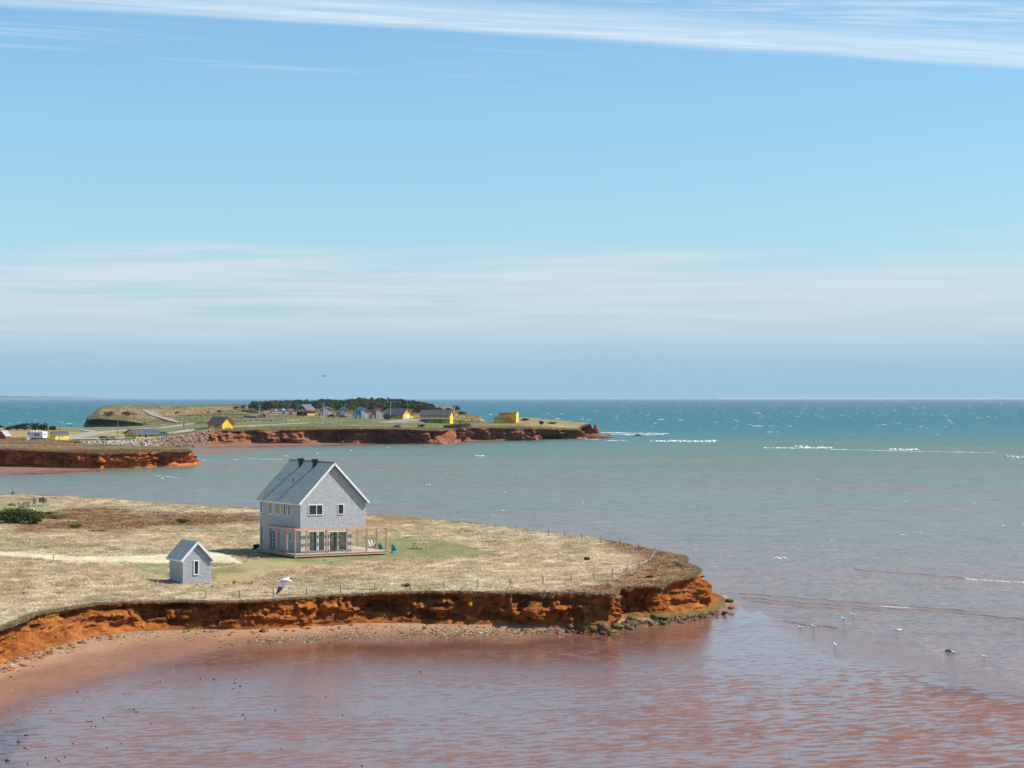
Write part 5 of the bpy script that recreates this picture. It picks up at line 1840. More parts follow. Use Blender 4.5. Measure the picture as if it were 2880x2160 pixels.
MB().tube([(0, 0, -.4), (0, 0, 1.0)], .42, 10).build('stand', MATS['pale_blue_grey'], r)
# playground
for px, py, lb, rc, hgt in ((797, 1171, 'play tower with blue pyramid roof and green slide', (.05, .30, .52), 4.6), (817, 1171, 'play tower with orange roof beside the pavilion', (.68, .20, .08), 4.4)):
    p = ha(px, py)
    r = empty('play_tower', p, .3, lb, 'playground')
    for x_ in (-1.1, 1.1):
        for y_ in (-1.1, 1.1):
            MB().box(x_ - .09, x_ + .09, y_ - .09, y_ + .09, -.3, hgt - 1.2).build('post', pmat('play_grey', (.42, .43, .47), .5, .1, 1), r)
    MB().box(-1.2, 1.2, -1.2, 1.2, 1.4, 1.55).build('platform', pmat('play_dark', (.05, .06, .09), .6, .1, 1), r)
    MB().box(-1.15, 1.15, -1.17, -1.11, 1.55, 2.4).build('panel', pmat('play_panel', (.12, .14, .20), .6, .1, 1), r)
    mb = MB()
    if rc[2] > .3:
        mb.add([(-1.5, -1.5, hgt - 1.2), (1.5, -1.5, hgt - 1.2), (1.5, 1.5, hgt - 1.2), (-1.5, 1.5, hgt - 1.2), (0, 0, hgt + .4)], [(3, 2, 1, 0), (0, 1, 4), (1, 2, 4), (2, 3, 4), (3, 0, 4)])
    else:
        mb.prism([(-1.3, hgt - 1.1), (1.3, hgt - 1.1), (1.0, hgt - .2), (-1.0, hgt - .2)], 'y', -1.3, 1.3)
    mb.build('roof', pmat('play_roof_%d' % int(rc[0] * 100), rc, .5, .05, 1), r)
    s_ = -1 if rc[2] > .3 else 1
    MB().bar((s_ * 1.1, -.6, 1.6), (s_ * 3.4, -.9, .15), .7, .12).build('slide', pmat('play_slide_%d' % int(rc[0] * 100), (.06, .38, .30) if s_ < 0 else (.30, .42, .40), .4, .05, 1), r)
for px, lb in ((771, 'left leaning swing post of the playground'), (829, 'white climbing frame next to the orange roofed tower')):
    p = ha(px, 1172)
    r = empty('climbing_bars', p, .2, lb, 'playground')
    for x_ in (-1.0, 1.0):
        MB().bar((x_ * 1.3, 0, -.2), (x_ * .8, 0, 2.6), .12).build('leg', wht, r)
    MB().bar((-.9, 0, 2.55), (.9, 0, 2.55), .12).build('crossbar', wht, r)
# two tiny huts
h = gable_house('hut', 'dark little hut with a yellow disc behind the pale pole', 'hut', ha(731, 1177.5), 60, 2.2, 2.4, 2.2, 3.0, pmat('charcoal_siding', (.045, .05, .06), .8, .1, 1), slate, wht, over=.2, base=.3, rake=.12)
MB().tube([(-.02, 1.2, 1.3), (-.07, 1.2, 1.3)], .45, 12).build('disc', pmat('sign_ochre', (.55, .33, .03), .6, .05, 1), h)
h = gable_house('hut', 'small grey hut with a white door right of the dark hut', 'hut', ha(735, 1177.5), 75, 2.4, 2.2, 2.1, 2.9, pmat('slate_siding', (.12, .125, .14), .8, .1, 1), slate, wht, over=.25, base=.3, rake=.14)
opening(h, 'g', .2, 1.0, 0, 2.0, name='door', fr=.15)
MB().box(2.5, 2.9, -.3, .1, -.2, 1.1).build('gas_bottle_box', pmat('pale_red', (.66, .42, .36), .6, .1, 1), h)
# long dark covered piles
for (x0, y0, x1, y1, lb) in ((680, 1157.5, 724, 1162, 'long dark row of covered gear ending at the pickup'), (686, 1173, 721, 1176.5, 'long dark row of covered gear ending at the dark hut')):
    a, b = ha(x0, y0), ha(x1, y1)
    mb = MB()
    n = 16
    vs, fs = [], []
    for i in range(n + 1):
        q = a.lerp(b, i / n)
        hh = .9 + .15 * random.random() * 2
        for (u, z) in ((-1.2, -.3), (-1.0, hh * .8), (0, hh), (1.0, hh * .8), (1.2, -.3)):
            vs.append((q.x - a.x, q.y - a.y + u, q.z - a.z + z))
    for i in range(n):
        for k in range(4):
            fs.append((i * 5 + k, i * 5 + k + 1, i * 5 + k + 6, i * 5 + k + 5))
    mb.add(vs, fs)
    r = empty('covered_gear', a, 0, lb, 'gear', 'dark covered rows')
    mb.build('tarpaulin', pmat('navy_tarpaulin', (.018, .024, .040), .6, .3, 1.2), r)
# hook-up posts, white benches, far picnic tables
for i, (px, py, lb) in enumerate(((693, 1186.5, 'below the dark hut'), (711, 1186, 'left of the pale pole'), (767, 1185, 'below the play towers'), (808, 1184.5, 'below the orange roofed tower'),
                                  (852, 1183.5, 'below the pavilion'), (904, 1184, 'just left of the grey pole'), (661, 1183, 'behind the road sign'), (931, 1192, 'below the black hatchback'),
                                  (960, 1200, 'on the rim track'), (810, 1193, 'on the lower meadow'))):
    p = fa(px, py)
    r = empty('hookup_post', p, 0, 'small pale campsite post ' + lb, 'post', 'campsite posts')
    MB().box(-.16, .16, -.16, .16, -.3, 1.35).build('post', wht, r)
    MB().box(-.9, -.35, -.4, .4, -.2, .35).build('fire_ring', darkm, r)
for px, py, lb in ((195, 1201, 'dark shelter bench on the skyline above the meadow'), (457, 1198, 'white picnic bench beside the meadow road'), (708, 1204, 'pale picnic table on the cliff rim near the yellow house')):
    p = fa(px, py)
    c_ = pmat('dark_bench', (.07, .05, .04), .8, .1, 1) if px == 195 else pmat('pale_bench', (.60, .62, .60), .7, .1, 1)
    r = empty('picnic_table', p, .3, lb, 'picnic table')
    MB().box(-1.4, 1.4, -.4, .4, 1.0, 1.15).build('table_top', c_, r)
    for s in (-1, 1):
        MB().box(-1.4, 1.4, *sorted((s * .9, s * 1.25)), .55, .65).build('seat', c_, r)
        MB().bar((s * 1.0, -1.1, -.2), (s * 1.0, -.2, 1.0), .12).build('leg', c_, r)
        MB().bar((s * 1.0, 1.1, -.2), (s * 1.0, .2, 1.0), .12).build('leg', c_, r)


def rail_fence(name, label, which, pts, gap, hgt, m, rails=2):
    P = []
    for i in range(len(pts) - 1):
        a, b = land_at(which, *pts[i]), land_at(which, *pts[i + 1])
        n = max(1, int((b - a).length / gap))
        P += [a.lerp(b, k / n) for k in range(n)]
    P.append(land_at(which, *pts[-1]))
    r = empty(name, P[0], 0, label, 'fence')
    me = None
    for p in P:
        q = p - P[0]
        if me is None:
            o = MB().box(-.07, .07, -.07, .07, -.4, hgt).build('post', m, r)
            me = o
        else:
            o = me.copy()
            col.objects.link(o)
            o.parent = r
        o.location = q
    for k in range(rails):
        z = hgt * (.92 - .42 * k)
        mb = MB()
        for a, b in zip(P[:-1], P[1:]):
            mb.bar(a - P[0] + Vector((0, .09, z)), b - P[0] + Vector((0, .09, z)), .05, .10)
        mb.build('rail', m, r)
    return r


rail_fence('rail_fence', 'grey rail fence in front of the shaded hill cliff', 'far', [(240, 1202.5), (330, 1202), (400, 1201.5), (440, 1199)], 9, 1.5, pmat('fence_grey', (.36, .33, .32), .9, .1, 1))
rail_fence('rail_fence', 'low white rail fence in front of the parked cars', 'far', [(145, 1239.5), (200, 1240), (280, 1240.5), (345, 1238), (372, 1237)], 6, 1.1, pmat('fence_white', (.60, .60, .58), .8, .1, 1), rails=1)
rail_fence('rail_fence', 'wire fence climbing from the rock bank to the yellow house', 'far', [(490, 1226), (515, 1219), (545, 1213), (590, 1207.8)], 7, 1.2, MATS['fence_white'], rails=1)
rail_fence('rail_fence', 'grey rail fence along the rim below the wedge house', 'far', [(1322, 1199.5), (1380, 1199), (1440, 1198.5), (1490, 1198)], 7, 1.3, MATS['fence_grey'])

# person on the far beach
p = at(964, 1250, .35)
r = empty('person', p, .4, 'person in an orange top and dark trousers on the far beach', 'person')
mb = MB()
mb.tube([(-.09, 0, 0), (-.10, .02, .45), (-.09, 0, .88)], [.06, .07, .10], 8)
mb.tube([(.12, .08, 0), (.11, .0, .45), (.09, 0, .88)], [.06, .07, .10], 8)
mb.tube([(0, 0, .82), (0, 0, 1.1), (0, .02, 1.42), (0, .02, 1.50)], [.17, .16, .20, .07], 10)
mb.tube([(0, .02, 1.48), (0, .02, 1.56), (0, .02, 1.66), (0, .02, 1.76)], [.06, .10, .11, .04], 10)
for s in (-1, 1):
    mb.tube([(s * .21, .02, 1.40), (s * .27, .02, 1.12), (s * .26, -.12, .88)], [.06, .05, .04], 8)
b_ = mb.build('body', pmat('dark_trousers', (.03, .03, .05), .8, .1, 1), r, smooth=True)
mb = MB()
mb.tube([(0, 0, .86), (0, 0, 1.1), (0, .02, 1.43), (0, .02, 1.50)], [.19, .18, .22, .09], 10)
for s in (-1, 1):
    mb.tube([(s * .21, .02, 1.42), (s * .275, .02, 1.12), (s * .265, -.10, .92)], [.075, .065, .055], 8)
mb.build('jacket', pmat('orange_jacket', (.75, .22, .03), .7, .1, 1), b_, smooth=True)
mb = MB()
mb.tube([(0, .02, 1.57), (0, .03, 1.68), (0, .02, 1.78)], [.105, .118, .05], 10)
mb.build('hair', pmat('dark_hair', (.03, .02, .015), .8, .1, 1), b_, smooth=True)
# ------------------------------------------------------------------ rocks
def ico(sub=1):
    import bmesh
    bm = bmesh.new()
    bmesh.ops.create_icosphere(bm, subdivisions=sub, radius=1.0)
    V = np.array([v.co[:] for v in bm.verts])
    Fc = np.array([[v.index for v in f.verts] for f in bm.faces])
    bm.free()
    return V, Fc


ICO1, ICO2, ICO3 = ico(1), ico(2), ico(3)


def rock_geo(scale, seed, base=ICO2, rough=.45):
    V, Fc = base
    n = fbm(V[:, 0] * 1.3 + seed * 7.1, V[:, 1] * 1.3, V[:, 2] * 1.3, 3, seed) - .5
    blk = np.round(V * 1.6 + .3 * n[:, None]) / 1.6
    P = V * (1 + rough * 1.6 * n[:, None]) * .65 + blk * .35
    return P * np.asarray(scale), Fc


def join(parts):
    Vs, Fs, Cs, o = [], [], [], 0
    for V, Fc, c in parts:
        Vs.append(V)
        Fs.append(Fc + o)
        Cs.append(np.broadcast_to(np.asarray(c, float), (len(V), 3)) if np.ndim(c) == 1 else c)
        o += len(V)
    return np.concatenate(Vs), np.concatenate(Fs), np.concatenate(Cs)


stone_m = pmat('stone', (1, 1, 1), .9, .25, 3.0, attr=True, bump=.02, bscale=9.0, spec=.2)


def beach_z(x, y):
    px = 1440 + x / y * F
    f = float(np.interp(px, _ffx, _ffy))
    wl = float(np.interp(px, WLX, WLY))
    fz = float(np.interp(px, _ffx, _ffz))
    py = HZ + (H - .3) / y * F
    return fz + (0.03 - fz) * min(1, max(0, (py - f) / max(wl - f, 4))) ** .8


# fallen blocks below the cliff
parts = []
R = np.random.default_rng(5)
for i in range(5200):
    k = int(R.integers(0, len(NQ)))
    q, nrm = NQ[k], NN[k]
    px = 1440 + q[0] / q[1] * F
    if px < -60 or px > 2010 or q[1] > 206:
        continue
    far_ = abs(R.normal(0, .8)) - .1
    s = R.gamma(1.2, .05) + .03
    dens = 1.0 if px < 1150 else (.2 if px < 1560 else .6)
    if R.random() > dens:
        continue
    x, y = q[0] + nrm[0] * (far_ + .3), q[1] + nrm[1] * (far_ + .3)
    z = beach_z(x, y)
    V, Fc = rock_geo((s * R.uniform(.9, 1.7), s * R.uniform(.8, 1.3), s * R.uniform(.5, .9)), i % 23, ICO1)
    a = R.random() * 6.28
    V = V @ np.array(((math.cos(a), math.sin(a), 0), (-math.sin(a), math.cos(a), 0), (0, 0, 1))) + (x, y, z + s * .2)
    t = R.random()
    c = np.array((.33, .11, .035)) * R.uniform(.4, 1.15) if t < .9 else np.array((.17, .13, .10)) * R.uniform(.5, 1.3)
    if px > 1700:
        c = np.array((.13, .085, .055)) * R.uniform(.5, 1.4)
    parts.append((V, Fc, c))
V, Fc, C = join(parts)
tag(link('rubble', np_mesh('rubble', V, Fc, C), None, stone_m), 'loose red stones fallen along the foot of the near cliff', 'stones', kind='stuff')
# shells, pebbles and weed bits strewn on the upper beach and the flat
parts = []
for i in range(7800):
    if i < 6200:
        px = R.uniform(620, 2040)
        f, wl = np.interp(px, _ffx, _ffy), np.interp(px, WLX, WLY)
        t = np.clip(R.normal(.52, .22), .05, 1.0) if px > 900 else np.clip(R.normal(.75, .12), .2, 1.0)
        if R.random() > sstep(px, 560, 1150) + .15:
            continue
        py = f + (wl - f) * t
        s = R.gamma(2, .013) + .015
    elif i < 7600:
        px = R.uniform(0, 620)
        f, wl = np.interp(px, _ffx, _ffy), np.interp(px, WLX, WLY)
        py = f + R.gamma(1.4, 9)
        s = R.gamma(2, .013) + .012
    else:
        px = abs(R.normal(0, 330))
        py = 1985 + R.normal(0, 70) - px * .13
        s = R.gamma(2, .011) + .01
    p = at(px, py, .3)
    z = beach_z(p.x, p.y)
    p = at(px, py, z)
    V, Fc = ICO1
    t = R.random()
    c = (.09, .085, .05) if t < .5 else ((.55, .50, .42) if t < .62 else ((.30, .17, .11) if t < .8 else (.14, .15, .04)))
    parts.append((V[:, :] * (s * R.uniform(.8, 1.6), s, s * .6) + (p.x, p.y, z + s * .2), Fc, np.array(c) * R.uniform(.7, 1.3)))
V, Fc, C = join(parts)
tag(link('pebbles', np_mesh('pebbles', V, Fc, C), None, stone_m), 'shells, pebbles and weed scattered over the beach', 'pebbles', kind='stuff')
# single stones on the flat
SP = [(663, 1909), (660, 1921), (676, 1930), (655, 1937), (602, 1911), (377, 1995), (384, 2003), (292, 2019), (250, 2029), (257, 2029), (257, 2043), (269, 2043), (426, 2035), (205, 2092), (340, 2091), (301, 2103),
      (402, 2095), (684, 2011), (690, 2021), (917, 1961), (965, 2011), (775, 1998), (792, 2107), (1018, 2155), (1184, 1890), (309, 2158), (53, 2087), (70, 2104), (78, 2106), (22, 2140), (78, 2149), (167, 2140), (160, 2133), (183, 2129),
      (130, 2131), (568, 1911), (453, 1915)]
for i, (px, py) in enumerate(SP):
    s = (.05 + .045 * random.random()) * (1.6 if (px, py) in ((676, 1930), (22, 2140), (167, 2140), (53, 2087)) else 1)
    p = at(px, py, .03)
    V, Fc = rock_geo((s * 1.15, s, s * .8), i, ICO2, .25)
    c = (.14, .10, .065) if random.random() < .7 else (.30, .23, .15)
    o = link('stone', np_mesh('stone', V, Fc, np.broadcast_to(np.array(c), (len(V), 3)), smooth=True), None, stone_m)
    o.location = (p.x, p.y, .03 + s * .35)
    spots = [((666, 1920), 30, 'in the loose cluster below the house reflection'), ((380, 1999), 12, 'in the close pair on the left flat'), ((258, 2036), 20, 'in the tight cluster on the lower left flat'), ((160, 2133), 42, 'in the trail beside the lower left weed'),
             ((70, 2100), 25, 'in the cluster at the dark weed patch'), ((50, 2148), 36, 'in the bottom left corner'), ((320, 2098), 25, 'in the row above the bottom edge, left side'), ((687, 2016), 14, 'in the pair left of the house reflection')]
    near_ = [s_ for s_ in spots if math.hypot(px - s_[0][0], (py - s_[0][1])) < s_[1]]
    if near_:
        tag(o, 'small rounded stone ' + near_[0][2], 'stone', 'stones ' + near_[0][2])
    else:
        alone = {602: 'alone left of the cluster below the house reflection', 292: 'alone above the tight left cluster', 426: 'alone right of the tight left cluster', 205: 'alone between the weed patch and the bottom row', 402: 'alone at the right end of the bottom left row',
                 917: 'alone inside the house reflection', 965: 'alone right of the house reflection', 775: 'alone below the house reflection', 792: 'alone near the bottom, left of centre', 1018: 'alone at the bottom edge, left of centre', 1184: 'alone on the flat below the middle cliff',
                 309: 'alone at the bottom edge on the left', 568: 'alone on the left flat nearest the beach', 453: 'alone on the left flat, second nearest the beach', 130: 'alone above the bottom left corner', 183: 'alone at the end of the lower left trail'}
        tag(o, 'small rounded stone ' + alone.get(px, 'alone on the wet sand near row %d' % py), 'stone', 'lone stones on the flat')
# named boulders round the points
moss = (.075, .095, .025)
BL = [(1697, 1768, 1.1, .75, 'brown', 'at the toe of the square promontory'), (1668, 1770, .6, .45, 'moss', 'left of the promontory toe'), (1736, 1764, .95, .5, 'moss', 'just right of the promontory toe'), (1640, 1768, .6, .4, 'brown', 'under the promontory'),
      (1605, 1766, .55, .4, 'brown', 'among stones under the middle cliff'), (1772, 1768, .5, .3, 'brown', 'alone right of the promontory'), (1695, 1782, .55, .32, 'dark', 'lowest on the pebble beach'), (1715, 1786, .4, .25, 'dark', 'next to the lowest boulder'),
      (1780, 1742, .9, .45, 'moss', 'at the back of the cove'), (1855, 1738, 1.5, .55, 'moss', 'in the cove below the red spur'), (1890, 1730, .7, .6, 'moss', 'at the left foot of the red spur'), (1945, 1722, 1.2, .5, 'moss', 'at the middle foot of the red spur'),
      (1990, 1712, 1.6, .7, 'moss', 'at the right foot of the red spur'), (2020, 1690, 1.5, .6, 'green', 'forming the outermost green ledge'), (2052, 1690, .9, .35, 'green', 'at the tip of the green ledge'), (2056, 1711, .6, .25, 'brown', 'on the seaward pebbles'),
      (2040, 1722, .5, .2, 'brown', 'nearest the water on the pebble spit'), (255, 1790, 1.1, .5, 'red', 'below the lit left cliff'), (335, 1772, 1.3, .5, 'red', 'lying lengthwise below the left cliff'), (90, 1822, .7, .35, 'red', 'below the cliff at the far left'),
      (1005, 1738, 1.4, .5, 'sod', 'a slumped sod heap below the middle cliff'), (830, 1752, .9, .45, 'sod', 'a slumped grey sod below the cliff'), (760, 1748, .7, .6, 'sod', 'a leaning pale slab below the cliff'), (640, 1752, 1.3, .5, 'sod', 'a dark slumped sod heap on the left')]
CB = dict(brown=(.16, .085, .045), moss=(.10, .105, .035), green=(.10, .12, .022), dark=(.06, .05, .035), red=(.32, .105, .03), sod=(.17, .135, .09))
for i, (px, py, sx_, sz_, kd, lb) in enumerate(BL):
    z = .5 if px < 1900 else .3
    p = at(px, py, z)
    k_ = .62 if kd != 'sod' else .8
    sx_, sz_ = sx_ * k_, sz_ * k_
    V, Fc = rock_geo((sx_, sx_ * .8, sz_), 40 + i, ICO3, .75)
    c = np.array(CB[kd])[None] * (.75 + .5 * fbm(V[:, 0] * 3, V[:, 1] * 3, V[:, 2] * 5, 3, i)[:, None])
    if kd == 'moss':
        up = sstep(fbm(V[:, 0] * 2, V[:, 1] * 2, V[:, 2] * 2, 3, 77 + i), .36, .55)[:, None]
        c = c * up + np.array((.15, .075, .04)) * (1 - up)
    o = link('boulder', np_mesh('boulder', V, Fc, c), None, stone_m)
    o.location = (p.x, p.y, z + sz_ * .25)
    o.rotation_euler = (0, 0, random.random() * .6)
    nm = dict(brown='brown boulder', moss='mossy green boulder', green='flat green boulder', dark='dark weed covered boulder', red='orange red boulder', sod='grassy clod')[kd]
    tag(o, nm + ' ' + lb, 'boulder', 'boulders under the near cliff')
# rock bank on the far shore: slope and armour stones
tp, ft = [], []
for x, ty, fy in ((225, 1243, 1251), (300, 1242, 1254), (350, 1241, 1256), (440, 1235, 1259), (500, 1227, 1259), (545, 1222, 1256), (600, 1210, 1250)):
    a = land_at('far', x, ty)
    tp.append(tuple(a))
    df = a.y - 7.5
    ft.append(((x - 1440) / F * df, df, .05))
tp, ft = np.array(tp), np.array(ft)
n, mrow = 60, 10
u = np.linspace(0, 1, n)
ar = np.linspace(0, 1, len(tp))
T_ = np.stack([np.interp(u, ar, tp[:, i]) for i in range(3)], -1)
Q_ = np.stack([np.interp(u, ar, ft[:, i]) for i in range(3)], -1)
vv = np.linspace(-.2, 1.05, mrow)[:, None, None]
P_ = T_[None] * (1 - vv) + Q_[None] * vv
P_[..., 2] -= .15
link_o = link('bank_slope', np_mesh('bank_slope', P_.reshape(-1, 3), grid_faces(mrow, n), np.broadcast_to(np.array((.16, .12, .085)), (mrow * n, 3)), smooth=True), None, ground_mat())
tag(link_o, 'earth slope under the rock bank', 'slope', kind='structure')
parts = []
for i in range(1500):
    uu, v = R.random(), R.uniform(-.02, 1.0)
    t_ = np.array([np.interp(uu, ar, tp[:, k]) for k in range(3)])
    q_ = np.array([np.interp(uu, ar, ft[:, k]) for k in range(3)])
    p = t_ * (1 - v) + q_ * v
    s = R.uniform(.28, .85) * (.6 + .5 * uu)
    V, Fc = rock_geo((s * 1.3, s, s * .8), i % 29, ICO1, .5)
    a = R.random() * 6.28
    V = V @ np.array(((math.cos(a), math.sin(a) * .9, .3), (-math.sin(a), math.cos(a), 0), (-.3, 0, 1)))
    px_ = 1440 + p[0] / p[1] * F
    pale = sstep(-px_, -470, -400)
    c = np.array((.40, .34, .28)) * pale + np.array((.25, .155, .105)) * (1 - pale)
    parts.append((V + p + (0, 0, .15), Fc, c * R.uniform(.35, 1.3)))
V, Fc, C = join(parts)
tag(link('rock_bank', np_mesh('rock_bank', V, Fc, C), None, stone_m), 'bank of pale and rust coloured armour stones below the bungalow', 'rocks', kind='stuff')
# sea stack and rock ledge at the point
m_rock = m_far
V, Fc = ICO3
zz = V[:, 2]
prof = np.interp(zz, [-1, -.5, -.1, .35, .55, .75, 1], [1.25, 1.1, 1.15, .8, .72, .85, .6])
Pk = V * np.array((1, 1, 1)) * 1.0
Pk = np.stack([V[:, 0] * prof * 1.7, V[:, 1] * prof * 1.7, V[:, 2] * 3.2], -1) * (1 + .3 * (fbm(V[:, 0] * 2, V[:, 1] * 2, V[:, 2] * 4, 3, 5)[:, None] - .5))
o = link('sea_stack', np_mesh('sea_stack', Pk, Fc, attr={'down': np.full(len(V), 3.0)}), None, m_rock)
p = at(1676, 1228, .3)
o.location = (p.x, p.y, 4.2)
tag(o, 'dark red rock stack standing off the far point', 'sea stack')
for i, (px, py, a, b, hz_, lb) in enumerate(((1672, 1231, 6.5, 4, 1.9, 'flat red rock ledge at the foot of the sea stack'), (1697, 1231, 4.5, 3, 1.4, 'outer end of the red rock ledge beyond the stack'), (1795, 1225, 2.0, 1.2, .8, 'dark rock awash in the surf off the point'), (1712, 1226, 1.6, 1.2, .9, 'small red rock tip beside the surf'))):
    V, Fc = rock_geo((a, b, hz_), 90 + i, ICO3, .35)
    o = link('rock_ledge' if i < 2 else 'rock', np_mesh('rock', V, Fc, attr={'down': np.full(len(V), 3.0)}), None, m_rock)
    p = at(px, py, .2)
    o.location = (p.x, p.y, .3)
    tag(o, lb, 'rock')

# ------------------------------------------------------------------ grass on the near headland
def scatter_near(n, seed, x0=-80, x1=1956):
    r = np.random.default_rng(seed)
    px = r.uniform(x0, x1, n * 3)
    fd, fz, bd, bz = near_cols(px)
    w_ = r.random(n * 3)
    d = fd + (bd - fd) * w_
    keep = r.random(n * 3) < (d * (bd - fd)) / 70000.0
    px, d = px[keep][:n], d[keep][:n]
    return (px - 1440) / F * d, d


def tufts(name, label, x, y, z, c, hgt, blades, seed, wid=.045, lean=.6):
    r = np.random.default_rng(seed)
    n = len(x)
    V = np.zeros((n, blades, 3, 3), np.float32)
    az = r.random((n, blades)) * 2 * np.pi
    hh = hgt[:, None] * r.uniform(.55, 1.15, (n, blades))
    ln = hh * r.uniform(.15, lean * 2, (n, blades))
    ox, oy = r.normal(0, .09, (n, blades)), r.normal(0, .09, (n, blades))
    wv = wid * r.uniform(.6, 1.5, (n, blades))
    pz = r.random((n, blades)) * np.pi
    bx, by = x[:, None] + ox, y[:, None] + oy
    V[..., 0, :] = np.stack([bx - wv * np.cos(pz), by - wv * np.sin(pz), np.broadcast_to(z[:, None] - .03, bx.shape)], -1)
    V[..., 1, :] = np.stack([bx + wv * np.cos(pz), by + wv * np.sin(pz), np.broadcast_to(z[:, None] - .03, bx.shape)], -1)
    V[..., 2, :] = np.stack([bx + ln * np.cos(az) - .10 * hh, by + ln * np.sin(az), z[:, None] + hh], -1)
    C = np.broadcast_to(c[:, None, None, :], (n, blades, 3, 3)) * r.uniform(.87, 1.15, (n, blades, 1, 1))
    me = np_mesh(name, V.reshape(-1, 3), np.arange(n * blades * 3).reshape(-1, 3), C.reshape(-1, 3))
    o = link(name, me, None, pmat('dry_grass', (1, 1, 1), .9, .12, .8, attr=True, spec=.1, trans=.5))
    tag(o, label, 'grass', kind='stuff')
    return o


gx, gy = scatter_near(125000, 3)
gzv = near_z(gx, gy)
gc, gt, gpx, gpy = near_cover(gx, gy)
clump = fbm(gx / 1.4, gy / 1.8, 0, 3, 101)
keep = (R.random(len(gx)) < gt) & (clump + .25 * R.random(len(gx)) > .42)
hg = (.09 + .21 * sstep(clump, .4, .75)) * (.5 + .5 * gt)
tone = (.80 + .40 * fbm(gx / .9, gy / .9, 3, 2, 103))[:, None]
tufts('dry_grass', 'tall straw coloured grass over the headland', gx[keep], gy[keep], gzv[keep], (gc * (1 + .26 * gt[:, None] ** 1.5) * tone)[keep], hg[keep], 5, 4)
# hanging sod grass along the cliff edge
kk = R.integers(0, len(NT), 16000)
ex = NT[kk, 0] + NN[kk, 0] * R.uniform(-.25, .48, 16000)
ey = NT[kk, 1] + NN[kk, 1] * R.uniform(-.25, .42, 16000)
epx = 1440 + ex / ey * F
m_ = (epx > -80) & (epx < 1975)
ec = np.where((R.random(16000) < .5)[:, None], np.array((.42, .33, .20)), np.array((.26, .19, .11)))
eh = R.uniform(.06, .20, 16000)
tufts('edge_grass', 'dry grass and roots hanging over the cliff edge', ex[m_], ey[m_], (NT[kk, 2] - R.uniform(0, .12, 16000) - R.uniform(0, .4, 16000) * sstep(epx, 600, 900) * sstep(fbm(np.arange(len(NT))[kk] * .085 / 1.2, kk * 0 + .5, 0, 2, 333), .55, .72))[m_], ec[m_], eh[m_], 4, 6, lean=1.0)


# ------------------------------------------------------------------ leaves
leaf_m = pmat('needles', (1, 1, 1), .8, .15, 1.0, attr=True, spec=.2, trans=.25)


def leaf_cloud(center, radii, n, size, base, seed, clumps=14, flat=.5, droop=0.0, wind=0.0):
    """needle or leaf faces gathered in clumps inside an ellipsoid"""
    r = np.random.default_rng(seed)
    cc = r.normal(0, 1, (clumps, 3))
    cc /= np.linalg.norm(cc, axis=1)[:, None]
    cc *= r.uniform(.35, .92, (clumps, 1))
    cc[:, 2] = np.where(cc[:, 2] < -.5, -cc[:, 2] * .4, cc[:, 2])
    k = r.integers(0, clumps, n)
    off = r.normal(0, .20, (n, 3)) * np.array((1.1, 1.1, .65))
    P = cc[k] + off
    out = np.linalg.norm(P, axis=1)
    P = P * np.where(out > 1.12, 1.12 / out, 1)[:, None]
    P = P * np.asarray(radii) + np.asarray(center)
    P[:, 0] -= wind * np.clip(P[:, 2] - center[2], -9, 9)
    a = r.normal(0, 1, (n, 3))
    a[:, 2] *= flat
    a /= np.linalg.norm(a, axis=1)[:, None]
    b = np.cross(a, r.normal(0, 1, (n, 3)))
    b /= np.linalg.norm(b, axis=1)[:, None] + 1e-9
    s = size * r.uniform(.6, 1.4, (n, 1))
    V = np.stack([P - a * s * .5, P + b * s * .30, P + a * s * .6, P - b * s * .30], 1)
    tone = r.uniform(.7, 1.3, clumps)[k][:, None] * r.uniform(.75, 1.3, (n, 1))
    C = np.asarray(base)[None] * tone
    Fc = np.arange(4 * n).reshape(-1, 4)
    return V.reshape(-1, 3), Fc, np.repeat(C, 4, 0)


def shrub(name, label, loc, radii, n, size, base, seed, stem=True, group=None, cat='bush', flat=.5, wind=0.0, clumps=14, trunk_h=None):
    root = empty(name, loc, 0, label, cat, group)
    th = trunk_h if trunk_h is not None else radii[2] * .5
    V, Fc, C = leaf_cloud((0, 0, th + radii[2] * .55), radii, n, size, base, seed, clumps, flat, wind=wind)
    V[:, 2] = np.maximum(V[:, 2], .02 * radii[2])
    link('foliage' if cat == 'bush' else 'crown', np_mesh('foliage', V, Fc, C), root, leaf_m)
    mb = MB()
    rr = random.Random(seed)
    mb.tube([(0, 0, -.3), (.05 * radii[0], 0, th * .7), (.12 * radii[0], 0, th + radii[2] * .6)], [radii[0] * .07 + .03, radii[0] * .05 + .02, .02], 7)
    for k in range(5):
        a = rr.random() * 6.28
        mb.tube([(0, 0, th * .5), (radii[0] * .35 * math.cos(a), radii[1] * .35 * math.sin(a), th + radii[2] * .4), (radii[0] * .7 * math.cos(a), radii[1] * .7 * math.sin(a), th + radii[2] * (.5 + .4 * rr.random()))],
                [radii[0] * .04 + .015, radii[0] * .025 + .01, .01], 5)
    mb.build('stem' if cat == 'bush' else 'trunk', pmat('bark', (.13, .10, .08), .9, .2, 3.0), root)
    return root


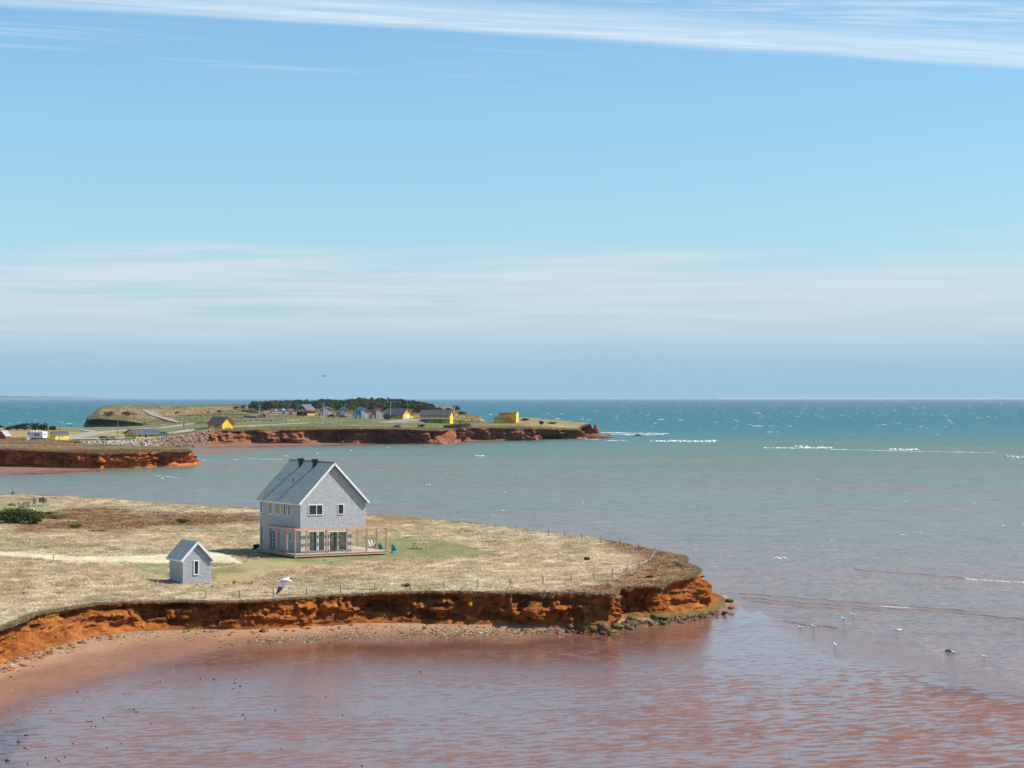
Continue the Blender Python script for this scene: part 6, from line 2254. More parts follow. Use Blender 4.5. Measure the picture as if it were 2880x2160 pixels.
GR = (.085, .105, .022)
p = near_at(45, 1473)
shrub('spruce_bush', 'big dense green spruce bush at the left edge of the meadow', p, (3.6, 2.4, 1.45), 6500, .26, GR, 1, clumps=46, flat=.3, trunk_h=.35)
p = near_at(98, 1474)
shrub('spruce_bush', 'small green spruce shoot at the right foot of the big bush', p, (.9, .7, .45), 700, .2, (.08, .10, .022), 2, trunk_h=.1)
for px, py, rx, rz, c, lb in ((150, 1459, 2.4, .38, (.12, .115, .03), 'low olive green juniper mat right of the big bush'), (138, 1448, .7, .35, (.05, .055, .02), 'small dark juniper knob on the heath'), (213, 1485, .95, .38, (.10, .12, .028), 'little bright green juniper in the heath'),
                              (282, 1496, 1.5, .16, (.16, .135, .03), 'flat yellowish shrub below the heath'), (515, 1471, 1.25, .40, (.055, .075, .018), 'dark green cushion shrub left of the house'), (1142, 1651, .42, .24, (.06, .075, .015), 'small green shrub by the rope fence'), (1826, 1625, .38, .15, (.09, .12, .02), 'tiny green shrub on the headland tip')):
    p = near_at(px, py)
    shrub('juniper', lb, p, (rx, rx * .75, rz), int(500 * max(rx, .5)), .16, c, int(px), trunk_h=.06, clumps=16)
# orange tussocks
for px, py, s, lb in ((658, 1643, .42, 'larger orange dry tussock in front of the lawn'), (708, 1644, .34, 'orange dry tussock right of the larger one'), (597, 1652, .22, 'small orange tussock near the green strip'), (294, 1645, .26, 'lone orange tussock left of the shed'),
                      (635, 1648, .20, 'low tan tussock between the orange ones'), (66, 1672, .22, 'dark little tussock near the left cliff'), (35, 1392, .9, 'tall pale grass plume on the back dune')):
    p = near_at(px, py)
    r = np.random.default_rng(int(px))
    n = 90
    az = r.random(n) * 6.283
    rad = s * r.uniform(.1, .75, n)
    hh = s * r.uniform(.6, 1.25, n)
    b0 = np.stack([.12 * s * np.cos(az), .12 * s * np.sin(az), np.full(n, -.03)], -1)
    side = np.stack([-np.sin(az), np.cos(az), 0 * az], -1) * .025
    tipv = np.stack([rad * np.cos(az), rad * np.sin(az), hh], -1)
    V = np.stack([b0 - side, b0 + side, tipv], 1).reshape(-1, 3)
    base = (.46, .36, .22) if s > .8 else ((.42, .22, .06) if s > .21 else (.28, .18, .07))
    C = np.repeat(np.array(base)[None] * r.uniform(.7, 1.3, (n, 1)), 3, 0)
    o = link('grass_tussock', np_mesh('grass_tussock', V, np.arange(3 * n).reshape(-1, 3), C), None, MATS['dry_grass'])
    o.location = p
    tag(o, lb, 'tussock')

# ------------------------------------------------------------------ far trees
SPR = (.040, .058, .026)
for px, py, rx, rz, th, lb in ((22, 1211, 2.0, 1.2, .8, 'low dark tree at the left end of the grove behind the trailer'), (47, 1211, 3.4, 1.7, 1.2, 'rounded dark tree left of the middle of the grove behind the trailer'), (72, 1211, 3.8, 2.1, 1.6, 'broad dark tree in the middle of the grove behind the trailer'),
                               (98, 1212, 3.6, 2.2, 1.7, 'tallest dark tree of the grove behind the trailer'), (122, 1212, 3.0, 2.0, 1.4, 'wind bent tree at the right end of the grove behind the trailer'), (150, 1212, 1.7, 1.5, 1.6, 'thin lone tree behind the yellow shed'), (2, 1203, 2.0, 1.0, .4, 'dark shrub on the skyline cut by the left edge')):
    shrub('windswept_tree', lb, fa(px, py), (rx, rx * .8, rz), 620, .62, (.045, .048, .030), int(px) + 5, cat='tree', trunk_h=th * .45, clumps=18, group='trees on the low far meadow')
for px, py, rx, rz, w_, lb in ((306, 1170, 4.6, 2.0, 'hill', 'left one of two dark thickets on the far hill'), (360, 1169, 5.8, 2.2, 'hill', 'right and wider one of two dark thickets on the far hill'), (1091, 1180.5, 3.9, 2.0, 'far', 'round dark bush in front of the yellow barn'),
                               (1290, 1206, 6.4, 2.1, 'far', 'dark green thicket at the cliff rim below the lodge'), (1262, 1205, 3.4, 1.2, 'far', 'left low thicket at the cliff rim below the lodge'), (1118, 1203.5, 1.8, 1.0, 'far', 'small grey bush on the rim above the middle cliff'), (1185, 1202, 1.6, .9, 'far', 'small pale bush on the rim left of the lodge thicket'),
                               (497, 1163, 1.6, .8, 'hill', 'small brown bush on the hill by the road'), (616, 1160, 1.9, .9, 'hill', 'dark round bush on the slope behind the yellow house'), (585, 1161, 1.2, .5, 'hill', 'low bush left of the dark round one on the slope'),
                               (663, 1150, 2.6, 1.0, 'hill', 'grey brown bush on the upper slope'), (686, 1150, 2.2, 1.6, 'hill', 'dark bush beside the grey one on the upper slope'), (1478, 1183, 2.4, .7, 'far', 'low dark bush right of the wedge house'), (1555, 1192, 3.2, .6, 'far', 'flat brown bush near the point')):
    shrub('far_bush', lb, land_at(w_, px, py), (rx, rx * .7, rz), int(260 * max(1, rx / 2)), .55, (.050, .058, .028) if 'grey' not in lb and 'brown' not in lb and 'pale' not in lb else (.11, .085, .060), int(px), trunk_h=.2, clumps=16, group='bushes on the far shore')
for px, py, rx, rz, th, lb in ((1283, 1160, 2.6, 2.6, 1.2, 'wind shaped dark tree right of the lodge roof'), (1300, 1167, 3.0, 1.2, .3, 'low dark tree on the slope right of the lodge'), (1262, 1158, 2.4, 1.4, .6, 'dark tree just above the lodge roof'), (703, 1152, 1.7, 1.7, 1.0, 'pale bare tree at the left end of the wood')):
    shrub('windswept_tree', lb, ha(px, py), (rx, rx * .7, rz), 420, .6, SPR if 'pale' not in lb else (.17, .15, .125), int(px), cat='tree', trunk_h=th, clumps=16, group='trees near the wood')
tx = np.array([705, 720, 745, 760, 790, 830, 860, 880, 900, 930, 960, 1000, 1040, 1070, 1110, 1150, 1190, 1215, 1232, 1246])
ty = np.array([1134, 1128, 1130, 1127, 1127, 1124, 1123, 1128, 1123, 1124, 1125, 1120, 1118, 1118, 1122, 1126, 1130, 1137, 1146, 1157])
parts = []
trunks = MB()
for i in range(520):
    px = R.uniform(712, 1243)
    top = np.interp(px, tx, ty)
    lowest = np.interp(px, [712, 760, 830, 1080, 1240], [1155, 1155, 1161, 1163, 1166])
    base = R.uniform(min(top + 17, lowest - 2), lowest)
    p = ha(px, base)
    hmax = (base - top) / F * p.y
    hgt = float(np.clip(R.uniform(3.8, 7.2), 2.0, max(2.2, hmax)))
    rx = R.uniform(1.9, 3.3)
    grey = R.random() < .10
    c = np.array((.055, .072, .036)) * R.uniform(.7, 1.5) if not grey else np.array((.13, .12, .095))
    V, Fc, C = leaf_cloud((p.x, p.y, p.z + hgt * .58), (rx, rx, hgt * .45), 125, 1.0, c, 1000 + i, 9, .5, wind=.12)
    parts.append((V, Fc, C))
    trunks.tube([(p.x, p.y, p.z - .4), (p.x, p.y, p.z + hgt * .8)], [.16, .04], 5)
V, Fc, C = join(parts)
tag(link('woodland', np_mesh('woodland', V, Fc, C), None, leaf_m), 'dark belt of wind clipped spruce behind the cabins', 'wood', kind='stuff')
tag(trunks.build('woodland_trunks', MATS['bark']), 'trunks inside the spruce belt', 'wood', kind='stuff')


# short dry grass on the low point and the far meadow
def far_tufts(which, x0, x1, n, seed, coverf, size, name, label, t0=0.0, t1=3.0):
    r = np.random.default_rng(seed)
    xs, P, D, Z = TB[which]
    px, t = r.uniform(x0, x1, n), r.uniform(t0, t1, n)
    i0 = np.clip(np.floor(t).astype(int), 0, 2)
    fr = t - i0
    dc = np.stack([np.interp(px, xs, D[:, i]) for i in range(4)], 0)
    zc2 = np.stack([np.interp(px, xs, Z[:, i]) for i in range(4)], 0)
    k = np.arange(n)
    d = dc[i0, k] * (1 - fr) + dc[i0 + 1, k] * fr
    z = zc2[i0, k] * (1 - fr) + zc2[i0 + 1, k] * fr
    x = (px - 1440) / F * d
    z = z + .35 * np.minimum(sstep(t, 0, .15), sstep(3 - t, 0, .1)) * (fbm(x / 14, d / 20, 0, 3, 61) - .5)
    py = HZ + (H - z) / d * F
    c = coverf(x, d, px, py) * r.uniform(.75, 1.55, (n, 1))
    tufts(name, label, x, d, z, c, size * r.uniform(.5, 1.2, n), 3, seed + 1, wid=size * .35, lean=.9)


far_tufts('bank', -60, 533, 16000, 301, cover_bank, .42, 'dry_grass', 'dry grass on the low point across the bay')
far_tufts('far', -60, 1640, 9000, 303, cover_far, .5, 'dry_grass', 'dry grass along the rim of the far cliff', 0.0, .5)
far_tufts('hill', 260, 1350, 9000, 305, cover_hill, .6, 'dry_grass', 'dry grass on the far hill')


def shore_strip(name, label, upper, lower, expo, n=160, m=14):
    ua, la = np.array(upper, float), np.array(lower, float)
    xs = np.linspace(max(ua[0, 0], la[0, 0]), min(ua[-1, 0], la[-1, 0]), n)
    w = np.linspace(0, 1, m)[:, None]
    j = 2.5 * (fbm(xs / 30, xs * 0 + .3, 0, 3, 411) - .5)
    uy, uz = np.interp(xs, ua[:, 0], ua[:, 1]), np.interp(xs, ua[:, 0], ua[:, 2])
    ly, lz = np.interp(xs, la[:, 0], la[:, 1]) + j, np.interp(xs, la[:, 0], la[:, 2])
    PY = uy[None] * (1 - w) + ly[None] * w
    Z = uz[None] * (1 - w) + lz[None] * w
    D = (H - Z) * F / (PY - HZ)
    X = (xs[None] - 1440) / F * D
    wet = np.broadcast_to(sstep(w, .25, .75), X.shape)
    me = np_mesh(name, np.stack([X, D, Z], -1).reshape(-1, 3), grid_faces(m, n), smooth=True,
                 attr={'silt': 0 * X.ravel(), 'calm': 0 * X.ravel(), 'wet': wet.ravel(), 'damp': np.ones(X.size), 'expo': np.full(X.size, expo), 'weed': 0 * X.ravel()})
    tag(link(name, me, None, bpy.data.materials['red_sand']), label, 'sand', kind='structure')


shore_strip('far_beach', 'narrow red beach under the low point across the bay', [(-500, 1309, .8), (0, 1309, .8), (150, 1311, .7), (300, 1312, .6), (420, 1307, .5), (480, 1306, .4)],
            [(-500, 1345, -.03), (0, 1341, -.03), (100, 1337, -.03), (200, 1331, -.03), (300, 1323, -.03), (420, 1314, -.03), (480, 1311, -.03)], 1.0)
shore_strip('far_beach', 'narrow red beach under the far shore cliff', [(545, 1247, .9), (700, 1245, .8), (900, 1244, .8), (1100, 1243, .7), (1240, 1243, .7), (1300, 1237, .7), (1430, 1235, .6)],
            [(545, 1263, -.03), (700, 1260, -.03), (900, 1256, -.03), (1100, 1250.5, -.03), (1240, 1249.5, -.03), (1300, 1244, -.03), (1430, 1239.5, -.03)], 1.0)
shore_strip('sand_bar', 'wet red sand bar beside the low point', [(505, 1268, .0), (560, 1266, .03), (640, 1264, .03), (740, 1266, .03), (830, 1270, .0)],
            [(505, 1292, -.01), (560, 1290, -.03), (640, 1284, -.03), (740, 1278, -.03), (830, 1272, -.01)], .45)
# ------------------------------------------------------------------ rope fence
postm = pmat('fence_post', (.40, .36, .31), .9, .15, 4.0)
ropem = pmat('pale_rope', (.58, .54, .46), .8, .1, 8.0)


def rope_fence(label, posts, rope=True):
    pts = []
    for px, top, bot in posts:
        b = near_at(px, bot)
        pts.append((b, (bot - top) / F * b.y))
    o0 = pts[0][0]
    root = empty('rope_fence', o0, 0, label, 'fence')
    for b, h_ in pts:
        q = b - o0
        MB().box(-.055, .055, -.055, .055, -.3, h_).build('post', postm, root).location = q
    if rope:
        for (a, ha_), (b, hb) in zip(pts[:-1], pts[1:]):
            A, B = a - o0 + Vector((0, 0, ha_ * .82)), b - o0 + Vector((0, 0, hb * .82))
            P = [A.lerp(B, t / 10) - Vector((0, 0, .11 * (1 - (2 * t / 10 - 1) ** 2))) for t in range(11)]
            MB().tube(P, .017, 5, caps=False).build('rope', ropem, root)
    return root


rope_fence('rope fence of weathered posts along the front of the headland', [(579, 1662, 1683), (674, 1660, 1684), (769, 1654, 1678), (862, 1652, 1674), (958, 1648, 1668), (1054, 1639, 1660), (1152, 1638, 1660), (1248, 1633, 1655), (1343, 1629, 1654), (1435, 1627, 1650),
           (1527, 1619, 1645), (1606, 1613, 1639), (1669, 1608, 1631), (1722, 1599, 1622), (1763, 1589, 1612), (1797, 1579, 1602), (1824, 1569, 1591), (1833, 1563, 1581), (1842, 1540, 1576), (1848, 1548, 1569)])
rope_fence('row of weathered posts along the back edge of the headland', [(1796, 1528, 1550), (1744, 1515, 1535), (1690, 1506, 1526), (1636, 1499, 1518), (1588, 1494, 1513), (1543, 1488, 1507), (1450, 1475, 1495), (1392, 1469, 1487)], rope=False)
p = near_at(150, 1575)
o = MB().box(-.05, .05, -.05, .05, -.2, .62).build('marker_stake', postm)
o.location = p
tag(o, 'single short brown stake beside the gravel track', 'stake')


# ------------------------------------------------------------------ garden furniture
def adirondack(loc, rz, c, label):
    m = pmat('chair_%d_%d' % (int(c[0] * 100), int(c[1] * 100)), c, .55, .06, 3.0)
    r = empty('garden_chair', loc, rz, label, 'chair', 'garden chairs by the deck')
    for k in range(5):
        MB().bar((.32 - k * .11, 0, .36 - k * .026), (.415 - k * .11, 0, .382 - k * .026), .54, .022).build('seat_slat', m, r)
    for k in range(5):
        y = (k - 2) * .112
        hh = .80 - .05 * (k - 2) ** 2
        MB().bar((-.14, y * .85, .26), (-.14 - hh * .42, y * 1.1, .26 + hh), .10, .022, up=(1, 0, 0)).build('back_slat', m, r)
    for s in (-1, 1):
        MB().box(-.30, .42, *sorted((s * .26, s * .40)), .55, .575).build('arm', m, r)
        MB().box(.30, .40, *sorted((s * .28, s * .31)), 0, .55).build('front_leg', m, r)
        MB().bar((.34, s * .255, .33), (-.52, s * .255, .03), .025, .11).build('rear_leg', m, r)
        MB().bar((-.26, s * .30, .56), (-.24, s * .30, .15), .025, .06).build('arm_support', m, r)
    return r


teal = (.06, .37, .36)
adirondack(near_at(1110, 1555), math.radians(62), teal, 'teal garden chair farthest right on the lawn')
adirondack(near_at(1073, 1550), math.radians(60), teal, 'teal garden chair behind the corner post of the deck')
adirondack(near_at(1046, 1543), math.radians(-8), (.55, .58, .60), 'pale grey garden chair nearest the deck, seen from the side')
adirondack(near_at(1053, 1540), math.radians(-8), (.50, .53, .56), 'pale grey garden chair behind the other grey one')
p = near_at(1062, 1544)
r = empty('fire_bowl', p, 0, 'small black fire bowl between the grey and teal chairs', 'fire bowl')
MB().tube([(0, 0, .30), (0, 0, .42), (0, 0, .55)], [.18, .32, .36], 12).build('bowl', darkm, r)
for k in range(3):
    a = k * 2.09
    MB().bar((.28 * math.cos(a), .28 * math.sin(a), 0), (.18 * math.cos(a), .18 * math.sin(a), .36), .04).build('leg', darkm, r)
# picnic table
p = near_at(1180, 1543)
r = empty('picnic_table', p, math.radians(-20), 'weathered wooden picnic table on the green lawn', 'picnic table')
tm = pmat('table_wood', (.50, .42, .35), .8, .12, 4.0)
for k in range(5):
    MB().box(-.92, .92, -.37 + k * .15, -.37 + k * .15 + .14, .73, .77).build('top_board', tm, r)
for s in (-1, 1):
    for k in range(2):
        y = s * (.62 + .15 * k)
        MB().box(-.92, .92, y - .07, y + .07, .43, .47).build('seat_board', tm, r)
    for y in (-1, 1):
        MB().bar((s * .65, y * .62, 0), (s * .65, y * .22, .73), .05, .10).build('leg', lumber, r)
    MB().bar((s * .60, -.75, .40), (s * .60, .75, .40), .04, .09).build('cross_brace', lumber, r)
    MB().bar((s * .62, -.36, .70), (s * .62, .36, .70), .04, .07).build('top_batten', lumber, r)
# green manhole lids in the lawn
for px, py, lb in ((914, 1576, 'round green tank lid on the lawn, the one nearer the deck'), (934, 1582.5, 'round green tank lid on the lawn, the one nearer the fence')):
    p = near_at(px, py)
    r = empty('tank_lid', p, 0, lb, 'lid', 'green tank lids')
    MB().tube([(0, 0, -.05), (0, 0, .06), (0, 0, .10)], [.36, .34, .22], 18).build('lid', pmat('green_plastic', (.04, .22, .10), .5, .1, 3), r)
    MB().tube([(0, 0, -.1), (0, 0, .03)], .30, 16).build('collar', darkm, r)
# fire ring
p = near_at(1651, 1575)
r = empty('fire_ring', p, 0, 'black round fire ring on the bare grass of the headland', 'fire ring')
V, Fc = [], []
for i in range(20):
    a = 2 * math.pi * i / 20
    for (rr, z) in ((.34, -.05), (.34, .26), (.29, .26), (.29, -.05)):
        V.append((rr * math.cos(a), rr * math.sin(a), z))
    for k in range(4):
        Fc.append((i * 4 + k, ((i + 1) % 20) * 4 + k, ((i + 1) % 20) * 4 + (k + 1) % 4, i * 4 + (k + 1) % 4))
mb = MB()
mb.add(V, Fc)
mb.build('ring', darkm, r)
MB().tube([(-.35, .0, .30), (.1, .02, .32)], .06, 8).build('log', wood, r)
# dark bundle behind the porch
p = Vector((house.location.x, house.location.y, 0))
cg, sg = math.cos(GX), math.sin(GX)
q = Vector((p.x + (-1.75) * cg - 8.9 * sg, p.y + (-1.75) * sg + 8.9 * cg, 0))
q.z = float(near_z(q.x, q.y))
r = empty('potted_shrub', q, 0, 'dark bushy plant in a pot behind the last porch post', 'plant')
MB().tube([(0, 0, 0), (0, 0, .36)], [.18, .25], 12).build('pot', pmat('pale_pot', (.42, .40, .36), .8, .1, 3), r)
V, Fc, C = leaf_cloud((0, 0, .78), (.42, .36, .48), 520, .15, (.016, .018, .012), 44, 10)
link('foliage', np_mesh('foliage', V, Fc, C), r, leaf_m)
MB().tube([(0, 0, .3), (0, 0, .8)], .03, 6).build('stem', MATS['bark'], r)
# step slab by the porch end
q2 = Vector((p.x + (-2.2) * cg - 8.0 * sg, p.y + (-2.2) * sg + 8.0 * cg, 0))
q2.z = float(near_z(q2.x, q2.y))
o = MB().box(-.6, .6, -.35, .35, -.05, .10).build('step_slab', pmat('slab', (.42, .37, .35), .9, .1, 3))
o.location = q2
o.rotation_euler.z = GX
tag(o, 'pale flat step lying at the rear end of the porch', 'step')
# garden swing: two facing benches under a frame
gp = near_at(112, 1423.5)
r = empty('garden_swing', gp, math.radians(-8), 'weathered wooden garden swing with two facing benches near the back dune', 'swing')
gw_ = pmat('old_wood', (.36, .32, .25), .9, .15, 4.0)
gw2 = pmat('old_wood_dark', (.10, .085, .06), .9, .15, 4.0)
for s in (-1, 1):
    for y in (-.55, .55):
        MB().bar((s * 1.0, y, -.1), (s * .86, y, 1.45), .08).build('post', gw_, r)
    MB().box(*sorted((s * .45, s * .95)), -.5, .5, .42, .47).build('seat', gw_, r)
    for k in range(5):
        MB().bar((s * (.93 + .03 * k), -.5, .55 + .16 * k), (s * (.93 + .03 * k), .5, .55 + .16 * k), .03, .13).build('back_slat', gw_ if s < 0 else gw2, r)
MB().bar((-.9, 0, 1.45), (.9, 0, 1.45), .07, .10).build('top_beam', gw_, r)
MB().box(-1.0, .1, -.7, .7, 1.46, 1.52).build('shade_panel', pmat('pale_panel', (.58, .52, .42), .8, .1, 3), r)
MB().box(-.5, .5, -.45, .45, .16, .20).build('foot_platform', gw_, r)
for k in range(5):
    MB().box(.05, 1.05, -.62, -.58, .66 + .15 * k, .79 + .15 * k).build('back_slat', gw2, r)
MB().box(.0, 1.12, -.66, -.52, 1.42, 1.50).build('top_rail', gw_, r)
# dark slatted armchair
p = near_at(70, 1434)
r = empty('garden_bench', p, math.radians(10), 'dark slatted garden bench half hidden behind the spruce bush', 'bench')
for x_ in (-.95, -.25, .62):
    for y in (-.3, .3):
        MB().box(x_ - .04, x_ + .04, y - .04, y + .04, 0, 1.15 if x_ > -.5 else 1.35).build('post', gw2, r)
for k in range(5):
    MB().box(-.24, .62, -.34, -.31, .45 + .15 * k, .54 + .15 * k).build('back_slat', pmat('blue_grey_slat', (.16, .19, .22), .8, .1, 3), r)
MB().box(-.95, .62, -.3, .3, .42, .47).build('seat', gw2, r)
MB().box(-.30, .68, -.36, .34, 1.14, 1.19).build('top_rail', gw2, r)
for k in range(4):
    MB().box(-.94, -.30, -.33, -.30, .35 + .17 * k, .45 + .17 * k).build('side_slat', MATS['blue_grey_slat'], r)
p = near_at(88, 1435)
o = MB().box(-.42, .42, -.3, .3, 0, .26).box(-.46, .46, -.34, .34, .26, .31).build('planter_box', pmat('pale_box', (.62, .60, .58), .7, .1, 3))
o.location = p
tag(o, 'low pale box right of the dark garden bench', 'box')
p = near_at(34, 1422)
r = empty('stone_mound', p, 0, 'dark stone mound with a leaning white stick behind the spruce bush', 'mound')
V, Fc = rock_geo((.75, .55, .38), 200, ICO2, .4)
link('mound', np_mesh('mound', V, Fc, np.broadcast_to(np.array((.09, .07, .055)), (len(V), 3))), r, stone_m)
MB().tube([(.1, 0, .1), (.28, 0, .65), (.42, 0, .95)], [.07, .06, .04], 7).build('stick', pmat('bleached_wood', (.66, .62, .55), .8, .1, 3), r)


# ------------------------------------------------------------------ gulls
gull_w = pmat('gull_white', (.80, .80, .80), .7, .03, 6.0)
gull_g = pmat('gull_grey', (.42, .44, .47), .7, .06, 6.0)
gull_d = pmat('gull_dark', (.035, .03, .03), .7, .1, 6.0)
gull_y = pmat('gull_bill', (.65, .42, .05), .6, .05, 6.0)


def standing_gull(px, py, rz, label, z=.035, pose=0):
    p = at(px, py, z)
    r = empty('gull', p, rz, label, 'bird', 'gulls on the flat')
    mb = MB()
    dz = 0 if pose == 0 else -.10
    mb.tube([(-.30, 0, .205), (-.16, 0, .20), (0, 0, .205), (.12, 0, .23), (.17, 0, .29 + dz * .5), (.20 - dz * .6, 0, .37 + dz), (.235 - dz * .6, 0, .395 + dz), (.275 - dz * .6, 0, .385 + dz), (.295 - dz * .6, 0, .38 + dz)],
            [.012, .062, .088, .080, .048, .042, .050, .036, .010], 10)
    b = mb.build('body', gull_w, r, smooth=True)
    for s in (-1, 1):
        mw = MB()
        mw.tube([(.10, s * .065, .235), (-.02, s * .085, .235), (-.20, s * .060, .225), (-.34, s * .02, .225)], [.03, .055, .04, .008], 8)
        mw.build('wing', gull_g, b, smooth=True)
        MB().tube([(-.25, s * .045, .225), (-.40, s * .012, .23)], [.025, .004], 6).build('wing_tip', gull_d, b)
        MB().tube([(.02, s * .035, .15), (.015, s * .035, .0)], .009, 5).build('leg', gull_y, r)
        MB().box(0, .06, s * .035 - .02, s * .035 + .02, -.004, .008).build('foot', gull_y, r)
    MB().tube([(.285 - dz * .6, 0, .382 + dz), (.345 - dz * .6, 0, .37 + dz)], [.014, .004], 6).build('bill', gull_y, b)
    return r


for px, py, rz, lb, ps in ((2251, 1771, 180, 'standing gull farthest left, at the edge of the flat', 0), (2288, 1769, 130, 'standing gull just right of the leftmost one', 0), (2373, 1746, 185, 'standing gull of the upper pair, the nearer one', 0), (2398, 1735, 190, 'standing gull of the upper pair, the farther one', 0),
                           (2526, 1779, 20, 'bending gull alone in the middle of the shallow water', 1), (2349, 1822, 100, 'gull seen end on beside the long ripple line', 0), (2683, 1843, 140, 'gull just below the dark half sunk stone', 0), (2768, 1854, 200, 'gull farthest right in the shallows', 0)):
    standing_gull(px, py, math.radians(rz), lb, pose=ps)
p = at(2669, 1831, .02)
V, Fc = rock_geo((.34, .22, .13), 300, ICO2, .3)
o = link('stone', np_mesh('stone', V, Fc, np.broadcast_to(np.array((.10, .085, .06)), (len(V), 3)), smooth=True), None, stone_m)
o.location = p + Vector((0, 0, .03))
tag(o, 'dark half sunk stone among the gulls', 'stone')


def wing_mesh(pts):
    """pts: list of (leading point, trailing point) from root to tip; thin closed wing"""
    V, Fc = [], []
    for a, b in pts:
        a, b = Vector(a), Vector(b)
        m = a.lerp(b, .3)
        V += [a, m + Vector((0, 0, .018)), b, m - Vector((0, 0, .012))]
    for i in range(len(pts) - 1):
        for k in range(4):
            Fc.append((i * 4 + k, i * 4 + (k + 1) % 4, i * 4 + 4 + (k + 1) % 4, i * 4 + 4 + k))
    Fc.append((3, 2, 1, 0))
    n = 4 * (len(pts) - 1)
    Fc.append((n, n + 1, n + 2, n + 3))
    mb = MB()
    mb.add(V, Fc)
    return mb


# big gull in front of the meadow: body across, near wing swung down, far wing raised
p = atd(801, 1633, 84)
r = empty('flying_gull', p, 0, 'large gull flying over the meadow with one dark tipped wing swung down', 'bird')
mb = MB()
mb.tube([(-.26, 0, -.01), (-.16, 0, 0), (0, 0, .02), (.12, 0, .015), (.19, 0, -.01), (.25, 0, -.03), (.29, 0, -.04)], [.02, .055, .075, .062, .045, .042, .012], 10)
b = mb.build('body', gull_w, r, smooth=True)
MB().tube([(.28, 0, -.04), (.35, 0, -.055)], [.016, .004], 6).build('bill', gull_d, b)
MB().bar((-.22, 0, -.01), (-.36, 0, -.02), .15, .02).build('tail', gull_w, b)
MB().bar((-.36, 0, -.02), (-.385, 0, -.022), .15, .018).build('tail_band', gull_d, b)
mottled = pmat('gull_mottled', (.30, .25, .22), .8, .5, 14.0)
wing_mesh([((.13, -.03, .02), (-.15, -.03, .01)), ((.06, -.14, -.14), (-.18, -.12, -.11)), ((-.02, -.24, -.28), (-.25, -.20, -.22))]).build('near_wing', mottled, b)
wing_mesh([((-.02, -.24, -.28), (-.25, -.20, -.22)), ((-.13, -.32, -.40), (-.29, -.28, -.36)), ((-.25, -.38, -.50), (-.31, -.36, -.48)), ((-.30, -.40, -.55), (-.31, -.395, -.545))]).build('near_wing_tip', gull_d, b)
wing_mesh([((.12, .03, .03), (-.13, .03, .02)), ((.16, .20, .10), (-.06, .22, .08)), ((.18, .38, .11), (.06, .42, .09))]).build('far_wing', gull_w, b)
wing_mesh([((.18, .38, .11), (.06, .42, .09)), ((.20, .60, .06), (.17, .61, .06))]).build('far_wing_tip', gull_d, b)


def far_gull(px, py, d, label, rz=0.3, k=1.0):
    p = atd(px, py, d)
    r = empty('flying_gull', p, rz, label, 'bird', 'gulls on the wing')
    mb = MB()
    mb.tube([(-.24 * k, 0, 0), (0, 0, .02), (.18 * k, 0, .0), (.27 * k, 0, -.02)], [.02, .075 * k, .05 * k, .01], 8)
    b = mb.build('body', gull_w, r, smooth=True)
    for s in (-1, 1):
        wing_mesh([((.08 * k, s * .03, .02), (-.10 * k, s * .03, .01)), ((.10 * k, s * .32 * k, .16 * k), (-.06 * k, s * .32 * k, .14 * k)), ((-.02 * k, s * .66 * k, .02 * k), (-.06 * k, s * .66 * k, .02 * k))]).build('wing', gull_w, b)
    return r


far_gull(2195, 1571, 200, 'gull gliding low over the silty water right of the headland', 1.3)
for i, (px, py, d, lb) in enumerate(((456, 1346, 480, 'white gull over the bay left of the house'), (664, 1293, 560, 'gull over the bay above the shed'), (988, 1268, 700, 'gull over the bay below the cliff walker'), (1092, 1259, 720, 'gull over the bay below the barn'), (1207, 1364, 420, 'gull over the bay right of the house'),
                                     (804, 1283, 600, 'gull low over the bay left of the roof'), (893, 1276, 640, 'gull low over the bay above the roof'), (575, 1296, 560, 'gull near the low point'))):
    far_gull(px, py, d, lb, random.random() * 3, 1.3)
for px, py, d, lb in ((913, 1058, 330, 'tiny dark bird in the sky above the cabins'),):
    o = far_gull(px, py, d, lb, 1.0)
    for c in [o] + list(o.children_recursive):
        if c.type == 'MESH':
            c.data = c.data.copy()
            c.data.materials.clear()
            c.data.materials.append(gull_d)


# ------------------------------------------------------------------ foam: whitecaps out at sea and surf on the bars
foam_m = pmat('foam', (.54, .56, .56), .9, .08, .2)
rf = np.random.default_rng(12)
Vs, Fs, o_ = [], [], 0


def foam_patch(x, y, lx, ly, hz, n=7):
    """ragged low crest: a flattened ridge"""
    global o_
    t = np.linspace(-1, 1, n)
    env = np.sqrt(np.clip(1 - t * t, 0, 1)) * rf.uniform(.45, 1.2, n)
    cx = x + t * lx
    cy = y + rf.normal(0, ly * .25, n)
    row = []
    for i in range(n):
        row += [(cx[i], cy[i] - ly * env[i], .0), (cx[i], cy[i], hz * env[i] + .02), (cx[i], cy[i] + ly * env[i], .0)]
    Vs.append(np.array(row))
    for i in range(n - 1):
        k = o_ + 3 * i
        Fs.extend([(k, k + 3, k + 4, k + 1), (k + 1, k + 4, k + 5, k + 2)])
    o_ += 3 * n


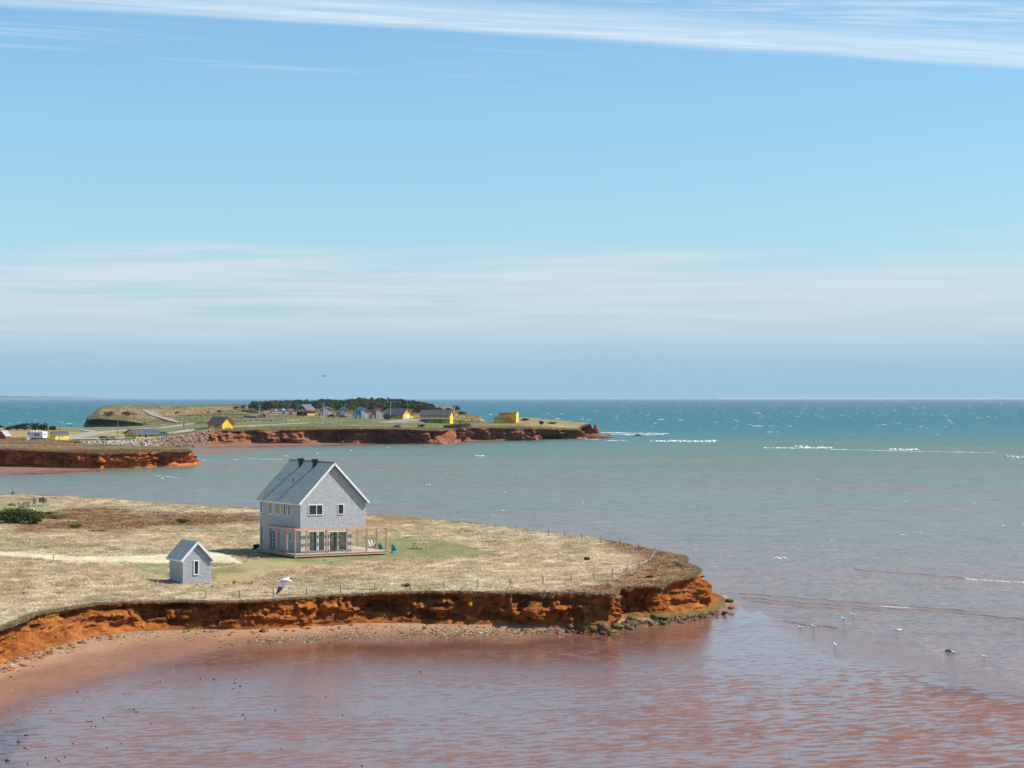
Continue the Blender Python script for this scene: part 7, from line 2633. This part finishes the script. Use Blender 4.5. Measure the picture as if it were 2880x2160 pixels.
for i in range(2100):
    py = HZ + 1.5 + rf.gamma(2.0, 21)
    if py > 1236:
        continue
    px = rf.uniform(-80, 2960)
    d = H * F / (py - HZ)
    if 225 < px < 1740 and py > 1142 and d < 1800:
        continue
    if px < 240 and py > 1196:
        continue
    if py > 1205 and rf.random() > .35:
        continue
    k = rf.gamma(1.2, .40) + .13
    foam_patch((px - 1440) / F * d, d, k * 1.2 * (1 + d / 6000), k * .8 * (1 + d / 4000), .10 * k * (1 + d / 4500))
for i in range(40):   # small crests in the bay
    py, px = rf.uniform(1240, 1560), rf.uniform(1150, 2960)
    if rf.random() > (1600 - py) / 400:
        continue
    d = H * F / (py - HZ)
    foam_patch((px - 1440) / F * d, d, rf.uniform(.12, .4), rf.uniform(.1, .25), .03)
V = np.concatenate(Vs)
tag(link('whitecaps', np_mesh('whitecaps', V, np.array(Fs)), None, foam_m), 'small white crests scattered over the open sea', 'foam', kind='stuff')
Vs, Fs, o_ = [], [], 0
for (x0, y0, x1, y1, th, n, hz) in ((1690, 1217, 1880, 1220, 5.0, 46, .5), (1720, 1222, 1860, 1223, 3.0, 16, .4), (1828, 1241, 2012, 1242.5, 6.5, 46, .7), (1700, 1239, 1770, 1240, 1.8, 10, .3), (1880, 1239, 2015, 1239.5, 2.5, 18, .4), (2150, 1260, 2330, 1261, 2.4, 34, .5),
                                    (2235, 1257, 2280, 1259, 4.0, 9, 1.2), (2300, 1259, 2340, 1260, 2.4, 8, .7), (2500, 1264, 2580, 1265.5, 3.2, 14, .8), (2330, 1264, 2800, 1274, .8, 46, .15), (2830, 1284, 2900, 1292, 4.0, 22, .9), 
                                    (1335, 1281, 1366, 1283, 1.4, 9, .3), (1435, 1238, 1475, 1239, .9, 8, .2), (1640, 1235, 1680, 1236, 1.2, 8, .2), (2715, 1629, 2900, 1640, .45, 70, .14), (2480, 1706, 2560, 1710, .25, 30, .05),
                                    (700, 1290, 790, 1292, .3, 10, .05), (440, 1338, 500, 1344, .25, 6, .04)):
    for i in range(n):
        t = (i + rf.random()) / n
        px, py = x0 + (x1 - x0) * t, y0 + (y1 - y0) * t + rf.normal(0, .35)
        d = H * F / (py - HZ)
        k = rf.uniform(.35, 1.3)
        foam_patch((px - 1440) / F * d, d, (x1 - x0) / n / F * d * 1.0 * k, th * k * (.5 if x0 < 2100 else .22), hz * k * .7, 6)
        if rf.random() < .25:
            foam_patch((px - 1440) / F * (d + th), d + th * rf.uniform(.5, 2), (x1 - x0) / n / F * d * .6, th * .2, .03, 6)
V = np.concatenate(Vs)
tag(link('surf', np_mesh('surf', V, np.array(Fs)), None, foam_m), 'white surf lines on the shallow bars', 'foam', kind='stuff')
# low brown swell lines running in over the flat
V, Fc = [], []
k0 = 0
for (pts, wd, hz) in (([(2085, 1680), (2250, 1695), (2420, 1706), (2640, 1718), (2950, 1748)], .30, .012), ([(2100, 1690), (2300, 1708), (2500, 1716)], .22, .008), ([(2078, 1668), (2250, 1682), (2500, 1700), (2760, 1722)], .22, .008),
                      ([(2150, 1739), (2260, 1756), (2360, 1765)], .16, .006),
                      ([(2400, 1602), (2600, 1616), (2950, 1644)], .45, .02)):
    P = []
    for i in range(len(pts) - 1):
        for t in np.linspace(0, 1, 24, endpoint=False):
            px, py = pts[i][0] * (1 - t) + pts[i + 1][0] * t, pts[i][1] * (1 - t) + pts[i + 1][1] * t
            P.append(at(px, py + 1.2 * math.sin(px * .07) + rf.normal(0, .3), 0))
    for i, p in enumerate(P):
        e = math.sin(math.pi * i / (len(P) - 1)) ** .4 * (.5 + .8 * float(fbm(i / 7., 0, 0, 2, k0)))
        h_ = hz * e
        V += [(p.x, p.y - wd * e, -.01), (p.x, p.y - wd * .35 * e, h_ + .032), (p.x, p.y + wd * .3 * e, h_ * .8 + .032), (p.x, p.y + wd * 2 * e, -.01)]
        if i:
            k = len(V) - 8
            Fc += [(k, k + 4, k + 5, k + 1), (k + 1, k + 5, k + 6, k + 2), (k + 2, k + 6, k + 7, k + 3)]
    k0 += 1
me = np_mesh('swell', np.array(V), np.array(Fc), smooth=True)
o = link('swell', me, None, pmat('silty_water', (.25, .135, .085), .22, .1, .3, spec=.5))
tag(o, 'low brown swell lines running in over the shallows', 'waves', kind='stuff')
